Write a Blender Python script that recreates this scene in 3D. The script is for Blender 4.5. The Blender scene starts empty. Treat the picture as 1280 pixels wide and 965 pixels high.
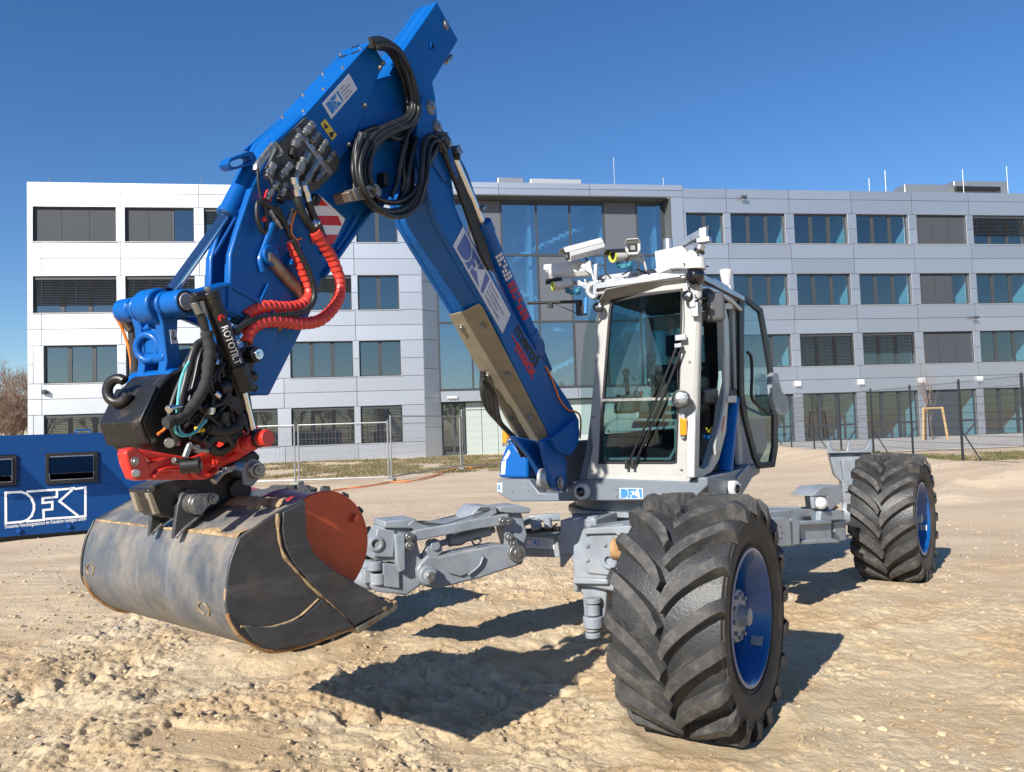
import bpy, bmesh, math, random
import numpy as np
from mathutils import Vector, Matrix
random.seed(7)
sc = bpy.context.scene
col = sc.collection
R = math.radians
V = Vector
# ---------------------------------------------------------------- camera
CAM = V((0, 0, 1.56)); FPX = 1000.0; CX, CY = 640.0, 482.5
PITCH = R(2.8); ROLL = -0.033
cd = bpy.data.cameras.new('camera'); cam = bpy.data.objects.new('camera', cd); col.objects.link(cam)
CM = Matrix.Rotation(math.pi/2 + PITCH, 3, 'X') @ Matrix.Rotation(ROLL, 3, 'Z')
cam.matrix_world = Matrix.Translation(CAM) @ CM.to_4x4()
cd.sensor_width = 36; cd.lens = 36*FPX/1280; cd.clip_start = 0.05; cd.clip_end = 3000
sc.camera = cam
# ---------------------------------------------------------------- world, sun
SUN_AZ = R(212.5); SUN_EL = R(31.0)       # azimuth from +Y towards +X
w = bpy.data.worlds.new('World'); sc.world = w; w.use_nodes = True
nt = w.node_tree; bg = nt.nodes['Background']
sky = nt.nodes.new('ShaderNodeTexSky'); sky.sky_type = 'NISHITA'; sky.sun_disc = False
sky.sun_elevation = SUN_EL; sky.sun_rotation = SUN_AZ
sky.air_density = 1.0; sky.dust_density = 0.2; sky.ozone_density = 4.5; sky.altitude = 30
hs = nt.nodes.new('ShaderNodeHueSaturation'); hs.inputs['Saturation'].default_value = 1.19; hs.inputs['Hue'].default_value = 0.506
nt.links.new(sky.outputs[0], hs.inputs['Color']); nt.links.new(hs.outputs[0], bg.inputs['Color']); bg.inputs['Strength'].default_value = 0.086
sd = bpy.data.lights.new('sun', 'SUN'); sd.energy = 4.8; sd.angle = R(0.53); sd.color = (1, .95, .87)
sun = bpy.data.objects.new('sun', sd); col.objects.link(sun)
TO_SUN = V((math.sin(SUN_AZ)*math.cos(SUN_EL), math.cos(SUN_AZ)*math.cos(SUN_EL), math.sin(SUN_EL)))
sun.rotation_euler = TO_SUN.to_track_quat('Z', 'Y').to_euler()
sun.location = (0, 0, 30)
sc.view_settings.view_transform = 'Standard'; sc.view_settings.look = 'None'
sc.view_settings.exposure = 0.62; sc.view_settings.gamma = 1.0
sc.view_settings.use_curve_mapping = False
# ---------------------------------------------------------------- pixel -> point on a real plane
def ray(x, y): return CM @ V(((x-CX)/FPX, -(y-CY)/FPX, -1))
def onp(x, y, p0, n):
    d = ray(x, y); return CAM + d*(n.dot(p0-CAM)/n.dot(d))
def atY(x, y, Y): return onp(x, y, V((0, Y, 0)), V((0, 1, 0)))
def gz(x, y, z=0): return onp(x, y, V((0, 0, z)), V((0, 0, 1)))
# machine frame: U to the right of the picture, F forward (towards the camera), z up
AU = R(29)
U = V((math.cos(AU), -math.sin(AU), 0)); F = V((-math.sin(AU), -math.cos(AU), 0)); Z = V((0, 0, 1))
PC = atY(800, 480, 5.7); PC.z = 0
def W(s, t, z): return PC + s*U + t*F + z*Z
def stz(p): q = p - PC; return (q.dot(U), q.dot(F), p.z)
def S(s, x, y): return onp(x, y, PC + s*U, U)
def T(t, x, y): return onp(x, y, PC + t*F, F)
def Ss(s, pts): return [S(s, *p) for p in pts]
def Ts(t, pts): return [T(t, *p) for p in pts]
# ---------------------------------------------------------------- mesh builder
def catmull(pts, n=6):
    pts = [V(p) for p in pts]
    if len(pts) < 3: return pts
    P = [2*pts[0]-pts[1]] + pts + [2*pts[-1]-pts[-2]]
    out = []
    for i in range(1, len(P)-2):
        a, b, c, d = P[i-1], P[i], P[i+1], P[i+2]
        for k in range(n):
            t = k/n
            out.append(0.5*((2*b)+(c-a)*t+(2*a-5*b+4*c-d)*t*t+(3*b-a-3*c+d)*t**3))
    out.append(pts[-1]); return out
def basis(d):
    d = d.normalized(); u = d.cross(Z if abs(d.z) < .95 else V((1, 0, 0))).normalized(); return d, u, u.cross(d).normalized()
ORG = {}
class MB:
    def __init__(s): s.v = []; s.f = []; s.mi = []; s.m = 0
    def add(s, vs, fs):
        o = len(s.v); s.v += [tuple(x) for x in vs]; s.f += [tuple(i+o for i in f) for f in fs]; s.mi += [s.m]*len(fs); return s
    def box(s, c, e, X=V((1, 0, 0)), Y=V((0, 1, 0)), Zz=V((0, 0, 1))):
        c = V(c); vs = [c+X*(e[0]/2*i)+Y*(e[1]/2*j)+Zz*(e[2]/2*k) for i in (-1, 1) for j in (-1, 1) for k in (-1, 1)]
        return s.add(vs, [(0, 1, 3, 2), (4, 6, 7, 5), (0, 4, 5, 1), (2, 3, 7, 6), (0, 2, 6, 4), (1, 5, 7, 3)])
    def ubox(s, s0, s1, t0, t1, z0, z1):
        return s.box(W((s0+s1)/2, (t0+t1)/2, (z0+z1)/2), (abs(s1-s0), abs(t1-t0), abs(z1-z0)), U, F, Z)
    def prism(s, pts, ext):
        n = len(pts); a = [V(p) for p in pts]; b = [p+ext for p in a]
        return s.add(a+b, [tuple(range(n)), tuple(range(2*n-1, n-1, -1))]+[(i, i+n, (i+1) % n+n, (i+1) % n) for i in range(n)])
    def sheet(s, path, ext, th):              # bent sheet: open path swept by ext, thickness th to the left
        n = len(path); e = ext.normalized(); off = []
        for i in range(n):
            d = (path[min(i+1, n-1)]-path[max(i-1, 0)]).normalized(); off.append(path[i]+d.cross(e)*th)
        vs = path+[p+ext for p in path]+off+[p+ext for p in off]; fs = []
        for i in range(n-1):
            fs += [(i, i+1, i+1+n, i+n), (2*n+i, 3*n+i, 3*n+i+1, 2*n+i+1), (i, 2*n+i, 2*n+i+1, i+1), (n+i, n+i+1, 3*n+i+1, 3*n+i)]
        fs += [(0, n, 3*n, 2*n), (n-1, 3*n-1, 4*n-1, 2*n-1)]
        return s.add(vs, fs)
    def cyl(s, a, b, r, r2=None, n=16):
        a, b = V(a), V(b); r2 = r if r2 is None else r2; d, u, v = basis(b-a)
        vs = [a+(u*math.cos(k*2*math.pi/n)+v*math.sin(k*2*math.pi/n))*r for k in range(n)]+[b+(u*math.cos(k*2*math.pi/n)+v*math.sin(k*2*math.pi/n))*r2 for k in range(n)]
        return s.add(vs, [tuple(range(n-1, -1, -1)), tuple(range(n, 2*n))]+[(k, (k+1) % n, (k+1) % n+n, k+n) for k in range(n)])
    def tube(s, pts, r, n=8, sub=6, rf=None):
        p = catmull(pts, sub); m = len(p); vs = []; fs = []; pu = None; L = 0
        for i in range(m):
            d = (p[min(i+1, m-1)]-p[max(i-1, 0)]).normalized()
            if pu is None: _, u, _ = basis(d)
            else: u = (pu-d*pu.dot(d)).normalized()
            pu = u; v = d.cross(u)
            if i: L += (p[i]-p[i-1]).length
            rr = r if rf is None else rf(L)
            vs += [p[i]+(u*math.cos(k*2*math.pi/n)+v*math.sin(k*2*math.pi/n))*rr for k in range(n)]
        for i in range(m-1):
            for k in range(n): fs.append((i*n+k, i*n+(k+1) % n, (i+1)*n+(k+1) % n, (i+1)*n+k))
        fs += [tuple(range(n-1, -1, -1)), tuple(range((m-1)*n, m*n))]
        return s.add(vs, fs)
    def lathe(s, o, ax, prof, n=32, closed=False, cap=True):
        o = V(o); d, u, v = basis(ax); vs = []; fs = []; m = len(prof)
        for h, r in prof:
            vs += [o+d*h+(u*math.cos(k*2*math.pi/n)+v*math.sin(k*2*math.pi/n))*r for k in range(n)]
        for i in range(m if closed else m-1):
            j = (i+1) % m
            for k in range(n): fs.append((i*n+k, i*n+(k+1) % n, j*n+(k+1) % n, j*n+k))
        if not closed and cap:
            if prof[0][1] > 0: fs.append(tuple(range(n-1, -1, -1)))
            if prof[-1][1] > 0: fs.append(tuple(range((m-1)*n, m*n)))
        return s.add(vs, fs)
    def sphere(s, o, r, n=16, ax=Z, a0=-90, a1=90):
        pr = [(r*math.sin(R(a0+(a1-a0)*i/10)), max(1e-4, r*math.cos(R(a0+(a1-a0)*i/10)))) for i in range(11)]
        return s.lathe(o, ax, pr, n)
    def torus(s, o, ax, Rr, r, n=24, m=8, a0=0, a1=360, ref=None):
        o = V(o); d, u, v = basis(ax)
        if ref is not None: u = (ref-d*ref.dot(d)).normalized(); v = d.cross(u)
        full = a1-a0 >= 359; k = n if full else n+1; vs = []; fs = []
        for i in range(k):
            a = R(a0+(a1-a0)*i/n); e = u*math.cos(a)+v*math.sin(a)
            for j in range(m):
                b = 2*math.pi*j/m; vs.append(o+e*(Rr+r*math.cos(b))+d*r*math.sin(b))
        for i in range(n):
            i2 = (i+1) % k
            for j in range(m): fs.append((i*m+j, i2*m+j, i2*m+(j+1) % m, i*m+(j+1) % m))
        if not full: fs += [tuple(range(m)), tuple(range((k-1)*m, k*m))]
        return s.add(vs, fs)
    def flat(s, pts): return s.add(pts, [tuple(range(len(pts)))])
    def build(s, name, mat, parent=None, bevel=0, smooth=32, recalc=True, seg=2):
        o0 = ORG.get(parent.name, V((0, 0, 0))) if parent else V((0, 0, 0))
        me = bpy.data.meshes.new(name)
        me.from_pydata([(x-o0.x, y-o0.y, z-o0.z) for x, y, z in s.v], [], s.f)
        mats = mat if isinstance(mat, (list, tuple)) else [mat]
        for m in mats: me.materials.append(m)
        if len(mats) > 1: me.polygons.foreach_set('material_index', s.mi)
        if recalc:
            b = bmesh.new(); b.from_mesh(me); bmesh.ops.recalc_face_normals(b, faces=b.faces); b.to_mesh(me); b.free()
        if smooth:
            me.polygons.foreach_set('use_smooth', [True]*len(me.polygons)); me.set_sharp_from_angle(angle=R(smooth))
        o = bpy.data.objects.new(name, me); col.objects.link(o)
        if parent: o.parent = parent; ORG[o.name] = o0
        if bevel:
            bm = o.modifiers.new('bevel', 'BEVEL'); bm.width = bevel; bm.segments = seg; bm.limit_method = 'ANGLE'; bm.angle_limit = R(40)
            bm.use_clamp_overlap = True
        return o
def thing(name, label, cat, loc, group=None):
    o = bpy.data.objects.new(name, None); col.objects.link(o); o.location = loc; o.empty_display_size = .3
    o['label'] = label; o['category'] = cat
    if group: o['group'] = group
    ORG[o.name] = V(loc); return o
def tag(o, label=None, cat=None, group=None, kind=None):
    if label: o['label'] = label
    if cat: o['category'] = cat
    if group: o['group'] = group
    if kind: o['kind'] = kind
    return o
_tc = {}
def text2d(body, align='LEFT', bold=0.0):
    k = (body, align, bold)
    if k not in _tc:
        c = bpy.data.curves.new('t', 'FONT'); c.body = body; c.align_x = align; c.offset = bold; c.resolution_u = 2
        o = bpy.data.objects.new('t', c); m = o.to_mesh()
        _tc[k] = ([v.co.copy() for v in m.vertices], [tuple(p.vertices) for p in m.polygons])
        o.to_mesh_clear(); bpy.data.objects.remove(o); bpy.data.curves.remove(c)
    return _tc[k]
def put_text(mb, body, o, ex, ey, width=None, height=None, bold=0.0):
    """flat lettering; o = lower left, ex/ey unit vectors"""
    vs, fs = text2d(body, 'LEFT', bold)
    x0 = min(v.x for v in vs); x1 = max(v.x for v in vs); y1 = max(v.y for v in vs); y0 = min(0, min(v.y for v in vs))
    sx = width/(x1-x0) if width else height/y1
    sy = height/y1 if height else sx
    mb.add([o+ex*((v.x-x0)*sx)+ey*(v.y*sy) for v in vs], fs); return mb
# ---------------------------------------------------------------- materials
def mat(name, base, rough=.5, metal=0, coat=0, spec=.5, c2=None, nscale=6, nlo=.4, nhi=.65, bump=0, bscale=60, dust=None, damt=.5, dscale=4, streak=None, updust=0, rot=0):
    m = bpy.data.materials.new(name); m.use_nodes = True; n = m.node_tree.nodes; l = m.node_tree.links
    b = n['Principled BSDF']; b.inputs['Roughness'].default_value = rough; b.inputs['Metallic'].default_value = metal
    b.inputs['Coat Weight'].default_value = coat; b.inputs['Coat Roughness'].default_value = .08; b.inputs['Specular IOR Level'].default_value = spec
    tc = n.new('ShaderNodeTexCoord'); cur = None
    def rgb(c): 
        q = n.new('ShaderNodeRGB'); q.outputs[0].default_value = (*c, 1); return q.outputs[0]
    cur = rgb(base)
    def noise(scale, det=5, rough_=.6, vec=None, dist=0):
        t = n.new('ShaderNodeTexNoise'); t.inputs['Scale'].default_value = scale; t.inputs['Detail'].default_value = det
        t.inputs['Roughness'].default_value = rough_; t.inputs['Distortion'].default_value = dist
        l.new(vec or tc.outputs['Object'], t.inputs['Vector']); return t.outputs['Fac']
    def ramp(x, lo, hi, a=0., b_=1.):
        r = n.new('ShaderNodeMapRange'); r.inputs[1].default_value = lo; r.inputs[2].default_value = hi; r.inputs[3].default_value = a; r.inputs[4].default_value = b_
        r.clamp = True; l.new(x, r.inputs[0]); return r.outputs[0]
    def mix(f, a, b_):
        x = n.new('ShaderNodeMix'); x.data_type = 'RGBA'; l.new(f, x.inputs[0]); l.new(a, x.inputs[6]); l.new(b_, x.inputs[7]); return x.outputs[2]
    if c2: cur = mix(ramp(noise(nscale), nlo, nhi), cur, rgb(c2))
    if streak:
        mp = n.new('ShaderNodeMapping'); mp.inputs['Scale'].default_value = streak[1]; m0 = n.new('ShaderNodeMapping'); m0.inputs['Rotation'].default_value = (0, 0, rot); l.new(tc.outputs['Object'], m0.inputs[0]); l.new(m0.outputs[0], mp.inputs[0])
        cur = mix(ramp(noise(1, 6, .7, mp.outputs[0], .4), streak[2], streak[3], 0, streak[4]), cur, rgb(streak[0]))
    if dust:
        f = ramp(noise(dscale, 8, .7), .62-.35*damt, .85-.25*damt, 0, damt)
        if updust:
            g = n.new('ShaderNodeNewGeometry'); sp = n.new('ShaderNodeSeparateXYZ'); l.new(g.outputs['Normal'], sp.inputs[0])
            u_ = ramp(sp.outputs[2], .25, .95, 1-updust, 1); ml = n.new('ShaderNodeMath'); ml.operation = 'MULTIPLY'; l.new(f, ml.inputs[0]); l.new(u_, ml.inputs[1]); f = ml.outputs[0]
        cur = mix(f, cur, rgb(dust))
        r_ = n.new('ShaderNodeMapRange'); r_.inputs[3].default_value = rough; r_.inputs[4].default_value = min(1, rough+.45); l.new(f, r_.inputs[0]); l.new(r_.outputs[0], b.inputs['Roughness'])
    l.new(cur, b.inputs['Base Color'])
    if bump:
        bp = n.new('ShaderNodeBump'); bp.inputs['Strength'].default_value = 1; bp.inputs['Distance'].default_value = bump
        l.new(noise(bscale, 6, .65), bp.inputs['Height']); l.new(bp.outputs[0], b.inputs['Normal'])
    return m
SAND = (.50, .365, .215)
M = {}
M['blue'] = mat('blue_paint', (.001, .104, .39), .38, coat=.06, spec=.35, c2=(.001, .092, .345), nscale=3, dust=(.26, .25, .24), damt=.12, dscale=6, updust=.4, bump=.0006, bscale=25)
M['blue_dark'] = mat('blue_enamel', (.002, .07, .29), .36, coat=.1)
M['grey'] = mat('grey_paint', (.255, .29, .33), .42, coat=.08, c2=(.19, .215, .245), nscale=5, dust=(.42, .33, .22), damt=.46, dscale=8, updust=.5, bump=.0008, bscale=40)
M['grey_body'] = mat('grey_body_paint', (.172, .198, .228), .38, coat=.08, c2=(.155, .18, .21), nscale=3, dust=SAND, damt=.15, dscale=7, bump=.0004)
M['white'] = mat('white_paint', (.43, .43, .405), .38, coat=.1, c2=(.39, .39, .37), nscale=5, dust=(.4, .33, .22), damt=.12, dscale=8)
M['white2'] = mat('white_plastic', (.58, .58, .57), .42, c2=(.52, .52, .51), nscale=9)
M['black'] = mat('black_paint', (.012, .012, .013), .38, dust=SAND, damt=.2, dscale=12, bump=.001, bscale=60)
M['blackp'] = mat('black_plastic', (.016, .016, .017), .45)
M['rubber_hose'] = mat('rubber_hose', (.014, .014, .014), .42, c2=(.025, .025, .024), nscale=20)
M['hose_wrap'] = mat('hose_wrap', (.03, .03, .03), .85, bump=.002, bscale=90)
M['red'] = mat('red_paint', (.60, .032, .022), .36, coat=.2, dust=SAND, damt=.22, dscale=14, updust=.4)
M['red_sleeve'] = mat('red_hose_sleeve', (.66, .05, .032), .40, c2=(.56, .04, .028), nscale=14, dust=(.3, .12, .07), damt=.25, dscale=20)
M['chrome'] = mat('chrome', (.72, .72, .72), .14, metal=1)
M['zinc'] = mat('zinc', (.40, .40, .385), .38, metal=.85, c2=(.25, .245, .23), nscale=35, dust=(.12, .10, .08), damt=.4, dscale=20)
M['alu'] = mat('aluminium', (.50, .51, .53), .36, metal=.8, c2=(.40, .41, .43), nscale=12)
M['steel_dirty'] = mat('worn_steel', (.30, .27, .22), .45, metal=.7, c2=(.17, .12, .08), nscale=18)
M['plate'] = mat('galvanised_plate', (.36, .31, .225), .55, metal=.35, c2=(.29, .255, .19), nscale=7, dust=(.42, .33, .2), damt=.35, dscale=5, bump=.001, bscale=30)
M['bucket'] = mat('bucket_steel', (.118, .134, .158), .46, metal=.25, c2=(.065, .078, .096), nscale=3, streak=((.34, .335, .325), (16, 1.1, 1.1), .54, .74, .38), dust=(.58, .45, .28), damt=.62, dscale=4.5, updust=.45, bump=.0012, bscale=26, rot=R(40))
M['bucket_shaded'] = mat('bucket_steel_shaded', (.070, .073, .080), .42, metal=.25, c2=(.045, .046, .050), nscale=4, streak=((.26, .24, .215), (1.6, 1.6, 13), .54, .76, .4), dust=(.40, .28, .15), damt=.22, dscale=7, bump=.0012, bscale=30, rot=R(40))  # same steel as the bucket, shade on its end put into a darker colour
M['weld_sand'] = mat('sand_in_weld', (.44, .31, .17), .9, c2=(.2, .13, .07), nscale=30, bump=.006, bscale=40)
M['edge_rust'] = mat('rusty_edge', (.30, .14, .05), .8, c2=(.42, .27, .13), nscale=16, bump=.003, bscale=50)
M['tyre'] = mat('tyre_rubber', (.026, .027, .029), .40, spec=.5, c2=(.038, .039, .041), nscale=5, dust=(.20, .185, .165), damt=.26, dscale=8, bump=.003, bscale=55)
M['tyre_lug'] = mat('tyre_lug_rubber', (.042, .042, .043), .62, spec=.4, c2=(.068, .066, .063), nscale=9, dust=(.27, .235, .185), damt=.42, dscale=16, bump=.003, bscale=60)
M['tyre_side'] = mat('tyre_sidewall', (.045, .043, .040), .7, spec=.3, c2=(.07, .062, .052), nscale=7, dust=(.20, .16, .115), damt=.5, dscale=5, bump=.002, bscale=70)
M['rim'] = mat('rim_blue', (.002, .075, .27), .3, coat=.5, dust=SAND, damt=.2, dscale=10)
M['drum_red'] = mat('drum_red', (.55, .035, .02), .35, coat=.2, dust=SAND, damt=.12, dscale=9)
M['drum_end'] = mat('drum_end', (.60, .095, .025), .5, c2=(.46, .07, .02), nscale=5, dust=(.3, .15, .08), damt=.15)
M['orange_lens'] = mat('orange_lens', (.85, .27, .01), .25, coat=.5)
M['orange'] = mat('orange_cable', (.85, .22, .03), .5)
M['cyan'] = mat('cyan_cable', (.10, .42, .45), .5)
M['yellow'] = mat('yellow_sticker', (.80, .52, .03), .5)
M['lime'] = mat('lime_ring', (.55, .62, .08), .45)
M['sticker'] = mat('sticker_white', (.66, .67, .72), .35)
M['ink'] = mat('ink_dark', (.02, .022, .03), .5)
M['ink_blue'] = mat('ink_blue', (.09, .13, .36), .4)
M['logo_blue'] = mat('logo_blue', (.05, .22, .58), .4)
M['ink_red'] = mat('ink_red', (.62, .02, .025), .4)
M['ink_white'] = mat('ink_white', (.8, .8, .8), .5)
M['teal_plastic'] = mat('teal_plastic', (.01, .14, .2), .4)
M['mirror_grey'] = mat('mirror_shell', (.11, .11, .115), .4, c2=(.095, .095, .1), nscale=8)
M['seat'] = mat('seat_cloth', (.012, .012, .014), .9, bump=.002, bscale=120)
M['cab_inner'] = mat('cab_inner', (.022, .024, .027), .7)
M['lampglass'] = mat('lamp_reflector', (.38, .39, .40), .10, metal=1, c2=(.12, .12, .125), nscale=45, bump=.006, bscale=60)
M['darkglass'] = mat('dark_glass', (.006, .006, .008), .04, coat=.6)
def glass(name, tint, fac, rough=0.0, gl=(1, 1, 1)):
    m = bpy.data.materials.new(name); m.use_nodes = True; n = m.node_tree.nodes; l = m.node_tree.links
    n.remove(n['Principled BSDF']); out = n['Material Output']
    t = n.new('ShaderNodeBsdfTransparent'); t.inputs[0].default_value = (*tint, 1)
    g = n.new('ShaderNodeBsdfGlossy'); g.inputs['Roughness'].default_value = rough; g.inputs['Color'].default_value = (*gl, 1)
    fr = n.new('ShaderNodeFresnel'); fr.inputs['IOR'].default_value = 1.5
    mr = n.new('ShaderNodeMapRange'); mr.inputs[1].default_value = .04; mr.inputs[2].default_value = 1; mr.inputs[3].default_value = fac; mr.inputs[4].default_value = 1
    l.new(fr.outputs[0], mr.inputs[0]); ge = n.new('ShaderNodeNewGeometry'); bk_ = n.new('ShaderNodeMix'); l.new(ge.outputs['Backfacing'], bk_.inputs[0]); l.new(mr.outputs[0], bk_.inputs[2]); bk_.inputs[3].default_value = .04; mx = n.new('ShaderNodeMixShader'); l.new(bk_.outputs[0], mx.inputs[0]); l.new(t.outputs[0], mx.inputs[1]); l.new(g.outputs[0], mx.inputs[2])
    l.new(mx.outputs[0], out.inputs['Surface']); return m
M['cabglass'] = glass('cab_glass', (.55, .69, .70), .045)
M['bglass'] = glass('window_glass', (.62, .83, .90), .18)
M['cwglass'] = glass('curtain_glass', (.55, .76, .88), .34, gl=(.88, .95, 1))
M['sideglass'] = glass('side_glass', (.62, .74, .74), .22)
M['acrylic'] = glass('acrylic_flap', (.62, .66, .72), .12)
# building
def panel_mat(name, base):
    m = mat(name, base, .40, metal=.86, spec=.5)
    n = m.node_tree.nodes; l = m.node_tree.links; b = n['Principled BSDF']
    oi = n.new('ShaderNodeObjectInfo'); mr = n.new('ShaderNodeMapRange'); mr.inputs[3].default_value = .92; mr.inputs[4].default_value = 1.05
    l.new(oi.outputs['Random'], mr.inputs[0]); mx = n.new('ShaderNodeMix'); mx.data_type = 'RGBA'; mx.blend_type = 'MULTIPLY'; mx.inputs[0].default_value = 1
    src = b.inputs['Base Color'].links[0].from_socket; l.new(src, mx.inputs[6])
    cb = n.new('ShaderNodeCombineColor'); [l.new(mr.outputs[0], cb.inputs[i]) for i in range(3)]; l.new(cb.outputs[0], mx.inputs[7]); l.new(mx.outputs[2], b.inputs['Base Color'])
    nz = n.new('ShaderNodeTexNoise'); nz.inputs['Scale'].default_value = .8; tc = n.new('ShaderNodeTexCoord'); l.new(tc.outputs['Object'], nz.inputs['Vector'])
    bp = n.new('ShaderNodeBump'); bp.inputs['Distance'].default_value = .012; bp.inputs['Strength'].default_value = .5; l.new(nz.outputs['Fac'], bp.inputs['Height']); l.new(bp.outputs[0], b.inputs['Normal'])
    return m
M['panel'] = panel_mat('metal_cladding', (.565, .58, .61))
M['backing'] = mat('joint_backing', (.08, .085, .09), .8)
M['frame'] = mat('window_frame', (.045, .05, .055), .45)
M['sill'] = mat('sill_metal', (.45, .46, .47), .45, metal=.4)
M['blind'] = mat('blind_slat', (.06, .064, .07), .5, metal=.3)
M['screen'] = mat('fabric_screen', (.046, .052, .062), .8)
M['greypanel'] = mat('grey_infill_panel', (.12, .13, .148), .45, metal=.2)
M['inner'] = mat('interior_plaster', (.55, .56, .56), .9)
M['innerdark'] = mat('interior_floor', (.12, .12, .12), .9)
M['palegreen'] = mat('entrance_panel', (.40, .45, .42), .6)
M['concrete'] = mat('concrete', (.36, .34, .31), .85, c2=(.28, .27, .25), nscale=8, bump=.004)
M['galv'] = mat('galvanised', (.40, .41, .42), .4, metal=.7, c2=(.32, .33, .34), nscale=15)
M['green_post'] = mat('anthracite_coating', (.022, .026, .030), .5)
M['wood'] = mat('stake_wood', (.50, .34, .17), .8, c2=(.40, .26, .12), nscale=20)
M['bark'] = mat('bark', (.17, .13, .10), .9, c2=(.11, .085, .065), nscale=14)
M['twig'] = mat('twig', (.22, .15, .11), .9)
M['container'] = mat('container_blue', (.002, .05, .19), .5, spec=.25, c2=(.002, .044, .172), nscale=2, bump=.0012, bscale=50, dust=SAND, damt=.06)
# ================================================================ GROUND
def vn(x, y, seed):
    xi = np.floor(x).astype(np.int64); yi = np.floor(y).astype(np.int64); fx = x-xi; fy = y-yi
    def h(a, b):
        n = (a*374761393 + b*668265263 + seed*1442695041) & 0xffffffff
        n = ((n ^ (n >> 13))*1274126177) & 0xffffffff
        return ((n ^ (n >> 16)) & 0xffff)/65535.0
    u = fx*fx*fx*(fx*(fx*6-15)+10); v = fy*fy*fy*(fy*(fy*6-15)+10)
    return (h(xi, yi)*(1-u)+h(xi+1, yi)*u)*(1-v)+(h(xi, yi+1)*(1-u)+h(xi+1, yi+1)*u)*v
def fbm(x, y, f, seed, o=4, g=.5, lac=2.03):
    a = 1; s = 0; t = 0
    for i in range(o):
        c, q = math.cos(i*1.1), math.sin(i*1.1)
        s = s+a*vn((x*c-y*q)*f+i*17.3, (x*q+y*c)*f-i*9.1, seed+i); t += a; a *= g; f *= lac
    return s/t
def ss(a, b, x): t = np.clip((x-a)/(b-a), 0, 1); return t*t*(3-2*t)
CFa = R(34); CF = V((-math.sin(CFa), -math.cos(CFa), 0)); CU = V((math.cos(CFa), -math.sin(CFa), 0))
WHEELS = [(.93, 4.10), (3.53, 7.62), (-1.66, 6.05), (1.15, 9.25)]
TR = gz(265, 935); 
def ground_h(x, y, want=False):
    near = 1-ss(7.0, 15.0, y); mid = 1-ss(12, 26, y)
    rough = .32+.68*(1-ss(.4, 2.0, x+.25*(y-4)))               # smoother sand to the right
    base = .14*(fbm(x, y, .35, 3, 3)-.5)*mid
    h = base.copy(); fresh = np.zeros_like(h)
    wx = x+.09*(fbm(x, y, 2.6, 71, 4)-.5); wy = y+.09*(fbm(x, y, 2.6, 72, 4)-.5)
    h = h + near*rough*.085*(fbm(wx, wy, 1.15, 11, 6, .54)-.5)
    mask = ss(.40, .60, fbm(x, y, 1.0, 33, 3)); fresh = np.maximum(fresh, .8*ss(.50, .64, fbm(x, y, 1.5, 34, 4)))
    for fr, amp, sd_, lo, hi in ((2.4, .014, 21, .50, .53), (4.4, .011, 31, .50, .53), (8.2, .0075, 36, .505, .54), (15., .0055, 41, .51, .55), (27., .0045, 46, .51, .56)):
        c = fbm(wx, wy, fr, sd_, 4, .58); led = ss(lo, hi, c)
        h = h + near*(.38+.62*rough)*amp*(led*(.4+.9*mask)+.7*(c-.5))
    c = fbm(wx, wy, 20, 51, 4, .75)
    h = h + near*(.35+.65*rough)*(0.0075*(c-.5)+.006*mask*ss(.55, .70, c))
    h = h + (1-near)*mid*.03*(fbm(x, y, 3, 61, 4)-.5)
    # tyre prints running past the bucket
    for ox, oy, seed in ((-.35, 4.9, 1), (.45, 5.3, 2), (-2.6, 5.6, 3)):
        du = (x-ox)*CF.x+(y-oy)*CF.y; dv = (x-ox)*CU.x+(y-oy)*CU.y + .12*np.sin(du*.7+seed)
        band = (1-ss(.20, .30, np.abs(dv)))*near*(1-ss(1.6, 2.6, np.abs(du)))*ss(.30, .55, fbm(x, y, 1.3, 77+seed, 3))
        pat = ss(-.1, .35, np.sin(2*math.pi*(du/.24+np.abs(dv)*1.9+.5*(dv > 0))))
        h = h-band*(.012+.032*pat)
    # scraped flat patch with a crumbled lip, lower left
    a = (x-TR.x)*.93-(y-TR.y)*.36; b = (x-TR.x)*.36+(y-TR.y)*.93
    jit = .10*(fbm(x, y, 4, 81, 5, .6)-.5)
    d = np.maximum(np.abs(a)-.40, np.abs(b+.02)-.16)+jit
    ins = 1-ss(-.012, .016, d); lip = np.exp(-((d-.10)/.09)**2)
    h = h*(1-ins)+ins*(base+.012+.02*a+.010*fbm(x, y, 2.5, 84, 3)+.002*(fbm(x, y, 24, 85, 3)-.5)) + lip*.030*(fbm(x, y, 9, 83, 5, .6))
    fresh = np.maximum(fresh, lip*1.2*fbm(x, y, 6, 86, 3)); fresh = np.maximum(fresh*(1-ins), ins*.55)
    for wx_, wy_ in WHEELS:
        dd = np.sqrt((x-wx_)**2+(y-wy_)**2); k = 1-ss(.30, .75, dd)
        h = h*(1-k)+k*.012 + .05*np.exp(-((dd-.48)/.12)**2)*(fbm(x, y, 6, 91, 4))
    h = h + .30*np.exp(-((x-11.0)/1.5)**2)*ss(11, 17, y)*(1-ss(36, 42, y))*(.8+.4*fbm(x, y, .8, 5, 3))   # bank under the right fence
    e_ = 15.5+1.6*(fbm(x, y*.3, .35, 6, 3)-.5)*4
    h = h + .17*np.exp(-((y-e_)/.55)**2)*ss(5.5, 8.5, x)*(1-ss(10.5, 12, x))*(.4+1.2*fbm(x, y, 2.2, 7, 4))
    return (h, fresh) if want else h
def axis_pts(lo, hi, step, out, grow):
    a = list(np.arange(lo, hi, step)); s = step
    while a[-1] < out: s *= grow; a.append(a[-1]+s)
    s = step; b = []
    x = lo
    while x > -out: s *= grow; x -= s; b.append(x)
    return np.array(b[::-1]+a)
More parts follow.
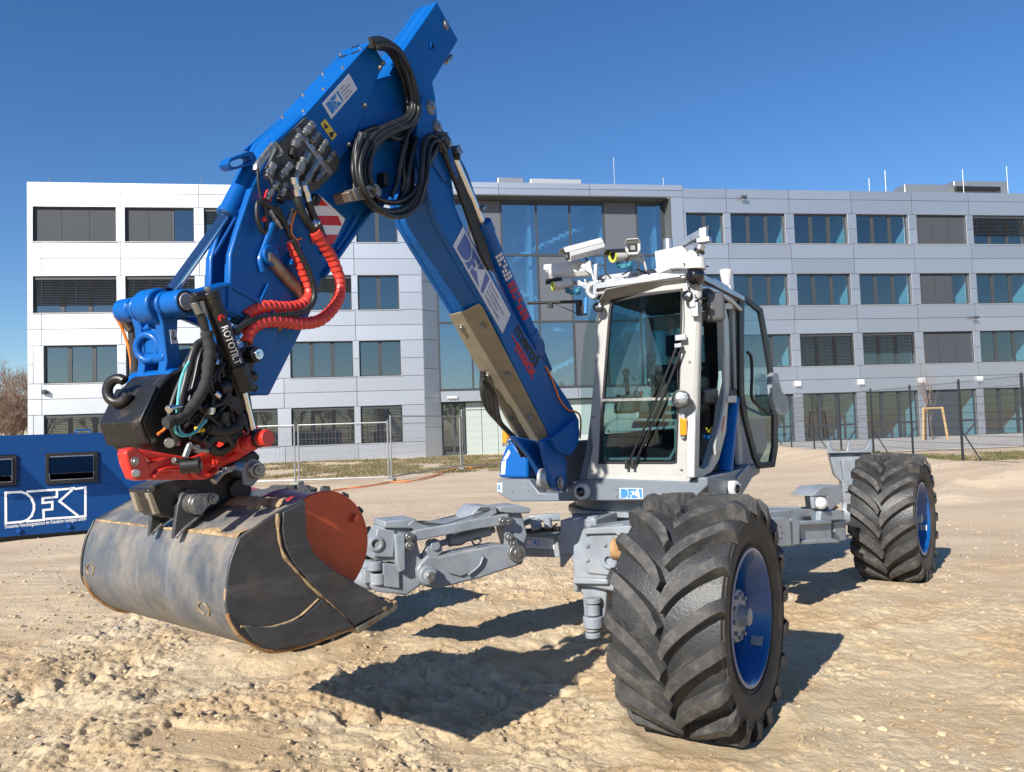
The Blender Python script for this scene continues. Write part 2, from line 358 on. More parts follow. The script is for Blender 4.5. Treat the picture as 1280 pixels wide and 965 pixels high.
gx = axis_pts(-3.3, 3.6, .0098, 700, 1.07)
ys = [-600, -200, -60, -20, -6, -1, .8, 1.8, 2.5, 2.9]; yv = 3.1
while yv < 900:
    ys.append(yv); yv += .0080+.0032*(yv-3.1) if yv < 24 else .05*yv
gy = np.array(ys)
X, Y = np.meshgrid(gx, gy); H, FR = ground_h(X, Y, True)
nx, ny = len(gx), len(gy)
co = np.stack([X, Y, H], -1).reshape(-1, 3).astype(np.float32)
i = np.arange(nx*ny).reshape(ny, nx); q = np.stack([i[:-1, :-1], i[:-1, 1:], i[1:, 1:], i[1:, :-1]], -1).reshape(-1)
me = bpy.data.meshes.new('sandy_ground'); me.vertices.add(nx*ny); me.vertices.foreach_set('co', co.ravel())
nf = len(q)//4; me.loops.add(nf*4); me.loops.foreach_set('vertex_index', q.astype(np.int32))
me.polygons.add(nf); me.polygons.foreach_set('loop_start', np.arange(0, nf*4, 4, dtype=np.int32)); me.polygons.foreach_set('loop_total', np.full(nf, 4, np.int32))
me.polygons.foreach_set('use_smooth', [True]*nf); me.update(calc_edges=True); at_ = me.attributes.new('fresh', 'FLOAT', 'POINT'); at_.data.foreach_set('value', FR.astype(np.float32).ravel())
ground = bpy.data.objects.new('sandy_ground', me); col.objects.link(ground); tag(ground, 'churned pale yellow sand turning to gravel towards the building', None, kind='structure')
def GH(x, y): return float(ground_h(np.array([float(x)]), np.array([float(y)]))[0])
# sand material
m = bpy.data.materials.new('sand'); m.use_nodes = True; n = m.node_tree.nodes; l = m.node_tree.links; b = n['Principled BSDF']
b.inputs['Roughness'].default_value = .95; b.inputs['Specular IOR Level'].default_value = .15
tc = n.new('ShaderNodeTexCoord'); sp = n.new('ShaderNodeSeparateXYZ'); l.new(tc.outputs['Object'], sp.inputs[0])
def nz(scale, det=6, ro=.6, dist=0):
    t = n.new('ShaderNodeTexNoise'); t.inputs['Scale'].default_value = scale; t.inputs['Detail'].default_value = det; t.inputs['Roughness'].default_value = ro; t.inputs['Distortion'].default_value = dist
    l.new(tc.outputs['Object'], t.inputs['Vector']); return t.outputs['Fac']
def mr(x, a, b_, c=0., d=1.):
    r = n.new('ShaderNodeMapRange'); r.inputs[1].default_value = a; r.inputs[2].default_value = b_; r.inputs[3].default_value = c; r.inputs[4].default_value = d; l.new(x, r.inputs[0]); return r.outputs[0]
def mx(f, a, b_):
    q_ = n.new('ShaderNodeMix'); q_.data_type = 'RGBA'; l.new(f, q_.inputs[0])
    for k, c in ((6, a), (7, b_)):
        if isinstance(c, tuple): q_.inputs[k].default_value = (*c, 1)
        else: l.new(c, q_.inputs[k])
    return q_.outputs[2]
an = n.new('ShaderNodeAttribute'); an.attribute_name = 'fresh'
warm = mx(mr(nz(1.3, 5), .40, .60), (.55, .41, .245), (.615, .49, .32))
warm = mx(mr(an.outputs['Fac'], .10, .85, 0, .8), warm, (.51, .355, .20))
warm = mx(mr(nz(6, 7, .7), .50, .68, 0, .6), warm, (.45, .315, .175))
warm = mx(mr(nz(30, 5, .75), .54, .70, 0, .6), warm, (.67, .56, .415))
warm = mx(mr(nz(70, 4, .8), .60, .74, 0, .6), warm, (.31, .22, .13))
grav = mx(mr(nz(.5, 4), .35, .65), (.54, .41, .28), (.61, .485, .34))
grav = mx(mr(nz(55, 3, .8), .55, .75, 0, .8), grav, (.62, .56, .49))
grav = mx(mr(nz(42, 3, .8), .60, .75, 0, .8), grav, (.20, .16, .13))
mpg = n.new('ShaderNodeMapping'); mpg.inputs['Scale'].default_value = (.10, .9, 1); l.new(tc.outputs['Object'], mpg.inputs[0]); ng = n.new('ShaderNodeTexNoise'); ng.inputs['Scale'].default_value = 1; ng.inputs['Detail'].default_value = 6; ng.inputs['Roughness'].default_value = .65; l.new(mpg.outputs[0], ng.inputs['Vector'])
grav = mx(mr(ng.outputs['Fac'], .48, .70, 0, .55), grav, (.44, .33, .23)); grav = mx(mr(ng.outputs['Fac'], .46, .30, 0, .5), grav, (.65, .535, .41))
far = n.new('ShaderNodeMath'); far.operation = 'MULTIPLY_ADD'; far.inputs[1].default_value = 7.0; l.new(nz(.35, 4), far.inputs[0]); l.new(sp.outputs[1], far.inputs[2])
l.new(mx(mr(far.outputs[0], 9.5, 15), warm, grav), b.inputs['Base Color'])
bp = n.new('ShaderNodeBump'); bp.inputs['Distance'].default_value = .012; bp.inputs['Strength'].default_value = .9; l.new(nz(48, 7, .72), bp.inputs['Height'])
bp2 = n.new('ShaderNodeBump'); bp2.inputs['Distance'].default_value = .02; bp2.inputs['Strength'].default_value = .7; l.new(nz(13, 5, .7, .6), bp2.inputs['Height']); l.new(bp2.outputs[0], bp.inputs['Normal'])
l.new(bp.outputs[0], b.inputs['Normal']); me.materials.append(m); M['sand'] = m
# clods: uncountable crumbs of sand
ico = bmesh.new(); bmesh.ops.create_icosphere(ico, subdivisions=1, radius=1); iv = [v.co.copy() for v in ico.verts]; jf = [tuple(v.index for v in f.verts) for f in ico.faces]; ico.free()
mb = MB(); rc = random.Random(5)
pts = []
while len(pts) < 12000:
    y = 3.2+9*rc.random()**1.8; x = rc.uniform(-.75, .75)*y
    d = vn(np.array([x*1.3]), np.array([y*1.3]), 99)[0]
    if rc.random() < d**2*(1.0 if x < .9 else .35): pts.append((x, y))
PX = np.array(pts); PH = ground_h(PX[:, 0], PX[:, 1])
for (x, y), h in zip(pts, PH):
    r = .0028+.018*rc.random()**7; sx, sy, sz = rc.uniform(.7, 1.5), rc.uniform(.7, 1.4), rc.uniform(.45, .8); ph = rc.random()*6; a = rc.random()*6
    vs = []
    for v in iv:
        k = 1+.30*math.sin(3.1*v.x+ph)*math.sin(2.7*v.y+ph*2)+.22*math.sin(5.3*v.z+4.1*v.x+ph)+.12*math.sin(9*v.y+7*v.x+ph*3)
        px, py = v.x*sx*k, v.y*sy*k
        vs.append((x+r*(px*math.cos(a)-py*math.sin(a)), y+r*(px*math.sin(a)+py*math.cos(a)), h+r*(v.z*sz*k+.2)))
    mb.add(vs, jf)
tag(mb.build('sand_crumbs', M['sand'], recalc=False, smooth=50), 'loose crumbs and small lumps of sand lying on the churned ground', kind='stuff')
mb = MB(); rc = random.Random(15); pts = []
while len(pts) < 3000:
    y = 6.5+17*rc.random(); x = rc.uniform(-.62, .62)*y
    if vn(np.array([x*.6]), np.array([y*.6]), 98)[0] > rc.random()*1.1: pts.append((x, y))
PX = np.array(pts); PH = ground_h(PX[:, 0], PX[:, 1])
for (x, y), h in zip(pts, PH):
    r = .008+.018*rc.random()**4; ph = rc.random()*6
    mb.add([(x+r*v.x*(1+.3*math.sin(5*v.y+ph)), y+r*v.y*(1+.3*math.sin(4*v.z+ph)), h+r*(.2+v.z*.7*(1+.3*math.sin(6*v.x+ph)))) for v in iv], jf)
M['stone'] = mat('gravel_stone', (.30, .26, .22), .9, c2=(.42, .37, .31), nscale=2.5)
tag(mb.build('gravel_stones', M['stone'], recalc=False, smooth=40), 'small stones scattered over the gravel yard behind the machine', kind='stuff')
# pavement and grass strips
W9 = R(9); D = V((math.cos(W9), math.sin(W9), 0)); N = V((D.y, -D.x, 0)); B0 = V((-4.43, 43.2, 0))
def WL(u, n_, z): return B0 + D*u + N*n_ + Z*z          # n_ towards the camera
mb = MB()
M['paving'] = mat('concrete_paving', (.40, .375, .345), .9, c2=(.34, .32, .295), nscale=.6, bump=.006, bscale=8)
for k in range(10):
    for j in range(4):
        mb.box(WL(9+4*k, 2.0+3.6*j, .045), (3.98, 3.58, .05), D, N)
tag(mb.build('pavement', M['paving'], bevel=.008), 'pale concrete pavement in front of the right wing', kind='structure')
def grass(name, label, rect, count, colr, seed, hgt):
    r_ = random.Random(seed); mb = MB(); ps = []
    while len(ps) < count:
        u = r_.uniform(rect[0], rect[1]); v = r_.uniform(rect[2], rect[3]); p = WL(u, v, 0)
        e = min(u-rect[0], rect[1]-u, v-rect[2], rect[3]-v)
        if vn(np.array([p.x*.9]), np.array([p.y*.9]), seed)[0] > .30+.4*max(0, .8-e): ps.append(p)
    A = np.array([[p.x, p.y] for p in ps]); hh = ground_h(A[:, 0], A[:, 1])
    for p, h in zip(ps, hh):
        for q_ in range(4):
            a = r_.random()*6.3; L = hgt*(.5+r_.random()); c = V((p.x+r_.uniform(-.12, .12), p.y+r_.uniform(-.12, .12), h-.005)); t = V((math.cos(a), math.sin(a), 0)); s_ = V((-t.y, t.x, 0))*.016
            mb.add([c-s_, c+s_, c+t*L*.6+Z*L], [(0, 1, 2)])
    m = mat(name+'_blades', colr[0], .8, c2=colr[1], nscale=1.2, nlo=.42, nhi=.58)
    tag(mb.build(name, m, recalc=False, smooth=0), label, kind='stuff')
grass('dry_grass', 'strip of dry yellowish grass at the foot of the left wing', (-17, 5.5, .6, 16), 15000, ((.13, .12, .035), (.24, .18, .08)), 4, .08)
grass('thin_grass', 'thin green and brown grass edging the pavement below the right fence', (13, 32, 17.5, 21.5), 5000, ((.11, .12, .035), (.26, .20, .09)), 9, .09)
# ================================================================ TEMPORARY SITE FENCE
def fence_panel(p0, p1, h, label, first_post=True):
    t = thing('mesh_fence_panel', label, 'fence panel', p0, 'temporary fence panels along the grass')
    d = (p1-p0); L = d.length; e = d.normalized(); a = p0+e*.06; b_ = p1-e*.06
    for q_ in (a, b_): MB().cyl(q_+Z*.03, q_+Z*h, .024, n=10).build('post', M['galv'], t)
    MB().cyl(a+Z*(h-.03), b_+Z*(h-.03), .02, n=8).build('top_rail', M['galv'], t)
    MB().cyl(a+Z*.14, b_+Z*.14, .02, n=8).build('bottom_rail', M['galv'], t)
    mb = MB(); k = int(L/.11)
    for i_ in range(1, k): mb.cyl(a+e*(L*i_/k)+Z*.14, a+e*(L*i_/k)+Z*(h-.03), .0026, n=4)
    for i_ in range(1, 8): mb.cyl(a+Z*(.14+(h-.2)*i_/8), b_+Z*(.14+(h-.2)*i_/8), .0026, n=4)
    mb.build('wire_mesh', M['galv'], t, smooth=0)['kind'] = 'stuff'
def fence_foot(p, label):
    x = V((e0.y, -e0.x, 0))
    o = MB()
    o.prism([p+e0*.12*i_+x*.34*j_ for i_, j_ in ((-1, -1), (1, -1), (1, 1), (-1, 1))], Z*.11)
    tag(o.build('fence_foot', M['concrete'], bevel=.02), label, 'concrete foot', 'concrete feet of the temporary fence')
q1, q2, q3 = gz(371.5, 607), gz(488.5, 602), gz(577, 586)
q2 = q1+(q2-q1).normalized()*3.5; 
q1, q2, q3 = gz(371.5, 606), gz(488.5, 602), gz(577, 587)
for q_ in (q1, q2, q3): q_.z = 0
e0 = (q2-q1).normalized()
q0 = q1-e0*3.4
q4 = q3+V((2.9, 1.5, 0))
for a_, b_, h_, lb in ((q0, q1, 1.80, 'wire fence panel partly behind the bucket, leftmost of its row'), (q1, q2, 1.80, 'wire fence panel in front of the shuttered ground floor windows, second from the left'),
                       (q2, q3, 1.98, 'wire fence panel ending in front of the dark entrance door'), (q3, q4, 2.2, 'wire fence panel running behind the boom foot, rightmost of its row')):
    fence_panel(a_, b_, h_, lb)
for p_, lb in ((q1, 'concrete fence foot nearest the bucket'), (q2, 'concrete fence foot where the orange cable crosses, middle one'), (q3, 'concrete fence foot under the post before the entrance')): fence_foot(V((p_.x, p_.y, GH(p_.x, p_.y)-.02)), lb)
# orange cable on the ground
cp = [(404, 617), (425, 613), (448, 611), (470, 607.5), (487, 604), (500, 604), (520, 602), (545, 595), (565, 588), (578, 585), (590, 586), (606, 583), (625, 579.5), (660, 575)]
mb = MB()
for k in range(2):
    pp = []
    for j, (x, y) in enumerate(cp):
        p = gz(x, y+.5*k*math.sin(j*2.1)); pp.append(V((p.x, p.y, GH(p.x, p.y)+.04)))
    mb.tube(pp, .019, 6, 4)
tag(mb.build('orange_cable', M['orange']), 'orange cable lying along the foot of the temporary fence', 'cable')
# ================================================================ RIGHT MESH FENCE
t = thing('double_wire_fence', 'tall anthracite double wire fence with steel posts in front of the right wing', 'fence', (11, 25, .2))
fp = [V((11.18+.02*i_, 17.55+2.52*i_, .20)) for i_ in range(-1, 10)]
for i_, p in enumerate(fp):
    p.z = GH(p.x, p.y)-.02
    o = MB(); o.box(p+Z*1.03, (.05, .04, 2.06)); o.build('post', M['green_post'], t, bevel=.004)
    if i_ % 2 == 0: MB().cyl(p+V((.45, .0, .02)), p+V((.02, 0, .75)), .018, n=8).build('brace', M['green_post'], t)
for i_ in range(len(fp)-1):
    mb = MB(); a, b_ = fp[i_]+V((-.045, 0, 0)), fp[i_+1]+V((-.045, 0, 0)); d = b_-a
    for k in range(50): mb.cyl(a+d*(k/50)+Z*.06, a+d*(k/50)+Z*2.02, .0023, n=3)
    for k in range(11):
        mb.cyl(a+Z*(.08+.19*k), b_+Z*(.08+.19*k), .0045, n=4)
    mb.build('wire_panel', M['green_post'], t, smooth=0)
# ================================================================ TREES
def bare_tree(name, label, base, h, seed, spread=.35, depth=4, trunk_r=.05, group=None, cat='tree', up=.55, rmin=.004):
    t = thing(name, label, cat, base, group); r_ = random.Random(seed); trunk = MB(); crown = MB()
    def grow(p, d, L, r, lv, dst):
        pts = [p]; c = V(p); dd = V(d)
        for k in range(3):
            dd = (dd+V((r_.uniform(-1, 1), r_.uniform(-1, 1), r_.uniform(-.3, .8)))*.12).normalized(); c = c+dd*L/3; pts.append(V(c))
        for k in range(3): dst.cyl(pts[k], pts[k+1], r*(1-.22*k), r*(1-.22*(k+1)), n=5 if lv > 1 else 6)
        if lv >= depth: return
        for k in range(r_.choice((3, 4) if rmin < .01 else (4, 5)) if lv else 7):
            f = r_.uniform(.35, 1); i_ = min(2, int(f*3)); q_ = pts[i_].lerp(pts[i_+1], f*3-i_)
            nd = (dd*up+V((r_.uniform(-1, 1), r_.uniform(-1, 1), r_.uniform(-.1, .7)))*spread*1.6).normalized()
            grow(q_, nd, L*r_.uniform(.5, .72), max(rmin, r*.5), lv+1, crown)
    top = h*.45
    grow(V(base), Z, top, trunk_r, 0, trunk)
    grow(V(base)+Z*top*.95, Z, h*.42, trunk_r*.6, 1, crown)
    trunk.build('trunk', M['bark'], t, recalc=False, smooth=60)
    crown.build('crown', M['twig'], t, recalc=False, smooth=60)
yt = atY(1166, 552, 42.0); yt.z = GH(yt.x, yt.y)
bare_tree('young_tree', 'slender bare young tree tied to wooden stakes before the right wing', yt, 4.4, 3, .22, 3, .035, cat='tree', up=.9)
t = thing('tree_stakes', 'pale wooden tripod of stakes holding the young bare tree', 'tree stakes', yt)
sk = [V((-.62, -.25, 0)), (V((.75, -.1, 0))), V((-.1, .55, 0))]; tp = [V((-.50, -.2, 1.78)), V((.55, -.08, 1.78)), V((-.05, .42, 1.78))]
for a, b_ in zip(sk, tp): MB().cyl(yt+a, yt+b_, .065, .06, n=10).build('stake', M['wood'], t)
for i_ in range(3): MB().cyl(yt+tp[i_]-Z*.06, yt+tp[(i_+1) % 3]-Z*.06, .05, n=8).build('crossbar', M['wood'], t)
for i_, (px, Y, h, sd_) in enumerate(((-4, 62, 7.4, 11), (9, 66, 8.2, 12), (19, 60, 7.0, 13), (28, 68, 7.4, 14), (38, 64, 7.0, 15), (3, 72, 7.6, 16))):
    p = atY(px, 545, Y); p.z = -.2
    bare_tree('bare_tree', ['bare brown tree at the left edge of the picture beyond the container', 'tallest bare brown tree left of the white building', 'bare brown tree with low crown left of the white building', 'bare brown tree touching the corner of the white building', 'bare brown tree hidden behind the white corner of the building', 'rearmost bare brown tree near the left edge of the picture'][i_], p, h*.86, sd_, .42, 5, .11, 'bare trees beyond the building', up=.6, rmin=.011)
# far-off bare wood on the other side of the yard (it shows as reflection in the facade)
wood = MB(); rw = random.Random(31)
def wgrow(p, d, L, r, lv):
    q_ = p+d*L; wood.cyl(p, q_, r, r*.6, n=4)
    if lv >= 4: return
    for k in range(4 if lv else 6):
        nd = (d*.6+V((rw.uniform(-1, 1), rw.uniform(-1, 1), rw.uniform(-.2, .8)))*.6).normalized(); wgrow(p.lerp(q_, rw.uniform(.4, 1)), nd, L*rw.uniform(.5, .75), max(.02, r*.5), lv+1)
for k in range(34): wgrow(V((-85+5.2*k+rw.uniform(-1.5, 1.5), -52+rw.uniform(-7, 7), -.1)), Z, rw.uniform(3.2, 4.8), .16, 0)
tag(wood.build('distant_wood', M['twig'], recalc=False, smooth=0), 'far-off belt of bare brown trees mirrored in the building windows', kind='stuff')
# ================================================================ BLUE CONTAINER
c0 = gz(0, 678); c1 = gz(120, 668); cd_ = (c1-c0).normalized(); cn = V((cd_.y, -cd_.x, 0))
CR = 2.1; HL = 4.2; TOP = 1.66
def CP(u, n_, z): return c0+cd_*u+cn*n_+Z*z
def onC(x, y, n_=0): 
    p = onp(x, y, c0+cn*n_, cn); q_ = p-c0; return (q_.dot(cd_), q_.z)
t = thing('site_container', 'low dark blue container with white logo and two tilted window flaps', 'container', CP(0, -1, 0))
wins = []
for wpx in (((57, 568), (122, 563), (122, 602), (57, 605)), ((-40, 571), (21, 569), (21, 607), (-40, 609))):
    us = [onC(*p) for p in wpx]; wins.append((min(q_[0] for q_ in us), max(q_[0] for q_ in us), us[2][1]*.5+us[3][1]*.5, us[0][1]*.5+us[1][1]*.5))
# front wall built round its two openings
mb = MB(); (a0, a1, z0, z1), (b0_, b1_, y0_, y1_) = wins[0], wins[1]
def slab(u0, u1, za, zb): mb.box(CP((u0+u1)/2, -.03, (za+zb)/2), (u1-u0, .06, zb-za), cd_, cn)
slab(-HL, CR, .08, z0); slab(-HL, CR, z1, TOP); slab(a1, CR, z0, z1); slab(b1_, a0, z0, z1); slab(-HL, b0_, z0, z1)
mb.build('front_wall', M['container'], t)
mb = MB(); mb.box(CP((CR-HL)/2, -1.3, TOP-.02), (CR+HL-.02, 2.46, .04), cd_, cn); mb.build('roof', M['container'], t, bevel=.01)
mb = MB(); mb.box(CP(CR-.03, -1.3, .86), (.06, 2.46, 1.54), cd_, cn); mb.box(CP(-HL+.03, -1.3, .86), (.06, 2.46, 1.54), cd_, cn); mb.box(CP((CR-HL)/2, -2.5, .86), (CR+HL-.2, .06, 1.54), cd_, cn); mb.build('wall', M['container'], t)
mb = MB(); mb.box(CP((CR-HL)/2, -1.3, .04), (CR+HL-.1, 2.4, .08), cd_, cn); mb.build('base_frame', M['black'], t)
for u0, u1, za, zb in wins:
    mb = MB(); fw = .05
    mb.box(CP((u0+u1)/2, .01, zb-fw/2), (u1-u0, .05, fw), cd_, cn); mb.box(CP((u0+u1)/2, .01, za+fw/2), (u1-u0, .05, fw), cd_, cn)
    mb.box(CP(u0+fw/2, .008, (za+zb)/2), (fw, .05, zb-za-2*fw), cd_, cn); mb.box(CP(u1-fw/2, .008, (za+zb)/2), (fw, .05, zb-za-2*fw), cd_, cn)
    wf = mb.build('window', M['blackp'], t, bevel=.004)
    mb = MB(); hz = zb-fw-.01; L = (zb-za)*.80; tip = V(cn)*math.sin(R(48))*L-Z*math.cos(R(48))*L
    p0_ = CP(u0+fw+.01, .04, hz); p1_ = CP(u1-fw-.01, .04, hz)
    mb.prism([p0_, p1_, p1_+tip, p0_+tip], (cn*.6+Z*.6)*.008); mb.build('flap', M['acrylic'], wf, smooth=0)
    mb = MB(); mb.cyl(p0_, p1_, .011, n=6); mb.cyl(p1_+tip, p1_-Z*(zb-za-2*fw-.02), .006, n=6); mb.cyl(p0_+tip, p0_-Z*(zb-za-2*fw-.02), .006, n=6); mb.cyl(p1_, p1_-Z*(zb-za-2*fw-.02), .006, n=6); mb.cyl(p0_-Z*(zb-za-2*fw-.02), p1_-Z*(zb-za-2*fw-.02), .007, n=6)
    mb.build('flap_stay', M['alu'], wf)
# outlined logo
def zc(x, y): u, z_ = onC(x*220/1249, 530+y*170/965, .004); return CP(u, .004, z_)
def stroke(mb, pts, w_, close=False):
    P_ = [zc(*p) for p in pts]; n_ = len(P_)
    for i_ in range(n_ if close else n_-1):
        a, b_ = P_[i_], P_[(i_+1) % n_]; d = (b_-a).normalized(); s_ = cn.cross(d)*w_/2; d = d*w_/2*.9
        mb.flat([a-d-s_+cn*.0003*i_, b_+d-s_+cn*.0003*i_, b_+d+s_+cn*.0003*i_, a-d+s_+cn*.0003*i_])
mb = MB(); lw = .034
stroke(mb, [(40, 487), (150, 482), (190, 496), (222, 525), (241, 570), (240, 610), (225, 650), (195, 680), (160, 693), (42, 704)], lw, True)
stroke(mb, [(195, 480), (404, 465), (404, 517), (303, 526), (303, 560), (371, 553), (371, 604), (308, 611), (311, 680), (195, 691)], lw)
stroke(mb, [(420, 466), (525, 455), (422, 548), (562, 658), (330, 673)], lw)
stroke(mb, [(537, 461), (606, 449), (606, 653), (572, 657)], lw)
lt0 = zc(36, 741); lt1 = zc(612, 682); ex = (lt1-lt0).normalized(); ey = cn.cross(ex)
if ey.z < 0: ey = -ey
put_text(mb, 'Deutsches Forschungszentrum für Künstliche Intelligenz GmbH', lt0, ex, ey, width=(lt1-lt0).length, height=.058, bold=.01)
mb.build('lettering', M['ink_white'], t, recalc=False, smooth=0)
hp = [CP(*[onC(100, 541)[0]-.06, -.2, TOP-.01]), CP(onC(100, 541)[0]-.05, -.2, TOP+.05), CP(onC(112, 541)[0], -.2, TOP+.05), CP(onC(112, 541)[0]+.01, -.2, TOP-.01)]
MB().tube(hp, .012, 6, 4).build('lifting_handle', M['blue'], t)
rv_ = MB()
for u_ in np.arange(-1.0, CR, .62):
    for z_ in np.arange(.14, TOP-.02, .05):
        if not any(a-.03 < u_ < b_+.03 and c-.03 < z_ < d+.03 for a, b_, c, d in wins): rv_.box(CP(u_, .002, z_), (.008, .005, .008), cd_, cn)
for z_ in (.40, 1.45):
    for u_ in np.arange(-1.0, CR, .05): rv_.box(CP(u_, .002, z_), (.008, .005, .008), cd_, cn)
rv_.build('rivet', M['blue_dark'], t, smooth=0)['kind'] = 'stuff'
for px in ((130, 758), (484, 723)):
    p = zc(*px); mb = MB(); mb.cyl(p-cn*.005, p+cn*.03, .035, n=12); mb.build('wall_plug', M['blue_dark'], t)
# ================================================================ OFFICE BUILDING
bld = thing('office_building', 'four storey office building clad in pale metal panels with glazed stairwell', 'building', WL(9, 0, 0))
ROWS = [(11.66, 13.46), (8.0, 9.88), (4.42, 6.34), (.85, 2.84)]
LC = [(-19.85, -15.88), (-15.45, -12.05), (-11.55, -8.0), (-7.30, -4.05), (-3.72, -1.52)]
RC = [(14.95, 17.22), (17.66, 21.05), (21.61, 25.02), (25.60, 29.0), (29.56, 32.88), (33.35, 37.0), (37.5, 41.0)]
LT, CT, RT = 14.72, 15.05, 14.86
backing = MB()
def panel(u0, u1, z0, z1, n_=0.0):
    g = .013
    rp = random.Random(int(u0*131+z0*977)); N2 = (N+D*rp.uniform(-.006, .006)+Z*rp.uniform(-.008, .008)).normalized(); D2 = Z.cross(N2).normalized()*-1; D2 = D2 if D2.dot(D) > 0 else -D2; Z2 = N2.cross(D2); Z2 = Z2 if Z2.z > 0 else -Z2
    mb = MB(); mb.box(WL((u0+u1)/2, n_-.02, (z0+z1)/2), (u1-u0-2*g, .04, z1-z0-2*g), D2, N2, Z2); mb.build('facade_panel', M['panel'], bld, smooth=0)
    backing.box(WL((u0+u1)/2, n_-.065, (z0+z1)/2), (u1-u0, .05, z1-z0), D, N)
def facade(cols, ul, ur, top, gf_door):
    seams = [ul]+[(cols[i_][1]+cols[i_+1][0])/2 for i_ in range(len(cols)-1)]+[ur]
    if ul < -19: seams = [ul, -19.45]+seams[1:]
    bands = [(ROWS[0][1], top-.55), (top-.55, top)]
    for k in range(3): a, b_ = ROWS[k+1][1], ROWS[k][0]; m_ = (a+b_)/2; bands += [(a, m_), (m_, b_)]
    if not gf_door: bands += [(-.05, ROWS[3][0])]
    for z0, z1 in bands:
        for a, b_ in zip(seams[:-1], seams[1:]): panel(a, b_, z0, z1)
    for k, (z0, z1) in enumerate(ROWS):
        if gf_door and k == 3: z0 = -.3; z1 = ROWS[3][1]
        edges = [(ul, cols[0][0])]+[(cols[i_][1], cols[i_+1][0]) for i_ in range(len(cols)-1)]+[(cols[-1][1], ur)]
        for a, b_ in edges:
            if b_-a > .12:
                zm = (z0+z1)/2
                panel(a, b_, z0, zm); panel(a, b_, zm, z1)
DEP = .24
_wm = {}
def window(u0, u1, z0, z1, nm, kind, blind=0., splits=None, base=0., transom=None):
    fr = MB(); fw = .07; n0 = base-DEP
    def bar(a, b_, c, d, e=0, th=.08): fr.box(WL((a+b_)/2, n0+e, (c+d)/2), (b_-a, th, d-c), D, N)
    bar(u0, u1, z1-fw, z1); bar(u0, u1, z0, z0+fw); bar(u0, u0+fw, z0+fw, z1-fw, .003); bar(u1-fw, u1, z0+fw, z1-fw, .003)
    sp = splits or [u0+(u1-u0)*k/nm for k in range(1, nm)]
    for s_ in sp: bar(s_-.10, s_+.10, z0+fw, z1-fw, .004)
    if transom: bar(u0+fw, u1-fw, transom-.06, transom+.06, .002)
    wo = fr.build('window', M['frame'], bld, smooth=0)
    rv = MB(); th = .02
    rv.box(WL(u0-.02, base-.14, (z0+z1)/2), (.04, .25, z1-z0+.02), D, N); rv.box(WL(u1+.02, base-.14, (z0+z1)/2), (.04, .25, z1-z0+.02), D, N)
    rv.box(WL((u0+u1)/2, base-.14, z1+.02), (u1-u0+.08, .25, .04), D, N)
    rv.build('reveal', M['panel'], wo, smooth=0)
    if not transom:
        s = MB(); s.box(WL((u0+u1)/2, base-.10, z0-.02), (u1-u0+.10, .30, .03), D, N); s.build('sill', M['sill'], wo, smooth=0)
    ed = [u0]+sp+[u1]
    for k in range(len(ed)-1):
        a = ed[k]+(.1 if k else fw); b_ = ed[k+1]-(.1 if k < len(ed)-2 else fw)
        p = MB(); p.box(WL((a+b_)/2, n0-.01, (z0+z1)/2), (b_-a, .012, z1-z0-2*fw), D, N)
        scr = (kind == 'screen') or (kind == 'screen2' and k < len(ed)-2)
        p.build('pane', M['bglass'], wo, smooth=0)
        if scr:
            q_ = MB(); q_.box(WL((ed[k]+ed[k+1])/2, n0+.055, (z0+z1)/2), (ed[k+1]-ed[k]-.03, .012, z1-z0-.06), D, N); q_.build('fabric_screen', M['screen'], wo, smooth=0)
    if blind:
        bl = MB(); zz = z1-.16; zend = z1-(z1-z0)*blind; bl.box(WL((u0+u1)/2, n0+.10, z1-.09), (u1-u0-.04, .09, .16), D, N)
        while zz > zend:
            c = WL((u0+u1)/2, n0+.10, zz); a_ = R(28); bl.box(c, (u1-u0-.06, .08, .006), D, N*math.cos(a_)-Z*math.sin(a_), N*math.sin(a_)+Z*math.cos(a_)); zz -= .085
        for s_ in [u0+.35, (u0+u1)/2, u1-.35]: bl.box(WL(s_, n0+.10, (z1+zend)/2), (.015, .01, z1-zend-.1), D, N)
        bl.build('blind', M['blind'], wo, smooth=0)
# left wing
facade(LC, -20.12, -.30, LT, False)
Lst = [[('screen', 0), ('screen2', 0), ('glass', .45), ('glass', 0), ('glass', 0)],
       [('glass', .80), ('glass', .75), ('glass', .6), ('glass', .45), ('glass', 0)],
       [('glass', 0), ('glass', 0), ('glass', .5), ('glass', .0), ('glass', .0)],
       [('glass', .97), ('glass', .97), ('glass', .97), ('glass', .97), ('glass', .97)]]
for k, (z0, z1) in enumerate(ROWS):
    for j, (a, b_) in enumerate(LC):
        if j == 0 and k >= 2: a = -19.36
        kd, bl = Lst[k][j]
        nm = 3 if (j == 0) else 2 if j == 4 else 3
        window(a, b_, z0, z1, nm, kd, bl)
for k in (2, 3): panel(-19.85, -19.36, ROWS[k][0], ROWS[k][1])
# right wing
facade(RC, 14.80, 41.4, RT, True)
Rst = [['g', 'g', 'g', 'g', 's', .68, 'g'], ['g', 'g', 'g', 'g', 's2', 'g', 'g'], ['g', 'g', 1.0, .62, 's', 'g', 'g'], ['g', 'g', 'g', 'g', 's2', 'g', 'g']]
for k, (z0, z1) in enumerate(ROWS):
    for j, (a, b_) in enumerate(RC):
        st = Rst[k][j]; kd = {'s': 'screen', 's2': 'screen2'}.get(st, 'glass')
        nm = 3 if j else 2
        if k == 3: window(a, b_, -.28, z1, 3, kd, 0, None, 0, .95)
        else: window(a, b_, z0, z1, nm, kd, st if isinstance(st, float) else 0)
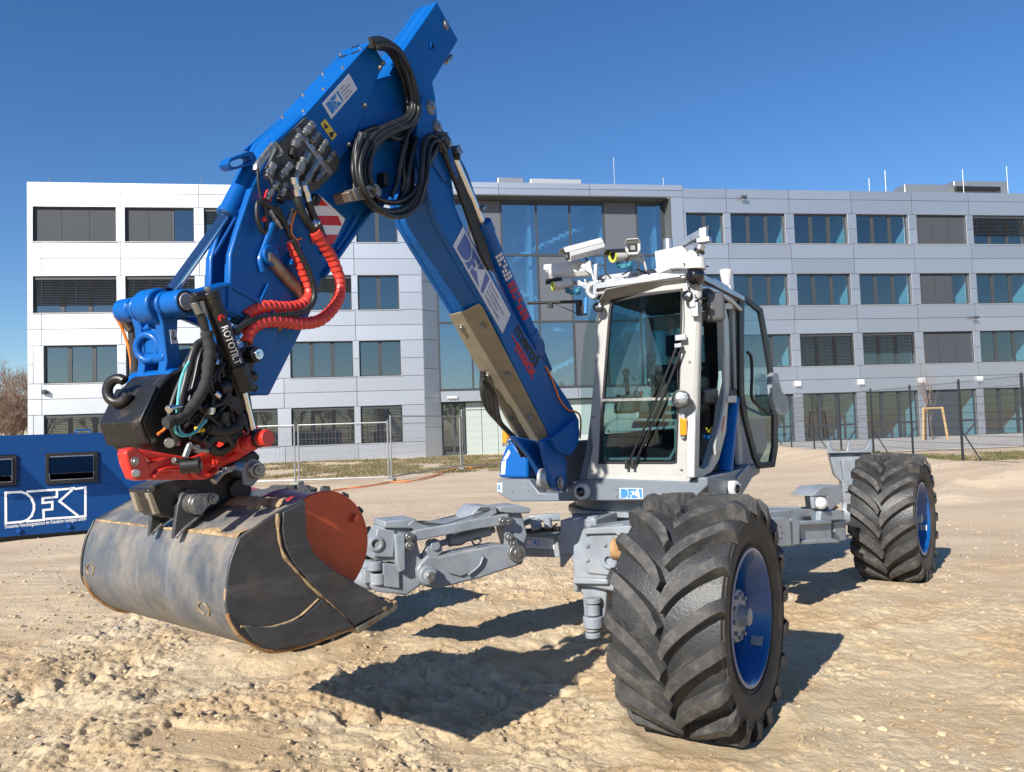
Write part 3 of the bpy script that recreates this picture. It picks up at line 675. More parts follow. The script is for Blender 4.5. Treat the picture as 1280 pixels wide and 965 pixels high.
# corner column and parapet over the stairwell
GL, GRt, GN = .62, 14.05, -.9
panel(14.05, 14.80, 0, 7.5); panel(14.05, 14.80, 7.5, 14.35)
for a, b_ in ((-.3, 4.1), (4.1, 9.3), (9.3, 14.8)): panel(a, b_, 14.35, 14.72 if a > -1 else CT, .03); panel(a, b_, 14.72, CT, .03)
mb = MB(); mb.box(WL(6.9, -.5, 14.32), (13.9, 1.1, .05), D, N); mb.box(WL(14.02, -.5, 7.2), (.05, .8, 14.2), D, N); mb.build('stairwell_reveal', M['backing'], bld, smooth=0)
# slanted return left of the stairwell, in panels
pa, pb = WL(-.30, 0, 0), WL(GL+.02, GN, 0)
for k in range(9):
    z0, z1 = 14.35*k/9, 14.35*(k+1)/9
    mb = MB(); mb.prism([pa+Z*(z0+.012)+D*.012, pb+Z*(z0+.012)-D*.012, pb+Z*(z1-.012)-D*.012, pa+Z*(z1-.012)+D*.012], -(D*.6+N*.6)*.05); mb.build('facade_panel', M['panel'], bld, smooth=0)
backing.prism([pa-N*.07+D*.0, pb-N*.08, pb-N*.08+Z*14.35, pa-N*.07+Z*14.35], -N*.05)
# curtain wall
cu = [GL, 2.42, 4.02, 5.62, 7.42, 9.35, 11.05, 12.45, GRt]
cu = []
for px in (546, 587, 628, 672, 714, 756, 798, 838):
    p = onp(px, 330, B0+N*GN, N)-B0; cu.append(p.dot(D))
cz = [3.62, 7.35, 11.15, 14.30]
cw = MB()
def cbar(a, b_, c, d, e=0): cw.box(WL((a+b_)/2, GN+e, (c+d)/2), (b_-a, .12, d-c), D, N)
for u_ in cu: cbar(u_-.05, u_+.05, 3.6, 14.3)
for z_ in cz: cbar(cu[0], cu[-1], z_-.06, z_+.06, .004)
wo = cw.build('curtain_wall', M['frame'], bld, smooth=0)
greys = {(1, 2), (5, 2), (3, 1), (4, 0)}
for r_ in range(3):
    for c in range(7):
        a, b_, z0, z1 = cu[c]+.05, cu[c+1]-.05, cz[r_]+.06, cz[r_+1]-.06
        q_ = MB(); 
        if (c, r_) in greys: q_.box(WL((a+b_)/2, GN+.01, (z0+z1)/2), (b_-a, .03, z1-z0), D, N); q_.build('grey_infill', M['greypanel'], wo, smooth=0)
        else: q_.box(WL((a+b_)/2, GN, (z0+z1)/2), (b_-a, .015, z1-z0), D, N); q_.build('pane', M['cwglass'], wo, smooth=0)
# entrance level
for a, b_ in ((cu[0], 4.2), (4.2, 8.4), (8.4, 14.05)): panel(a, b_, 2.95, 3.55, GN+.12)
p = MB(); p.box(WL(3.1, GN-1.0, 1.5), (2.0, .05, 2.9), D, N)
for u_, z_ in ((2.65, 1.55), (3.55, 1.55)): pass
ed_ = MB(); e0_, e1_ = cu[0]+.05, 1.95
ed_.box(WL((e0_+e1_)/2, GN-.3, 2.88), (e1_-e0_, .1, .12), D, N)
for u_ in (e0_+.05, (e0_+e1_)/2, e1_-.05): ed_.box(WL(u_, GN-.3, 1.42), (.1, .1, 2.84), D, N)
ed_.box(WL((e0_+e1_)/2, GN-.304, .1), (e1_-e0_, .1, .16), D, N)
do = ed_.build('entrance_door', M['frame'], bld, smooth=0)
q_ = MB(); q_.box(WL((e0_+e1_)/2, GN-.3, 1.45), (e1_-e0_-.1, .015, 2.8), D, N); q_.build('pane', M['bglass'], do, smooth=0)
q_ = MB(); q_.cyl(WL(1.2, GN-.2, .9), WL(1.2, GN-.2, 1.5), .02); q_.build('handle', M['alu'], do)
for a, b_ in ((2.0, 2.9), (2.9, 3.8), (3.8, 5.4), (5.4, 7.4), (7.4, 9.4), (9.4, 11.6), (11.6, 14.0)):
    q_ = MB(); q_.box(WL((a+b_)/2, GN-.35, 1.45), (b_-a-.03, .06, 2.9), D, N); q_.build('entrance_panel', M['palegreen'], bld, smooth=0)
q_ = MB(); q_.box(WL(1.25, GN+.20, 3.2), (.55, .12, .14), D, N); q_.build('wall_lamp', M['white2'], bld, bevel=.02)
for u_ in (21.3, 25.3, 29.25, 33.1):
    q_ = MB(); q_.box(WL(u_, .08, 3.42), (.34, .16, .32), D, N); q_.build('wall_lamp', M['white2'], bld, bevel=.02)
q_ = MB(); q_.box(WL(-19.3, .12, 4.0), (.28, .2, .22), (D+N*.5).normalized(), N); q_.build('floodlight', M['blind'], bld, bevel=.02)
def cctv(u_, z_):
    q_ = MB(); q_.cyl(WL(u_, .0, z_), WL(u_-.1, .25, z_-.05), .05); q_.box(WL(u_-.2, .3, z_-.02), (.36, .13, .13), D, N); q_.build('wall_camera', M['blind'], bld, bevel=.01)
cctv(18.6, 14.35); cctv(33.1, 7.15)
# roof, flanks, interior
rf = MB(); rf.box(WL(-10.2, -8.2, LT-.25), (19.7, 16.0, .2), D, N); rf.box(WL(7.2, -8.6, 14.6), (15.0, 15.6, .2), D, N); rf.box(WL(28.1, -8.2, RT-.25), (26.6, 16, .2), D, N)
ro = rf.build('roof', M['concrete'], bld, smooth=0)
fl = MB(); fl.box(WL(-20.07, -8.1, 7.2), (.08, 16.0, 14.9), D, N); fl.box(WL(41.35, -8.1, 7.2), (.08, 16, 15), D, N); fl.box(WL(10.6, -16.1, 7.2), (61.4, .1, 14.6), D, N); fl.build('flank_wall', M['panel'], bld, smooth=0)
backing.build('facade_backing', M['backing'], bld, smooth=0)
it = MB()
for z_ in (0.05, 3.75, 7.4, 11.05, 14.2):
    it.box(WL(-10.2, -3.2, z_-.12), (19.5, 5.6, .2), D, N); it.box(WL(28.1, -3.2, z_-.12), (26.4, 5.6, .2), D, N)
it.build('interior_floor', M['innerdark'], bld, smooth=0)
it = MB()
for a in [(-20.0)]+[(LC[i_][1]+LC[i_+1][0])/2 for i_ in range(4)]+[-.4]+[(RC[i_][1]+RC[i_+1][0])/2 for i_ in range(6)]+[14.9, 41.2]: it.box(WL(a, -3.2, 7.0), (.16, 5.5, 14.2), D, N)
it.box(WL(-10.2, -6.1, 7.0), (19.6, .1, 14.2), D, N); it.box(WL(28.1, -6.1, 7.0), (26.5, .1, 14.2), D, N)
it.box(WL(7.2, -6.6, 9.0), (14.6, .1, 11), D, N)
for u_, z0, z1 in ((6.05, 3.6, 14.2), (10.4, 3.6, 14.2), (13.6, 3.6, 14.2)): it.box(WL(u_, -3.4, (z0+z1)/2), (.2, 3.6, z1-z0), D, N)
it.build('interior_wall', M['inner'], bld, smooth=0)
# stairs behind the glass
st = MB()
for z_ in (3.4, 7.2, 11.0, 14.1): st.box(WL(7.3, -4.9, z_), (13.2, 3.2, .22), D, N); 
for z0, a, b_ in ((3.6, 5.0, 9.0), (7.3, 9.6, 5.4), (11.1, 5.0, 9.2), (5.4, 9.2, 12.6)):
    for k in range(12):
        f = k/11; st.box(WL(a+(b_-a)*f, -2.3, z0+1.9*f), (abs(b_-a)/11, 1.2, .18), D, N)
st.build('staircase', M['inner'], bld, smooth=0)
rl = MB()
for z0, a, b_ in ((3.6, 5.0, 9.0), (7.3, 9.6, 5.4), (11.1, 5.0, 9.2), (5.4, 9.2, 12.6)):
    p0_, p1_ = WL(a, -1.66, z0+1.0), WL(b_, -1.66, z0+2.9); rl.cyl(p0_, p1_, .035, n=6); rl.cyl(p0_-Z*.25, p1_-Z*.25, .02, n=6)
for z_ in (7.2, 11.0):
    rl.cyl(WL(1, -3.2, z_+1.1), WL(13.5, -3.2, z_+1.1), .03, n=6)
    for k in range(60): rl.cyl(WL(1+.21*k, -3.2, z_+.1), WL(1+.21*k, -3.2, z_+1.1), .012, n=4)
rl.build('stair_railing', M['alu'], bld)
# roof plant
def pu(px, n_): p = onp(px, 230, B0+N*n_, N)-B0; return p.dot(D)
def plant(px0, px1, py0, py1, n_, name, mt, dep=1.6):
    a, b_ = onp(px0, py1, B0+N*n_, N)-B0, onp(px1, py0, B0+N*n_, N)-B0
    q_ = MB(); q_.box(WL((a.dot(D)+b_.dot(D))/2, n_-dep/2, (13.9+b_.z)/2), (b_.dot(D)-a.dot(D), dep, b_.z-13.9), D, N); return q_.build(name, mt, ro, bevel=.05)
plant(622, 655, 222, 232, -3, 'vent_box', M['galv']); plant(663, 727, 224, 232, -3, 'ventilation_unit', M['sill'])
plant(1131, 1195, 231, 241, -6, 'duct', M['galv'], 1.2); plant(1193, 1259, 227, 241, -6, 'air_handling_unit', M['galv'], 2.4)
q_ = MB(); a_ = onp(1194, 238, B0+N*-5.9, N)-B0; b_ = onp(1249, 234, B0+N*-5.9, N)-B0; q_.box(WL((a_.dot(D)+b_.dot(D))/2, -5.88, (a_.z+b_.z)/2), (b_.dot(D)-a_.dot(D), .2, b_.z-a_.z), D, N); q_.build('louvre', M['black'], ro, smooth=0)
for px, py in ((62, 222), (252, 222), (767, 197), (829, 222), (1086, 223), (1106, 213), (1203, 212), (1258, 208)):
    p = onp(px, py, B0+N*-2, N); MB().cyl(V((p.x, p.y, 14.3)), p, .022, n=6).build('lightning_rod', M['galv'], ro)
# ================================================================ WALKING EXCAVATOR
EX = thing('walking_excavator', 'blue and grey walking excavator with white cab, raised arm and a tilted bucket', 'excavator', (1.1, 6.6, 0))
def part(mb, name, m, bevel=.004, parent=None, smooth=32, **k): return mb.build(name, m, parent or EX, bevel=bevel, smooth=smooth, **k)
def bolt(mb, p, n_, r=.014, h=.012):
    mb.cyl(p-n_*.002, p+n_*h*.4, r*1.35, n=12); mb.cyl(p+n_*h*.3, p+n_*h, r, r*.85, n=8)
# ---------------------------------------------------------------- wheels
def tyre_r(a):                                   # carcass radius at axial position a (half width .27)
    a = abs(a)/.27
    return .538-.014*a*a-.05*max(0, a-.75)**2*8
def make_wheel():
    root = MB(); 
    O = V((0, 0, 0)); X = V((1, 0, 0))
    prof = [(-.20, .315), (-.235, .33), (-.262, .40), (-.272, .46), (-.262, .515)]+[(a, tyre_r(a)) for a in (-.24, -.16, -.08, 0, .08, .16, .24)]+[(.262, .515), (.272, .46), (.262, .40), (.235, .33), (.20, .315)]
    k0 = len(root.f); root.lathe(O, X, prof, 72, cap=False)
    for f_ in range(k0, len(root.f)):
        c_ = sum((V(root.v[i_]) for i_ in root.f[f_]), V((0, 0, 0)))/4
        if abs(c_.x) > .245 and math.hypot(c_.y, c_.z) < .50: root.mi[f_] = 2
    root.m = 1
    npitch = 18
    for side in (1, -1):
        for k in range(npitch):
            th0 = 2*math.pi*(k+(.5 if side < 0 else 0))/npitch
            rows = []; ns = 9
            for j in range(ns):
                f = j/(ns-1); a = .004+.268*f; th = th0-.42*f**.70
                w_ = .0250+.003*(1-f); h_ = .050
                if j == 0: w_ = .019
                rc_ = tyre_r(a)-.006; rt = min(.600, .600-.012*f*f)
                if f > .86: rt = .600-.03*(f-.86)/.14
                dth = w_/.57; ct = .05/.57*.5
                ca = (a*.0)
                slope = .18
                rows.append([(side*(a+.016), rc_, th+dth*1.22), (side*(a+.008), rt, th+dth), (side*(a-.008), rt, th-dth), (side*(a-.016), rc_, th-dth*1.22)])
            f = 1.0
            rows.append([(side*.281, .500, th0-.45+.07), (side*.284, .530, th0-.45+.05), (side*.284, .530, th0-.45-.05), (side*.281, .500, th0-.45-.07)])
            rows.append([(side*.274, .478, th0-.465+.05), (side*.277, .483, th0-.465+.03), (side*.277, .483, th0-.465-.03), (side*.274, .478, th0-.465-.05)])
            vs = [V((a, r*math.cos(t_), r*math.sin(t_))) for row in rows for a, r, t_ in row]; fs = []
            n_ = len(rows)
            for j in range(n_-1):
                for q_ in range(3): fs.append((j*4+q_, j*4+q_+1, (j+1)*4+q_+1, (j+1)*4+q_))
            fs.append((0, 1, 2, 3)); fs.append(((n_-1)*4+3, (n_-1)*4+2, (n_-1)*4+1, (n_-1)*4))
            root.add(vs, fs)
    root.m = 2
    for rr in (.345, .365, .49): root.torus(V((.25 if rr < .4 else .2685, 0, 0)), X, rr, .004, 72, 6)
    rim = MB()
    rim.lathe(O, X, [(.235, .335), (.250, .333), (.252, .318), (.235, .300), (.19, .292), (.17, .275), (.10, .268), (.06, .262), (.04, .24), (.035, .15), (.035, .06)], 56, cap=False)
    rim.lathe(O, X, [(.03, .06), (-.0, .15), (-.03, .25), (-.2, .29), (-.235, .30), (-.25, .318), (-.25, .333), (-.235, .335)], 56, cap=False)
    for k in range(5):
        a = 2*math.pi*k/5; c = V((.038, .2*math.cos(a), .2*math.sin(a))); rim.cyl(c, c+X*.012, .022, n=10)
    hub = MB(); hub.lathe(O, X, [(.03, .132), (.165, .132), (.182, .124), (.188, .055), (.212, .048), (.236, .043), (.240, .03), (.240, 0.0005)], 28)
    for k in range(10):
        a = 2*math.pi*k/10; c = V((.184, .100*math.cos(a), .105*math.sin(a))); hub.cyl(c, c+X*.016, .011, n=6)
    hub.lathe(O, X, [(-.30, .12), (-.06, .13)], 20)
    return root, rim, hub
_w = make_wheel()
_wt = _w[0].build('tyre', [M['tyre'], M['tyre_lug'], M['tyre_side']], None, smooth=38, bevel=.009); _wr = _w[1].build('rim', M['rim'], None, smooth=38); _wh = _w[2].build('hub', M['grey'], None, smooth=38, bevel=.003)
lbl = MB(); lbl.box(V((.20, .19, -.195)), (.06, .05, .002), V((1, 0, 0)), V((0, .7, .714)), V((0, -.714, .7))); _wl = lbl.build('rim_sticker', M['sill'], None)
def wheel(x, y, z, ang, roll, first=False, flip=False):
    wo = bpy.data.objects.new('wheel', None); col.objects.link(wo); wo.parent = EX
    wo.location = V((x, y, z))-ORG[EX.name]
    wo.rotation_euler = (roll, 0, 0)
    wo.rotation_mode = 'XYZ'
    wo.matrix_local = Matrix.Translation(V((x, y, z))-ORG[EX.name]) @ Matrix.Rotation(ang, 4, 'Z') @ Matrix.Rotation(roll, 4, 'X')
    for src in (_wt, _wr, _wh, _wl):
        c = src if first else src.copy()
        if not first: col.objects.link(c)
        c.parent = wo
    return wo
WZ = .585
wheel(.93, 4.10, WZ, -R(33), .12, True)
wheel(3.56, 7.60, WZ-.01, -R(37), .35)
wheel(-1.66, 6.05, WZ-.02, -R(34)+math.pi, .2)
wheel(1.15, 9.25, WZ, -R(34)+math.pi, .4)
# ---------------------------------------------------------------- boom
SB = -.52; WB = .28
BR = [(528, 119), (540, 122), (546, 133), (547, 149), (563, 179), (571, 216), (556, 226), (580, 283), (605, 324), (659, 420), (688, 466), (712, 502), (724, 525), (724, 548), (712, 570), (702, 566), (709, 575), (708, 604), (702, 614), (694, 611), (689, 600), (679, 560), (675, 552), (689, 545), (672, 511), (650, 469), (614, 395), (560, 302), (545, 275), (533, 235), (520, 190), (522, 150)]
mb = MB(); mb.prism(Ss(SB, BR), -U*.035)
core = [(571, 222), (580, 283), (605, 324), (659, 420), (688, 466), (712, 502), (720, 525), (706, 552), (689, 546), (672, 511), (650, 469), (614, 395), (560, 302), (545, 275), (535, 235)]
mb.prism([p-U*.035 for p in Ss(SB, core)], -U*(WB-.07)); BL = [p for p in BR if not (p[1] > 552)]
mb.prism([p-U*(WB-.035) for p in Ss(SB, BL)], -U*.035)
mb.prism(Ss(SB-.115, [(642, 545), (672, 551), (700, 555), (706, 575), (700, 606), (692, 613), (684, 611), (677, 596), (664, 572)]), -U*.035)
boom = part(mb, 'boom', M['blue'], .008)
# clevis plates, pins
mb = MB()
for px, py, r in ((538, 134, .042), (546, 159, .042), (559, 178, .036)):
    p = S(SB, px, py); mb.cyl(p-U*(WB+.02), p+U*.006, r, n=24); mb.cyl(p+U*.005, p+U*.014, r*.82, n=24); bolt(mb, p+U*.014, U, .012)
part(mb, 'pivot_pin', M['zinc'], .002, boom)
mb = MB(); p = S(SB, 698, 604); mb.cyl(p-U*.155, p+U*.02, .045, n=24); mb.cyl(p+U*.02, p+U*.03, .03, n=20); part(mb, 'pivot_pin', M['zinc'], .003, boom)
mb = MB(); p = S(SB, 694, 598); mb.cyl(p-U*.037, p-U*.113, .070, n=24); part(mb, 'pivot_sleeve', M['sill'], .006, boom)
# lower lug ribs: bright edges and the round tab
mb = MB(); mb.tube(Ss(SB+.004, [(674, 551), (684, 580), (692, 606), (698, 613)]), .010, 8); mb.tube(Ss(SB+.03, [(692, 551), (706, 540), (721, 526)]), .009, 8); part(mb, 'rib', M['blue'], 0, boom)
mb = MB(); mb.prism(Ss(SB+.05, [(690, 548), (722, 523), (725, 540), (723, 556), (714, 569), (702, 566), (694, 558)]), -U*.06); part(mb, 'side_lobe', M['blue'], .006, boom)
# bracket plate high on the boom
mb = MB(); mb.prism(Ss(SB+.012, [(543, 181), (552, 179), (573, 219), (571, 223), (556, 227), (541, 205)]), -U*.02)
for p in ((555, 192), (560.5, 205), (568, 217)): bolt(mb, S(SB+.012, *p), U, .010)
part(mb, 'hose_bracket', M['blue_dark'], .004, boom)
# galvanised guard plate on the underside, folded along its middle
A0, A1 = S(SB, 604, 377), S(SB, 691, 548); bd = (A1-A0).normalized(); un = bd.cross(U).normalized()
if un.dot(F) < 0: un = -un
def under(a, l_, h): return A0+bd*((A1-A0).length*l_)-U*WB*a+un*h
mb = MB(); hs = [(.04, .012), (.44, .034), (.52, .034), (1.0, .012)]
top = [under(.06, .03, .012), under(.10, .0, .014), under(.46, .02, .038), under(.97, .05, .012), under(1.0, .07, .012)]
bot = [under(.06, .955, .012), under(.13, .99, .014), under(.46, 1.03, .038), under(.97, 1.03, .012), under(1.0, .99, .012)]
vs = top+bot; fs = [(i_, i_+1, i_+6, i_+5) for i_ in range(4)]
th = [p-un*.008 for p in vs]; k = len(vs)
mb.add(vs+th, fs+[tuple(j+k for j in f[::-1]) for f in fs]+[(0, 5, 5+k, k), (4, 4+k, 9+k, 9)]+[(i_, i_+k, i_+1+k, i_+1) for i_ in range(4)]+[(i_+5, i_+6, i_+6+k, i_+5+k) for i_ in range(4)])
part(mb, 'guard_plate', M['plate'], .004, boom, smooth=20)
mb = MB()
for a in (.25, .80):
    for l_ in (.13, .47, .80): bolt(mb, under(a, l_, .012+(.022*(1-abs(a-.46)/.5))), un, .017, .022)
part(mb, 'guard_bolt', M['zinc'], .001, boom)
# white lettered plate on the boom side
o_, e1, e2, e3 = S(SB+.003, 566, 307), S(SB+.003, 628, 417), S(SB+.003, 580, 286), S(SB+.003, 640, 396)
ex = (e1-o_).normalized(); ey = (e2-o_); ey = (ey-ex*ey.dot(ex)).normalized(); LW, LH = (e1-o_).length, (e2-o_).dot(ey)
def dec(x, y, h=0): return o_+ex*(LW*x)+ey*(LH*y)+U*h
MB().prism([dec(0, 0), dec(1, 0), dec(1, 1), dec(0, 1)], U*.002).build('lettering_plate', M['sticker'], boom, smooth=0)
def dfki(mb, P, h=0.0006):
    """solid letter block in the unit square, P(x, y)"""
    arc = [(.20*math.cos(R(a))+.16, .5+.5*math.sin(R(a))) for a in range(90, -91, -15)]
    mb.flat([P(x, y) for x, y in [(.0, 1)]+arc+[(.0, 0)]])
    mb.flat([P(x, y) for x, y in [(.30, 1), (.62, 1), (.62, .72), (.46, .72), (.46, .62), (.56, .62), (.56, .36), (.46, .36), (.46, 0), (.30, 0), (.37, .3), (.39, .5), (.37, .7)]])
    mb.flat([P(x, y) for x, y in [(.64, 1), (.80, 1), (.62, .55)]]); mb.flat([P(x, y) for x, y in [(.62, .45), (.86, 0), (.50, 0), (.50, .30), (.60, .32)]])
    mb.flat([P(x, y) for x, y in [(.84, 1), (1, 1), (1, 0), (.92, 0)]])
lg = MB(); dfki(lg, lambda x, y: dec(.05+.50*x, .10+.80*y, .0035)); lg.build('lettering', M['ink_blue'], boom, recalc=False, smooth=0)
tx = MB()
for k, s_ in enumerate(('Deutsches', 'Forschungszentrum', 'für Künstliche', 'Intelligenz GmbH')):
    put_text(tx, s_, dec(.585, .76-.2*k, .0035), ex, ey, height=LH*.115, bold=.004)
tx.build('lettering', M['ink'], boom, recalc=False, smooth=0)
# maker's lettering
b0, b1 = S(SB+.002, 643.5, 414.5), S(SB+.002, 670, 460); ex = (b1-b0).normalized(); ey = U.cross(ex); ey = ey if ey.x > 0 else -ey
put = MB(); put_text(put, 'menzi', b0, ex, ey, width=(b1-b0).length, bold=.035); put.build('lettering', M['ink'], boom, recalc=False, smooth=0)
b0, b1 = S(SB+.002, 643.5, 436), S(SB+.002, 666, 478); L = (b1-b0).length
put = MB(); put_text(put, 'muck', b0, ex, ey, width=L, bold=.04)
q0 = S(SB+.002, 639, 419); put.flat([q0, q0+ex*L*1.0, q0+ex*L*1.0+ey*.012, q0+ey*.012]); put.build('lettering', M['ink_red'], boom, recalc=False, smooth=0)
# stick cylinder lying along the top of the boom
sc_ = -.60
ca, cb = S(sc_, 603, 282), S(sc_, 664, 424); cdv = (cb-ca).normalized()
mb = MB(); mb.cyl(ca, cb, .058, n=24); mb.cyl(ca-cdv*.02, ca+cdv*.06, .066, n=24); mb.cyl(cb-cdv*.06, cb+cdv*.04, .066, n=24); cy = part(mb, 'stick_cylinder', M['blue'], .004)
mb = MB(); mb.cyl(ca-cdv*.62, ca, .032, n=20); part(mb, 'piston_rod', M['chrome'], 0, cy)
mb = MB()
upc = U.cross(cdv).normalized(); upc = upc if upc.x > 0 else -upc
for k, (f0, f1, mt) in enumerate(((.22, .44, 0), (.46, .80, 1))):
    b = MB()
    vd_ = (CAM-ca).normalized(); nv = (vd_-cdv*vd_.dot(cdv)).normalized(); sv = cdv.cross(nv); sv = sv if sv.dot(upc) > 0 else -sv
    for dlt in (.1, .45, .8):
        nn = (nv*math.cos(dlt)+sv*math.sin(dlt)); 
        for j in range(7):
            if (j*3+int(dlt*10)) % 5 == 0: continue
            g0 = f0+(f1-f0)*j/7; g1 = g0+(f1-f0)/7*.72; tt = nn.cross(cdv)*.0075
            a, c = ca+(cb-ca)*g0+nn*.0592, ca+(cb-ca)*g1+nn*.0592; b.flat([a-tt, c-tt, c+tt, a+tt])
    b.build('lettering', M['ink_white'] if mt == 0 else M['ink_red'], cy, recalc=False, smooth=0)
mb = MB(); p = S(sc_, 668, 434); mb.lathe(p-U*.05, U, [(0, .07), (.10, .07)], 20); mb.prism(Ss(sc_+.02, [(655, 405), (668, 405), (691, 462), (684, 470)]), -U*.08); part(mb, 'cylinder_eye', M['blue_dark'], .005, cy)
# hoses along the boom back, at the foot, orange cable
mb = MB(); rh = random.Random(3)
for k in range(6):
    o = rh.uniform(-5, 5); s_ = SB+.03-.035*k; o = 3.2*k-3
    mb.tube([S(s_, 548+o*.3, 172), S(s_, 563+o, 205), S(s_, 577+o, 240), S(s_, 591+o, 280), S(s_, 604+o*.8, 318), S(s_, 612+o*.5, 336)], .0145, 8, 6)
part(mb, 'boom_hose', M['rubber_hose'], 0, smooth=60)
mb = MB()
for k in range(5):
    o = 2.6*k; p = S(SB-.03-.04*k, 598+o*1.6, 306+o*2.0); d = cdv; mb.cyl(p, p+d*.05, .017, n=8); mb.cyl(p+d*.05, p+d*.085, .021, n=6); mb.cyl(p+d*.085, p+d*.14, .014, n=8)
mb.box(S(SB-.05, 566, 190), (.10, .05, .05), U, cdv, upc); mb.box(S(SB-.1, 594, 262), (.14, .02, .05), U, cdv, upc)
part(mb, 'hose_fitting', M['zinc'], .001)
mb = MB()
for k in range(4):
    s_ = SB-WB+.02+.02*k; o = 4.6*k-2
    mb.tube([S(s_, 603, 462+o), S(s_, 605+o, 492), S(s_, 613+o, 515+o), S(s_, 628+o, 532+o), S(s_, 645+o, 552+o), S(s_, 655+o, 570)], .017, 8)
part(mb, 'boom_hose', M['rubber_hose'], 0, smooth=60)
mb = MB(); mb.tube([S(SB+.01, *p) for p in ((682, 458), (688, 469), (694, 485), (700, 500), (710, 512), (720, 515), (725, 520), (726, 533), (725, 548))], .007, 6)
part(mb, 'orange_cable', M['orange'], 0, smooth=60)
# ---------------------------------------------------------------- arm (stick)
SA = -.585; WA = .15
AR = [(546, 2), (573, 50), (541, 103), (545, 125), (540, 160), (505, 215), (478, 262), (464, 268), (425, 322), (416, 336), (402, 350), (388, 392), (354, 460), (337, 494), (310, 494), (300, 470), (290, 400), (287, 352), (288, 318), (296, 290), (316, 230), (331, 200), (345, 172), (380, 140), (440, 110), (487, 95), (503, 64)]
AW = [(546, 2), (573, 50), (541, 103), (545, 125), (540, 160), (505, 215), (478, 262), (464, 268), (425, 322), (416, 336), (402, 350), (388, 392), (354, 460), (337, 494), (325, 490), (322, 400), (318, 330), (324, 290), (334, 232), (337, 212), (331, 200), (345, 172), (380, 140), (440, 110), (487, 95), (503, 64)]
mb = MB(); mb.prism(Ss(SA, AR), -U*.036); mb.prism([p-U*.036 for p in Ss(SA, AW)], -U*(WA-.072)); mb.prism([p-U*(WA-.036) for p in Ss(SA, AR)], -U*.036)
arm = part(mb, 'arm', M['blue'], .007)
# raised edge flange and stiffeners on the arm's side
mb = MB()
for pts, w_ in (([(341, 280), (330, 310), (325, 325), (328, 340)], .016), ([(462, 264), (424, 318), (404, 346)], .014), ([(372, 262), (400, 305), (404, 318)], .012), ([(445, 270), (432, 294), (420, 312)], .010)):
    mb.tube(Ss(SA+.006, pts), w_, 8)
mb.prism(Ss(SA+.004, [(322, 378), (333, 354), (340, 372), (345, 380)]), U*.012)
mb.prism(Ss(SA, [(353, 332), (369, 311), (372, 318), (358, 333)]), U*.05)
part(mb, 'arm_stiffener', M['blue'], .003, arm)
mb = MB(); mb.prism(Ss(SA+.001, [(398, 243), (431, 274), (417, 304), (400, 306), (384, 285), (378, 264)]), U*.003); part(mb, 'warning_panel', M['ink_white'], 0, arm)
mb = MB()
for y0, y1 in ((244.5, 256.5), (269, 281), (292.5, 304)):
    def xa(y): return 398+(y-243)*.95 if y < 274 else 431-(y-274)*.47
    def xb(y): return 398-(y-243)*.95 if y < 264 else 378+(y-264)*.30
    mb.flat(Ss(SA+.0045, [(xb(y0), y0), (xa(y0), y0+1), (xa(y1), y1+1), (xb(y1), y1)]))
mb.build('warning_stripe', M['ink_red'], arm, recalc=False, smooth=0)
mb = MB(); mb.tube(Ss(SA+.01, [(331, 322), (338, 325), (362, 352), (372, 362), (378, 374)]), .030, 12); part(mb, 'worn_link', M['steel_dirty'], 0, arm)
mb = MB(); c = S(SA+.012, 336, 320); mb.cyl(c-U*.03, c+U*.02, .045, n=20); part(mb, 'link_boss', M['blue'], .004, arm)
mb = MB(); mb.tube(Ss(SA+.02, [(330, 405), (345, 407), (350, 410)]), .02, 10); part(mb, 'lower_pin', M['steel_dirty'], 0, arm)
mb = MB()                                                   # cut-outs and pins read as dark recess and washers
for px, py in ((557, 31),): bolt(mb, S(SA, px, py), U, .024, .014)
for px, py in ((558, 76), (557, 79)): mb.cyl(S(SA-.05, px, py), S(SA-.05, px+6, py-6), .013, n=8)
part(mb, 'arm_bolt', M['zinc'], .001, arm)
mb = MB()
p = S(SA, 539, 58); mb.lathe(p, U, [(.0, .019), (.012, .019), (.012, .015), (-.002, .015)], 20, True); part(mb, 'bushing', M['blue'], 0, arm)
mb = MB(); mb.cyl(p-U*.01, p+U*.002, .0145, n=16); part(mb, 'bore', M['blackp'], 0, arm)
# lifting bracket loop on top of the arm
mb = MB(); lp = Ss(SA-.01, [(284, 204), (289, 197), (312, 188.5), (317, 190), (321, 197), (321, 203), (313, 207), (293, 212), (288, 210)])
li = Ss(SA-.01, [(287, 204), (291, 201), (309, 195), (313, 196), (315, 199), (314, 202), (310, 204), (294, 208.5), (290, 208)])
n_ = len(lp); e = -U*.055
mb.add(lp+li+[q_+e for q_ in lp]+[q_+e for q_ in li], [f for i_ in range(n_) for j in [(i_+1) % n_] for f in ((i_, j, n_+j, n_+i_), (2*n_+i_, 3*n_+i_, 3*n_+j, 2*n_+j), (i_, 2*n_+i_, 2*n_+j, j), (n_+i_, n_+j, 3*n_+j, 3*n_+i_))])
part(mb, 'lifting_eye', M['blue'], .003, arm)
# tilt cylinder in its slot
sm = SA-.068
a, b = S(sm, 312, 212), S(sm, 283, 268); d = (b-a).normalized()
mb = MB(); mb.cyl(a, b, .037, n=24); mb.cyl(b-d*.02, b+d*.008, .041, n=24); cyl_ = part(mb, 'bucket_cylinder', M['blue'], .003)
mb = MB(); c = S(sm, 214, 364); mb.cyl(b, c, .022, n=20); part(mb, 'piston_rod', M['chrome'], 0, cyl_)
mb = MB(); mb.cyl(S(sm+.036, 300, 262), S(sm+.036, 268, 318), .006, n=8); part(mb, 'guide_rod', M['blue_dark'], 0, cyl_)
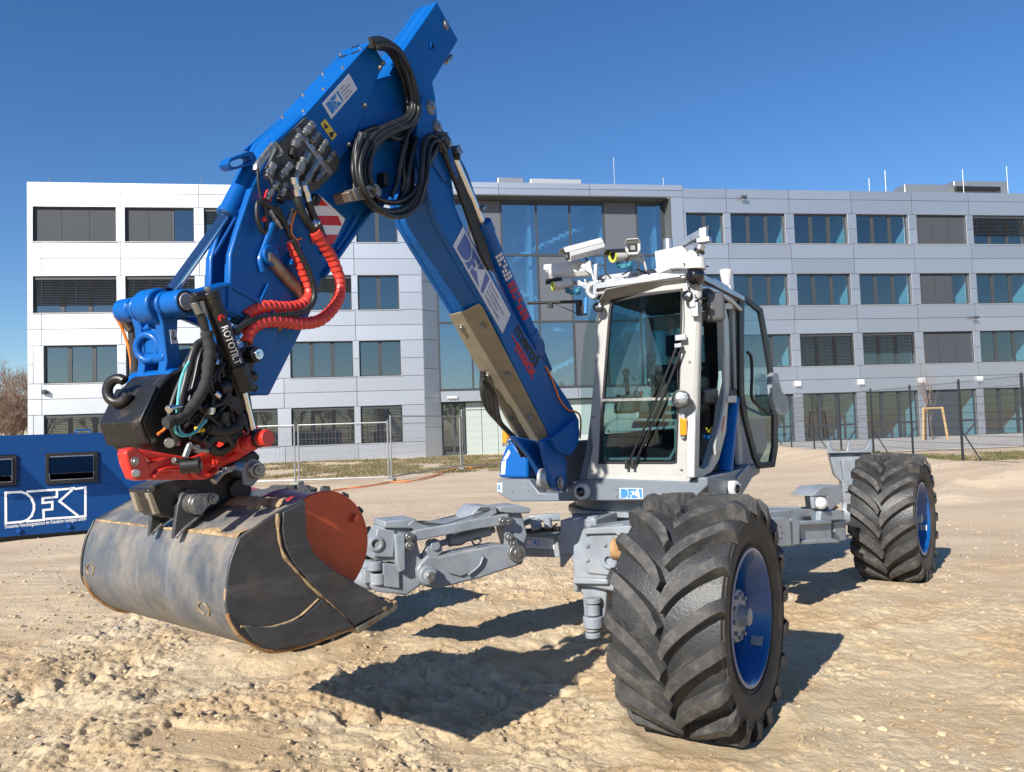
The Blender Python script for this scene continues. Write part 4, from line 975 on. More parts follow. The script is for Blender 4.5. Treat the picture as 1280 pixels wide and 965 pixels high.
# cover with sticker
SC = SA+.022; WC = .19
CV = [(381, 143), (464, 51), (480, 78), (436, 187), (426, 199)]
mb = MB(); mb.prism(Ss(SC, CV), -U*WC)
mb.prism(Ss(SC, [(381, 143), (381, 147), (345, 184), (341, 178)]), -U*.012); mb.prism([p-U*(WC-.012) for p in Ss(SC, [(381, 143), (381, 150), (352, 180), (341, 178)])], -U*.012)
cov = part(mb, 'valve_cover', M['blue'], .004)
mb = MB()
for p in ((474, 85), (455, 132), (435, 181), (478, 79)): bolt(mb, S(SC, *p), U, .011, .016)
tu = (S(SC, 464, 51)-S(SC, 381, 143)).normalized(); tn = U.cross(tu).normalized(); tn = tn if tn.z > 0 else -tn
for f in (.05, .33, .62, .9):
    for g in (.03, WC-.03): bolt(mb, S(SC, 381, 143)+tu*((S(SC, 464, 51)-S(SC, 381, 143)).length*f)-U*g, tn, .007, .010)
part(mb, 'cover_bolt', M['zinc'], .001, cov)
mb = MB()
for f, g in ((.86, .05), (.86, .13), (.985, .1)): 
    q_ = S(SC, 381, 143)+tu*((S(SC, 464, 51)-S(SC, 381, 143)).length*f)-U*g; mb.box(q_+tn*.001, (.05, .016, .003), U, tu, tn)
part(mb, 'cover_slot', M['blackp'], 0, cov)
o_, e1, e2 = S(SC+.001, 414, 149), S(SC+.001, 446.5, 111), S(SC+.001, 402.5, 130)
ex = (e1-o_).normalized(); ey = e2-o_; ey = (ey-ex*ey.dot(ex)).normalized(); LW, LH = (e1-o_).length, (e2-o_).dot(ey)
def dec2(x, y, h=0): return o_+ex*(LW*x)+ey*(LH*y)+U*h
MB().prism([dec2(0, 0), dec2(1, 0), dec2(1, 1), dec2(0, 1)], U*.0015).build('lettering_plate', M['sticker'], cov, smooth=0)
lg = MB(); dfki(lg, lambda x, y: dec2(.07+.44*x, .16+.68*y, .0025)); lg.build('lettering', M['logo_blue'], cov, recalc=False, smooth=0)
tx = MB()
for k, s_ in enumerate(('Deutsches', 'Forschungszentrum', 'für Künstliche', 'Intelligenz GmbH')): put_text(tx, s_, dec2(.56, .72-.19*k, .0025), ex, ey, height=LH*.10)
tx.build('lettering', M['ink'], cov, recalc=False, smooth=0)
mb = MB(); mb.prism(Ss(SC+.001, [(400.5, 155), (406, 148.5), (421, 169), (415, 175.5)]), U*.0015); yl = part(mb, 'warning_sticker', M['yellow'], 0, cov)
mb = MB(); mb.flat(Ss(SC+.003, [(405, 153), (411, 159), (406, 161.5)])); mb.flat(Ss(SC+.003, [(411, 166), (418, 164), (416, 171), (413, 172)])); mb.build('sticker_print', M['ink'], yl, recalc=False, smooth=0)
# quick couplings in the cover mouth
mb = MB(); mb.prism(Ss(SC-.006, [(348, 180), (383, 147), (426, 199), (421, 214), (398, 236), (366, 250), (345, 236), (334, 210)]), -U*.02); part(mb, 'recess_shade', M['backing'], .002, cov)  # flat dark sheet: shade of the cover mouth painted behind the couplings
mb = MB(); mb.prism(Ss(SC-.005, [(369, 161), (374, 158), (417, 215), (412, 219.5)]), -U*.11); mb.prism(Ss(SC-.02, [(340, 193), (345, 190), (367, 219), (362, 225)]), -U*.11); part(mb, 'manifold_bar', M['alu'], .003)
cpl = [((391, 155), (380, 168), .018), ((397, 166), (388, 178), .016), ((408, 177), (399, 190), .016), ((417, 190), (409, 202), .016),
       ((375, 171), (367, 184), .020), ((384, 192), (369, 222), .021), ((396, 202), (379, 232), .018), ((404, 214), (394, 227), .015),
       ((341, 206), (333, 222), .020), ((362, 206), (350, 222), .018), ((346, 228), (333, 250), .014), ((356, 230), (352, 246), .018), ((366, 262), (358, 286), .014), ((336, 262), (352, 286), .012), ((379, 228), (376, 246), .014)]
mb = MB(); mk = MB(); rr_ = random.Random(2)
for a, b_, r in cpl:
    s_ = SC+rr_.uniform(.004, .035); A_, B_ = S(s_, *a), S(s_, *b_); d = (B_-A_)
    mb.cyl(A_, A_+d*.34, r, n=14); mb.cyl(A_+d*.34, A_+d*.46, r*.78, n=14); mb.cyl(A_+d*.46, A_+d*.80, r*1.06, n=6); mb.cyl(A_+d*.80, B_, r*.72, n=14)
part(mb, 'quick_coupling', M['zinc'], .0015)
for a, r in (((367, 188), .019), ((353, 244), .021), ((396, 246), .024), ((372, 212), .018)): mk.cyl(S(SC, *a), S(SC, a[0]-3, a[1]+8), r, r*.9, n=14)
part(mk, 'coupling_cap', M['blackp'], .002)
mb = MB(); mb.tube(Ss(SC+.01, [(341, 182), (330, 196), (322, 207), (320, 214)]), .016, 8); mb.tube(Ss(SC+.01, [(344, 178), (352, 190), (345, 195)]), .008, 6); part(mb, 'lever', M['zinc'], 0)
mb = MB()
for pts, r in (([(322, 210), (323, 230), (327, 250), (331, 262), (333, 280)], .006), ([(331, 255), (322, 254), (322, 275), (329, 290), (333, 286), (333, 268), (330, 257)], .010), ([(330, 255), (342, 262), (356, 280), (363, 297)], .013), ([(345, 258), (352, 270), (360, 290), (366, 300)], .012)):
    mb.tube(Ss(SC+.02, pts), r, 8)
part(mb, 'small_hose', M['rubber_hose'], 0, smooth=60)
mb = MB(); mb.tube(Ss(SC+.03, [(370, 264), (366, 275), (364, 290), (370, 299), (377, 298)]), .0045, 6); part(mb, 'sensor_cable', M['orange'], 0, smooth=60)
mb = MB(); mb.cyl(S(SC, 337, 240), S(SC, 334, 250), .017, n=12); mb.sphere(S(SC+.02, 330, 274), .012, 10); part(mb, 'red_cap', M['ink_red'], 0)
# ---------------------------------------------------------------- red sleeved hoses
def sleeve(L): return .0245+.0045*((L/.030) % 1.0)
SH = SA+.075
pA = [(394, 290), (406, 308), (416, 325), (424, 348), (424, 370), (414, 388), (398, 401), (374, 404.5), (355, 402), (336, 401), (321, 405), (311, 415), (306, 428)]
pB = [(365, 302), (371, 318), (379, 338), (386, 357), (386, 372), (376, 382), (355, 385), (337, 383.5), (320, 386), (304, 395)]
mb = MB(); mb.tube([S(SH+.02, *p) for p in pA], .026, 14, 16, sleeve); part(mb, 'sleeved_hose', M['red_sleeve'], 0, smooth=25)
mb = MB(); mb.tube([S(SH-.02, *p) for p in pB], .025, 14, 16, sleeve); part(mb, 'sleeved_hose', M['red_sleeve'], 0, smooth=25)
mb = MB()
for pts, r, s_ in (([(371, 240), (374, 256), (381, 272), (393, 289)], .019, SH+.01), ([(385, 252), (391, 268), (398, 282), (404, 298)], .017, SH+.015), ([(366, 300), (378, 322), (388, 345), (393, 366), (389, 382), (374, 391), (342, 395), (316, 400), (292, 415)], .013, SH+.03), ([(304, 393), (297, 398), (287, 409)], .018, SH-.02), ([(306, 428), (303, 437), (297, 442)], .017, SH+.02), ([(310, 395), (300, 405), (292, 414)], .012, SH)):
    mb.tube(Ss(s_, pts), r, 10)
part(mb, 'black_hose', M['rubber_hose'], 0, smooth=60)
mb = MB()
for a, b_, r in (((389, 282), (396, 278), .021), ((300, 418), (290, 432), .018), ((305, 424), (296, 440), .017), ((287, 405), (283, 412), .018), ((367, 222), (372, 246), .020), ((380, 232), (386, 254), .018), ((294, 408), (288, 415), .014), ((306, 430), (300, 442), .013)):
    A_, B_ = S(SH+.012, *a), S(SH+.012, *b_); mb.cyl(A_, B_, r, n=12); mb.cyl(A_.lerp(B_, .35), A_.lerp(B_, .65), r*1.18, n=6)
part(mb, 'hose_fitting', M['chrome'], .001)
# ---------------------------------------------------------------- big hose loops at the elbow
mb = MB(); rh = random.Random(11)
def bundle(pts, n_, r, s0, ds, jit):
    for k in range(n_):
        o1, o2, o3 = rh.uniform(-jit, jit), rh.uniform(-jit, jit), rh.uniform(-1, 1)
        P_ = []
        for i_, (x, y) in enumerate(pts):
            f = i_/(len(pts)-1); P_.append(S(s0+ds*k+.008*math.sin(i_*1.3+k), x+o1+(o2-o1)*f+o3*math.sin(i_*1.1+k), y+o2+(o1-o2)*f))
        mb.tube(P_, r*rh.uniform(.85, 1.1), 8, 7)
bundle([(466, 54), (480, 53), (496, 62), (508, 84), (515, 110), (518, 135), (511, 150), (494, 158), (474, 168), (461, 185), (456, 208), (460, 228)], 13, .0120, SA+.0, .011, 5.5)
bundle([(468, 57), (483, 60), (497, 78), (506, 104), (511, 128), (510, 148), (498, 170)], 8, .012, SA-.03, .013, 5)
bundle([(452, 172), (447, 190), (445, 212), (451, 236), (464, 254), (484, 266), (504, 264), (520, 250), (528, 230), (531, 208), (533, 184), (540, 171), (549, 172), (556, 184)], 17, .0118, SA-.03, .011, 6.5)
bundle([(516, 175), (511, 195), (508, 215), (506, 232), (500, 250)], 14, .012, SA-.01, .009, 11)
bundle([(452, 175), (446, 195), (446, 220), (452, 240)], 10, .012, SA, .010, 8)
bundle([(462, 240), (476, 251), (498, 253), (516, 243), (528, 224), (536, 205), (546, 186), (552, 172)], 2, .012, SA+.11, .02, 1.5)
bundle([(458, 168), (476, 163), (495, 172), (508, 165), (517, 150)], 6, .011, SA+.02, .015, 5)
part(mb, 'elbow_hose', M['rubber_hose'], 0, smooth=60)
mb = MB(); q_ = [(441, 236), (470, 229), (474, 232), (478, 240), (476, 245), (446, 251)]
mb.prism(Ss(SA+.14, q_), -U*.01); mb.prism(Ss(SA+.13, [(441, 236), (446, 251), (440, 252), (436, 240)]), -U*.10); bolt(mb, S(SA+.14, 469, 236), U, .013); part(mb, 'hose_clamp', M['steel_dirty'], .003)
mb = MB(); mb.box(S(SA+.03, 479, 225), (.05, .04, .07), U, F, Z); mb.box(S(SA+.03, 565, 189), (.06, .05, .05)); mb.box(S(SA+.03, 568, 196), (.07, .05, .03)); part(mb, 'hose_clamp', M['blackp'], .006)
# ---------------------------------------------------------------- linkage at the arm nose
SL = -.52; WLk = .27
LV = [(222, 362), (246, 361), (279, 352.5), (287, 353), (330, 376), (348, 390), (352, 402), (338, 440), (322, 450), (312, 440), (318, 412), (305, 402), (282, 392), (252, 395), (226, 396), (212, 388), (210, 372)]
mb = MB(); mb.prism(Ss(SL, LV), -U*.035); mb.prism([p-U*(WLk-.035) for p in Ss(SL, LV)], -U*.035)
lev = part(mb, 'tilt_lever', M['blue'], .007)
mb = MB()
mb.tube(Ss(SL+.002, [(232, 366), (250, 365), (280, 357), (290, 359), (330, 382), (344, 393)]), .008, 8); mb.tube(Ss(SL+.002, [(286, 357), (285.5, 380), (286, 390)]), .009, 8); mb.tube(Ss(SL+.002, [(240, 391), (280, 387), (305, 397), (320, 408)]), .008, 8)
part(mb, 'lever_rib', M['blue'], 0, lev)
c = S(SL, 222.5, 378.5); sC, tC, zC = stz(c)
def ax(s_): return W(s_, tC, zC)
mb = MB(); mb.cyl(ax(sC+.045), ax(sC-.05), .046, n=28); mb.cyl(ax(sC-WLk+.03), ax(sC-WLk-.05), .046, n=28); part(mb, 'lever_boss', M['blue'], .006, lev)
mb = MB(); mb.cyl(ax(sC-.09), ax(sC-.18), .066, n=32); mb.cyl(ax(sC-.055), ax(sC-.075), .05, n=28); mb.cyl(ax(sC-.2), ax(sC-.225), .05, n=28); part(mb, 'rod_eye', M['blue'], .008, cyl_)
mb = MB(); mb.cyl(ax(sC+.050), ax(sC-WLk-.052), .032, n=24); part(mb, 'pivot_pin', M['sill'], .003, lev)
mb = MB(); mb.lathe(ax(sC+.044), U, [(0, .041), (.003, .041), (.003, .032), (0, .032)], 28, True); part(mb, 'pin_seal', M['blackp'], 0, lev)
# down link
mb = MB()
DLK = [(196, 372), (202, 366), (209, 371), (211, 384), (223, 398), (222, 420), (227, 450), (231, 466), (220, 478), (205, 474), (208, 450), (205, 425), (203, 405), (196, 385)]
dl = Ss(-.60, DLK); mb.prism(dl, -U*.045); mb.prism([p-U*.125 for p in dl], -U*.04)
for a in ((214, 402), (212, 446)): mb.cyl(S(-.60, *a)-U*.01, S(-.60, *a)-U*.15, .022, n=12)
mb.prism([p-U*.045 for p in Ss(-.60, [(206, 410), (216, 410), (214, 440), (208, 440)])], -U*.08)
c2_ = S(-.60, 216, 476); mb.cyl(c2_+U*.03, c2_-U*.21, .046, n=24)
dlo = part(mb, 'down_link', M['blue'], .006)
mb = MB(); mb.prism(Ss(-.598, [(212, 412), (220, 412), (221.5, 429.5), (214, 430)]), U*.0015); st_ = part(mb, 'hook_sticker', M['sticker'], 0, dlo)
mb = MB(); mb.tube(Ss(-.595, [(216.5, 414), (216.5, 419), (215.5, 421.5), (216.5, 424), (219, 424), (219.5, 421.5)]), .0025, 5); mb.build('sticker_print', M['ink'], st_, smooth=60)
mb = MB(); mb.torus(S(-.70, 184.5, 434.5), (F+U*.25-Z*.1).normalized(), .048, .0145, 32, 12); mb.torus(S(-.70, 187, 418), (F+U*.25).normalized(), .028, .010, 12, 8, 0, 120, U*1+Z*.3); part(mb, 'lifting_ring', M['blue'], 0, dlo)
# hoses hanging at the far end of the pin
mb = MB()
for a, b_ in (((150, 392), (160, 402)), ((160, 386), (150, 396)), ((155, 400), (163, 412)), ((162, 404), (170, 420))): mb.cyl(S(-.86, *a), S(-.86, *b_), .018, n=10)
part(mb, 'hose_fitting', M['steel_dirty'], .002)
mb = MB(); mb.tube(Ss(-.86, [(166, 412), (168, 435), (170, 455), (169, 475)]), .020, 8); mb.tube(Ss(-.84, [(172, 395), (178, 420), (183, 455), (185, 466)]), .014, 8); part(mb, 'wrapped_hose', M['hose_wrap'], 0, smooth=60)
mb = MB(); mb.tube(Ss(-.87, [(143, 394), (150, 405), (158, 425), (163, 445), (165, 462), (171, 473)]), .006, 6); mb.tube(Ss(-.87, [(164, 481), (156, 485), (152, 497)]), .005, 6); mb.tube(Ss(-.50, [(197, 543), (205, 537), (209, 531)]), .005, 6); part(mb, 'sensor_cable', M['orange'], 0, smooth=60)
# ---------------------------------------------------------------- tilt rotator
SR = -.555
BODY = [(228, 461), (212, 468), (199, 482), (178, 527), (188, 556), (200, 572), (240, 580), (300, 560), (318, 520), (310, 470), (300, 436), (268, 432), (245, 448)]
bpts = Ss(SR, BODY); mb = MB(); mb.prism(bpts, -U*.22); tr = part(mb, 'tilt_rotator', M['black'], .008)
mb = MB(); q0, q1, q2 = S(SR, 199, 482), S(SR, 178, 527), S(SR, 188, 556)
e = -U*.23; up_ = F*.012
mb.sheet([q0+up_, q1+up_, q2+up_], e, .012); part(mb, 'rotator_guard', M['black'], .004, tr)
mb = MB(); mb.torus(S(-.70, 178, 489)+F*.10, (F+U*.35).normalized(), .043, .019, 32, 12, 40, 330, U+Z*.2); part(mb, 'lifting_hook', M['black'], 0, tr)
mb = MB(); mb.prism(Ss(-.50, [(296, 428), (306, 424), (318, 432), (320, 448), (316, 466), (304, 474), (298, 460)]), -U*.2); c = S(-.50, 310.5, 444); mb.cyl(c, c+U*.05, .032, n=20); part(mb, 'mounting_ear', M['black'], .004, tr)
mb = MB(); mb.cyl(c+U*.05, c+U*.062, .022, n=20); mb.cyl(c+U*.06, c+U*.068, .010, n=12); part(mb, 'pivot_pin', M['chrome'], .002, tr)
# side tilt cylinder with lettering
SY = -.40
ta, tb = S(SY, 261, 366), S(SY, 302, 478); td = (tb-ta).normalized()
mb = MB(); mb.cyl(ta, tb, .0335, n=28); mb.cyl(ta-td*.004, ta+td*.02, .036, n=28); tc_ = part(mb, 'tilt_cylinder', M['black'], .004)
mb = MB(); mb.cyl(tb-td*.07, tb+td*.035, .043, n=28); mb.box(tb-U*.04, (.10, .08, .09), U, td, U.cross(td)); mb.cyl(S(SY, 310, 472), S(SY, 318, 470), .022, n=14); mb.cyl(S(SY, 312, 482), S(SY, 320, 486), .014, n=12); mb.cyl(S(SY, 276, 484), S(SY, 284, 480), .02, n=12); part(mb, 'cylinder_clamp', M['black'], .004, tc_)
mb = MB(); tr_ = S(SY, 318, 545); mb.cyl(tb, tr_, .013, n=18); part(mb, 'piston_rod', M['chrome'], 0, tc_)
mb = MB(); mb.cyl(ta-td*.004, ta-td*.022, .012, n=8); mb.cyl(S(SY, 256, 366), S(SY, 252, 374), .013, n=8); mb.cyl(S(SY, 264, 363), S(SY, 266, 370), .012, n=8); mb.cyl(S(SY, 250, 376), S(SY, 256, 396), .016, n=8); mb.cyl(S(SY, 242, 378), S(SY, 249, 392), .014, n=8); part(mb, 'hose_fitting', M['zinc'], .001, tc_)
mb = MB(); mb.cyl(S(SY, 242, 372), S(SY, 256, 369), .018, n=10); mb.cyl(S(SY, 241, 370), S(SY, 243, 378), .014, n=8); part(mb, 'hose_elbow', M['blackp'], .002, tc_)
# curved lettering on the barrel: facing the camera side
vdir = (CAM-ta).normalized(); nn0 = (vdir-td*vdir.dot(td)).normalized(); sd0 = nn0.cross(td).normalized()
if sd0.dot(U) < 0: sd0 = -sd0
def wrap(mb, vs, fs, a0, L, r, hgt):
    x0 = min(v.x for v in vs); x1 = max(v.x for v in vs); y1 = max(v.y for v in vs)
    out = []
    for v in vs:
        f = (v.x-x0)/(x1-x0); g = v.y/y1; ang = (g-.5)*hgt/r+.35
        out.append(a0+td*(L*f)+(nn0*math.cos(ang)+sd0*math.sin(ang))*r)
    mb.add(out, fs)
vs, fs = text2d('ROTOTILT', 'LEFT', .012); mb = MB(); LL = (tb-ta).length
wrap(mb, vs, fs, ta+td*(LL*.36), LL*.42, .0372, .028); mb.build('lettering', M['ink_white'], tc_, recalc=False, smooth=0)
mb = MB()
cen = ta+td*(LL*.27)
for a in range(0, 270, 30):
    def P_(rr, a_): return (rr*math.cos(R(a_)), rr*math.sin(R(a_)))
    q_ = [P_(.004, a+60), P_(.0135, a+60), P_(.0135, a+90), P_(.004, a+90)]
    mb.flat([cen+td*x+(nn0*math.cos(y/.0343+.35)+sd0*math.sin(y/.0343+.35))*.0343 for x, y in q_])
mb.build('emblem', M['ink_red'], tc_, recalc=False, smooth=0)
# hose mass round the rotator
mb = MB()
for pts, r, s_ in (([(252, 392), (257, 412), (262, 440)], .014, SY), ([(246, 388), (254, 410), (262, 430)], .010, SY-.02), ([(258, 425), (246, 432), (238, 452), (232, 478), (227, 500), (230, 520)], .015, SY-.02), ([(262, 430), (252, 445), (246, 470), (240, 495), (236, 512)], .016, SY-.04), ([(266, 440), (258, 460), (250, 485), (246, 505)], .014, SY-.01), ([(285, 420), (276, 450), (280, 470)], .014, SY-.03), ([(240, 470), (238, 490), (243, 510), (262, 530)], .015, SY-.05), ([(300, 540), (285, 548), (268, 546), (258, 556)], .018, SY-.02), ([(262, 560), (275, 565), (290, 555), (300, 545)], .018, SY-.05), ([(240, 545), (262, 552), (280, 540)], .015, SY-.06)):
    mb.tube(Ss(s_, pts), r, 10)
rq = random.Random(21)
for k in range(30):
    x0, y0 = rq.uniform(235, 300), rq.uniform(440, 500); s_ = SY-rq.uniform(.0, .10); x1, y1 = rq.uniform(215, 310), rq.uniform(520, 560)
    mb.tube(Ss(s_, [(x0, y0), (x0+rq.uniform(-16, 10), y0+rq.uniform(12, 26)), ((x0+x1)/2+rq.uniform(-18, 18), (y0+y1)/2+rq.uniform(0, 14)), (x1, y1)]), rq.uniform(.006, .012), 8)
part(mb, 'rotator_hose', M['rubber_hose'], 0, smooth=60)
mb = MB(); mb.tube(Ss(SY+.02, [(258, 414), (262, 436), (260, 458), (256, 480), (246, 500), (234, 515), (222, 524), (207, 529)]), .0215, 12, 8, lambda L: .021+.0015*math.sin(L*160)); mb.tube(Ss(SY, [(262, 536), (280, 540), (296, 534), (301, 522)]), .018, 10); part(mb, 'wrapped_hose', M['hose_wrap'], 0, smooth=60)
mb = MB(); mb.tube(Ss(SY+.01, [(236, 452), (228, 470), (224, 490), (222, 508), (221, 522)]), .005, 6); mb.tube(Ss(SY+.01, [(233, 456), (226, 474), (222, 500)]), .004, 6); mb.tube(Ss(SY+.03, [(218, 531), (220, 540), (230, 545), (244, 540), (258, 525)]), .005, 6); mb.tube(Ss(SY+.03, [(223, 532), (227, 541), (237, 543), (248, 535), (256, 526)]), .004, 6); part(mb, 'signal_cable', M['cyan'], 0, smooth=60)
mb = MB(); mb.tube(Ss(SY-.02, [(240, 436), (250, 428), (257, 424)]), .006, 6); mb.tube(Ss(SY-.02, [(242, 440), (252, 432), (258, 428)]), .006, 6); mb.box(S(SY, 247, 537), (.02, .01, .02)); mb.box(S(SY, 252, 538), (.02, .01, .012)); part(mb, 'yellow_cable', M['yellow'], 0, smooth=60)
mb = MB(); mb.box(S(SY+.02, 263, 514), (.03, .02, .025)); mb.cyl(S(SY+.02, 208, 511), S(SY+.02, 226, 508), .009, n=8); mb.cyl(S(SY+.05, 210, 512), S(SY+.05, 213, 511), .014, n=10); mb.cyl(S(SY+.01, 268, 491), S(SY+.01, 274, 496), .012, n=8); mb.cyl(S(SY-.02, 272, 450), S(SY-.02, 270, 456), .012, n=8); part(mb, 'hose_fitting', M['chrome'], .001)
mb = MB(); mb.box(S(SY, 276, 521), (.06, .03, .035), U, F, Z); mb.box(S(SY-.05, 288, 505), (.09, .08, .06), U, F, Z); mb.cyl(S(SY, 274, 487), S(SY, 284, 482), .024, n=14); part(mb, 'valve_block', M['blackp'], .004)
# red rotor
SQ = -.50
mb = MB(); mb.prism(Ss(SQ, [(157, 566), (161, 561), (168, 559), (175, 562), (182, 572), (188, 584), (192, 599), (176, 601), (168, 599), (160, 580)]), -U*.05)
rr = part(mb, 'red_rotor', M['red'], .006)
mb = MB(); mb.prism(Ss(SQ, [(186, 580), (207, 571.5), (213, 572), (215, 584), (240, 582), (268, 584), (273, 582), (272, 588), (264, 596), (254, 599.5), (190, 600)]), -U*.035); mb.tube(Ss(SQ+.01, [(192, 596), (205, 587), (235, 586), (243, 594), (258, 596), (270, 588), (272, 581)]), .009, 8); part(mb, 'rotor_bracket', M['red'], .005, rr)
mb = MB(); mb.prism(Ss(SQ-.03, [(170, 560), (240, 572), (262, 562), (300, 540), (322, 530), (332, 545), (330, 556), (300, 575), (262, 590), (200, 585)]), -U*.12); part(mb, 'rotor_housing', M['red'], .012, rr)
mb = MB(); mb.tube(Ss(SQ+.01, [(268, 578), (290, 571), (312, 557), (326, 546)]), .014, 8); part(mb, 'rotor_rim', M['red'], 0, rr)
c = S(SY, 313, 553); mb = MB(); mb.cyl(c-U*.13+F*.01, c-U*.03, .038, n=20); mb.cyl(c-U*.02, c+U*.02, .032, n=20); c3 = S(SY, 318, 548); mb.cyl(c3+U*.035, c3+U*.075, .033, n=20); part(mb, 'cylinder_bearing', M['red'], .004, rr)
mb = MB(); mb.cyl(c3-U*.0, c3+U*.036, .036, n=20); part(mb, 'rod_eye', M['black'], .004, tc_)
mb = MB(); a, b_ = S(SQ+.04, 226, 583), S(SQ+.09, 250, 581); mb.cyl(a, b_, .027, n=24); mb.cyl(b_-(b_-a)*.12, b_+(b_-a)*.02, .031, n=24); mo = part(mb, 'rotor_motor', M['black'], .003, rr)
mb = MB(); d = (b_-a).normalized(); mb.lathe(b_+d*.003, d, [(0, .014), (.004, .014), (.004, .007), (0, .007)], 20, True); mb.cyl(S(SQ+.07, 231, 572), S(SQ+.07, 237, 556), .012, n=10); mb.cyl(S(SQ+.07, 236, 556), S(SQ+.07, 250, 564), .012, n=10); mb.cyl(S(SQ+.07, 246, 566), S(SQ+.07, 246, 556), .012, n=10); mb.cyl(S(SQ+.07, 250, 562), S(SQ+.07, 260, 564), .010, n=6); mb.cyl(S(SQ+.03, 217, 575), S(SQ+.03, 224, 577), .012, n=8); mb.cyl(S(SQ-.02, 211, 553), S(SQ+.03, 212, 554), .018, n=8); mb.box(S(SQ+.02, 219, 553), (.03, .02, .025)); mb.cyl(S(SQ+.06, 267, 602), S(SQ+.06, 276, 592), .014, n=10); mb.cyl(S(SQ+.06, 276, 592), S(SQ+.06, 294, 583), .011, n=8); mb.box(S(SQ+.06, 284, 587), (.03, .025, .02)); part(mb, 'hose_fitting', M['zinc'], .001, rr)
mb = MB(); bolt(mb, S(SQ, 168, 577), U, .012); mb.cyl(S(SQ, 170, 591.5), S(SQ+.01, 170, 591.5), .014, n=10); part(mb, 'rotor_bolt', M['zinc'], .001, rr)
# ---------------------------------------------------------------- bucket with coupler
AB = R(40); BA = V((math.cos(AB), -math.sin(AB), 0)); N0 = atY(290, 695, 2.95); BW = 1.22
def A(x, y, d=0.0): return onp(x, y, N0+BA*d, BA)
def As(pts, d=0.0): return [A(x, y, d) for x, y in pts]
HP = catmull(As([(372, 627), (345, 640), (297, 673)]), 4)[:-1]+catmull(As([(297, 673), (286, 704), (281, 740), (284, 768), (303, 795), (335, 812), (380, 805), (440, 784.5), (468, 771)]), 5)
mb = MB(); mb.sheet(HP, -BA*BW, .014); bk = part(mb, 'bucket', M['bucket'], 0, smooth=25)
EPL = As([(376, 624), (345, 640), (297, 672)])+catmull(As([(297, 672), (285, 704), (280, 740), (283, 770), (303, 797), (335, 814), (380, 807), (440, 786)]), 5)[1:]+As([(442, 782), (490, 756), (420, 716)])+catmull(As([(420, 716), (391, 694), (379, 668), (376, 624)]), 5)[1:-1]
mb = MB(); mb.prism([p+BA*.001 for p in EPL], BA*.014); part(mb, 'side_plate', M['bucket_shaded'], .003, bk)
mb = MB(); mb.prism([p-BA*(BW+.012) for p in EPL], -BA*.014); part(mb, 'side_plate', M['bucket_shaded'], .003, bk)
mb = MB(); mb.prism([p+BA*.017 for p in As([(349, 640), (376, 625.5), (377.5, 668)])+catmull(As([(377.5, 668), (390, 694), (419, 717)]), 4)[1:]+As([(487, 757), (438, 780), (397, 742), (361, 702), (351, 680), (348, 660)])], BA*.012); part(mb, 'side_cutter', M['bucket_shaded'], .003, bk)
mb = MB(); mb.prism([p+BA*.016 for p in As([(300, 782), (340, 783), (372, 772), (398, 748), (437, 781), (380, 804), (335, 811), (312, 799)])], BA*.014); part(mb, 'heel_plate', M['bucket_shaded'], .004, bk)
mb = MB(); mb.tube(As([(347, 642), (348, 665), (353, 690), (364, 706), (388, 732), (410, 752), (436, 778)], .019), .007, 6, 14, lambda L: .0065+.003*math.sin(L*60)*math.sin(L*23+1)); mb.tube(As([(301, 783), (320, 785), (342, 783), (372, 772), (398, 749)], .02), .005, 6); mb.tube(As([(291, 690), (284, 725), (282, 745), (284, 765)], .004), .006, 6, 12, lambda L: .003+.004*abs(math.sin(L*30)*math.sin(L*11))); part(mb, 'weld_seam', M['weld_sand'], 0, bk)
mb = MB(); mb.tube(As([(284, 768), (290, 782), (303, 797), (335, 814), (380, 807), (441, 785)], .014), .0075, 6, 8); mb.tube([p-BA*BW for p in As([(283, 760), (290, 782), (303, 797), (335, 814), (380, 807)], 0)], .008, 6, 8); part(mb, 'worn_edge', M['edge_rust'], 0, bk)
mb = MB(); ed0, ed1 = A(440, 783.5), A(492, 753.5); edd = (ed1-ed0).normalized(); enn = BA.cross(edd).normalized()
if enn.z > 0: enn = -enn
mb.prism([ed0+BA*.03, ed1+BA*.03, ed1+BA*.03+enn*.022-edd*.012, ed0+BA*.03+enn*.030+edd*.004], -BA*(BW+.06)); part(mb, 'cutting_edge', M['steel_dirty'], .004, bk)
# sand left on the bucket: a lip along the fold, crumbs on the edge
fold = A(297, 673); slope = (A(345, 640)-fold).normalized(); sn = slope.cross(BA).normalized(); sn = sn if sn.z > 0 else -sn
def on_top(a, u_, h=0): return fold-BA*(BW*a)+slope*u_+sn*h
mb = MB(); rs = random.Random(4); n_ = 90; rows = []
for k in range(n_+1):
    a = .004+.99*k/n_; wdt = .008+.060*max(0, .9-a*1.9)*(vn(np.array([a*11.]), np.array([.5]), 4)[0]**1.0)*1.6+.012*vn(np.array([a*40.]), np.array([.5]), 5)[0]
    rows.append((on_top(a, .0, .0015), on_top(a, wdt*.3, .007+.004*vn(np.array([a*60.]), np.array([2.]), 8)[0]), on_top(a, wdt, .0015)))
vs = [p for r_ in rows for p in r_]; fs = [(i_*3+j, i_*3+j+1, i_*3+j+4, i_*3+j+3) for i_ in range(n_) for j in (0, 1)]
mb.add(vs, fs)
for k in range(40): 
    pass
TLn = (A(372, 627)-fold).length
rows = []
for k in range(n_+1):
    a = .02+.70*k/n_; wdt = .03+.10*vn(np.array([a*14.]), np.array([.5]), 14)[0]+.025*vn(np.array([a*70.]), np.array([.5]), 15)[0]
    rows.append((on_top(a, TLn-.005, .002), on_top(a, TLn-wdt*.4, .010+.008*vn(np.array([a*50.]), np.array([2.]), 18)[0]), on_top(a, TLn-wdt, .0015)))
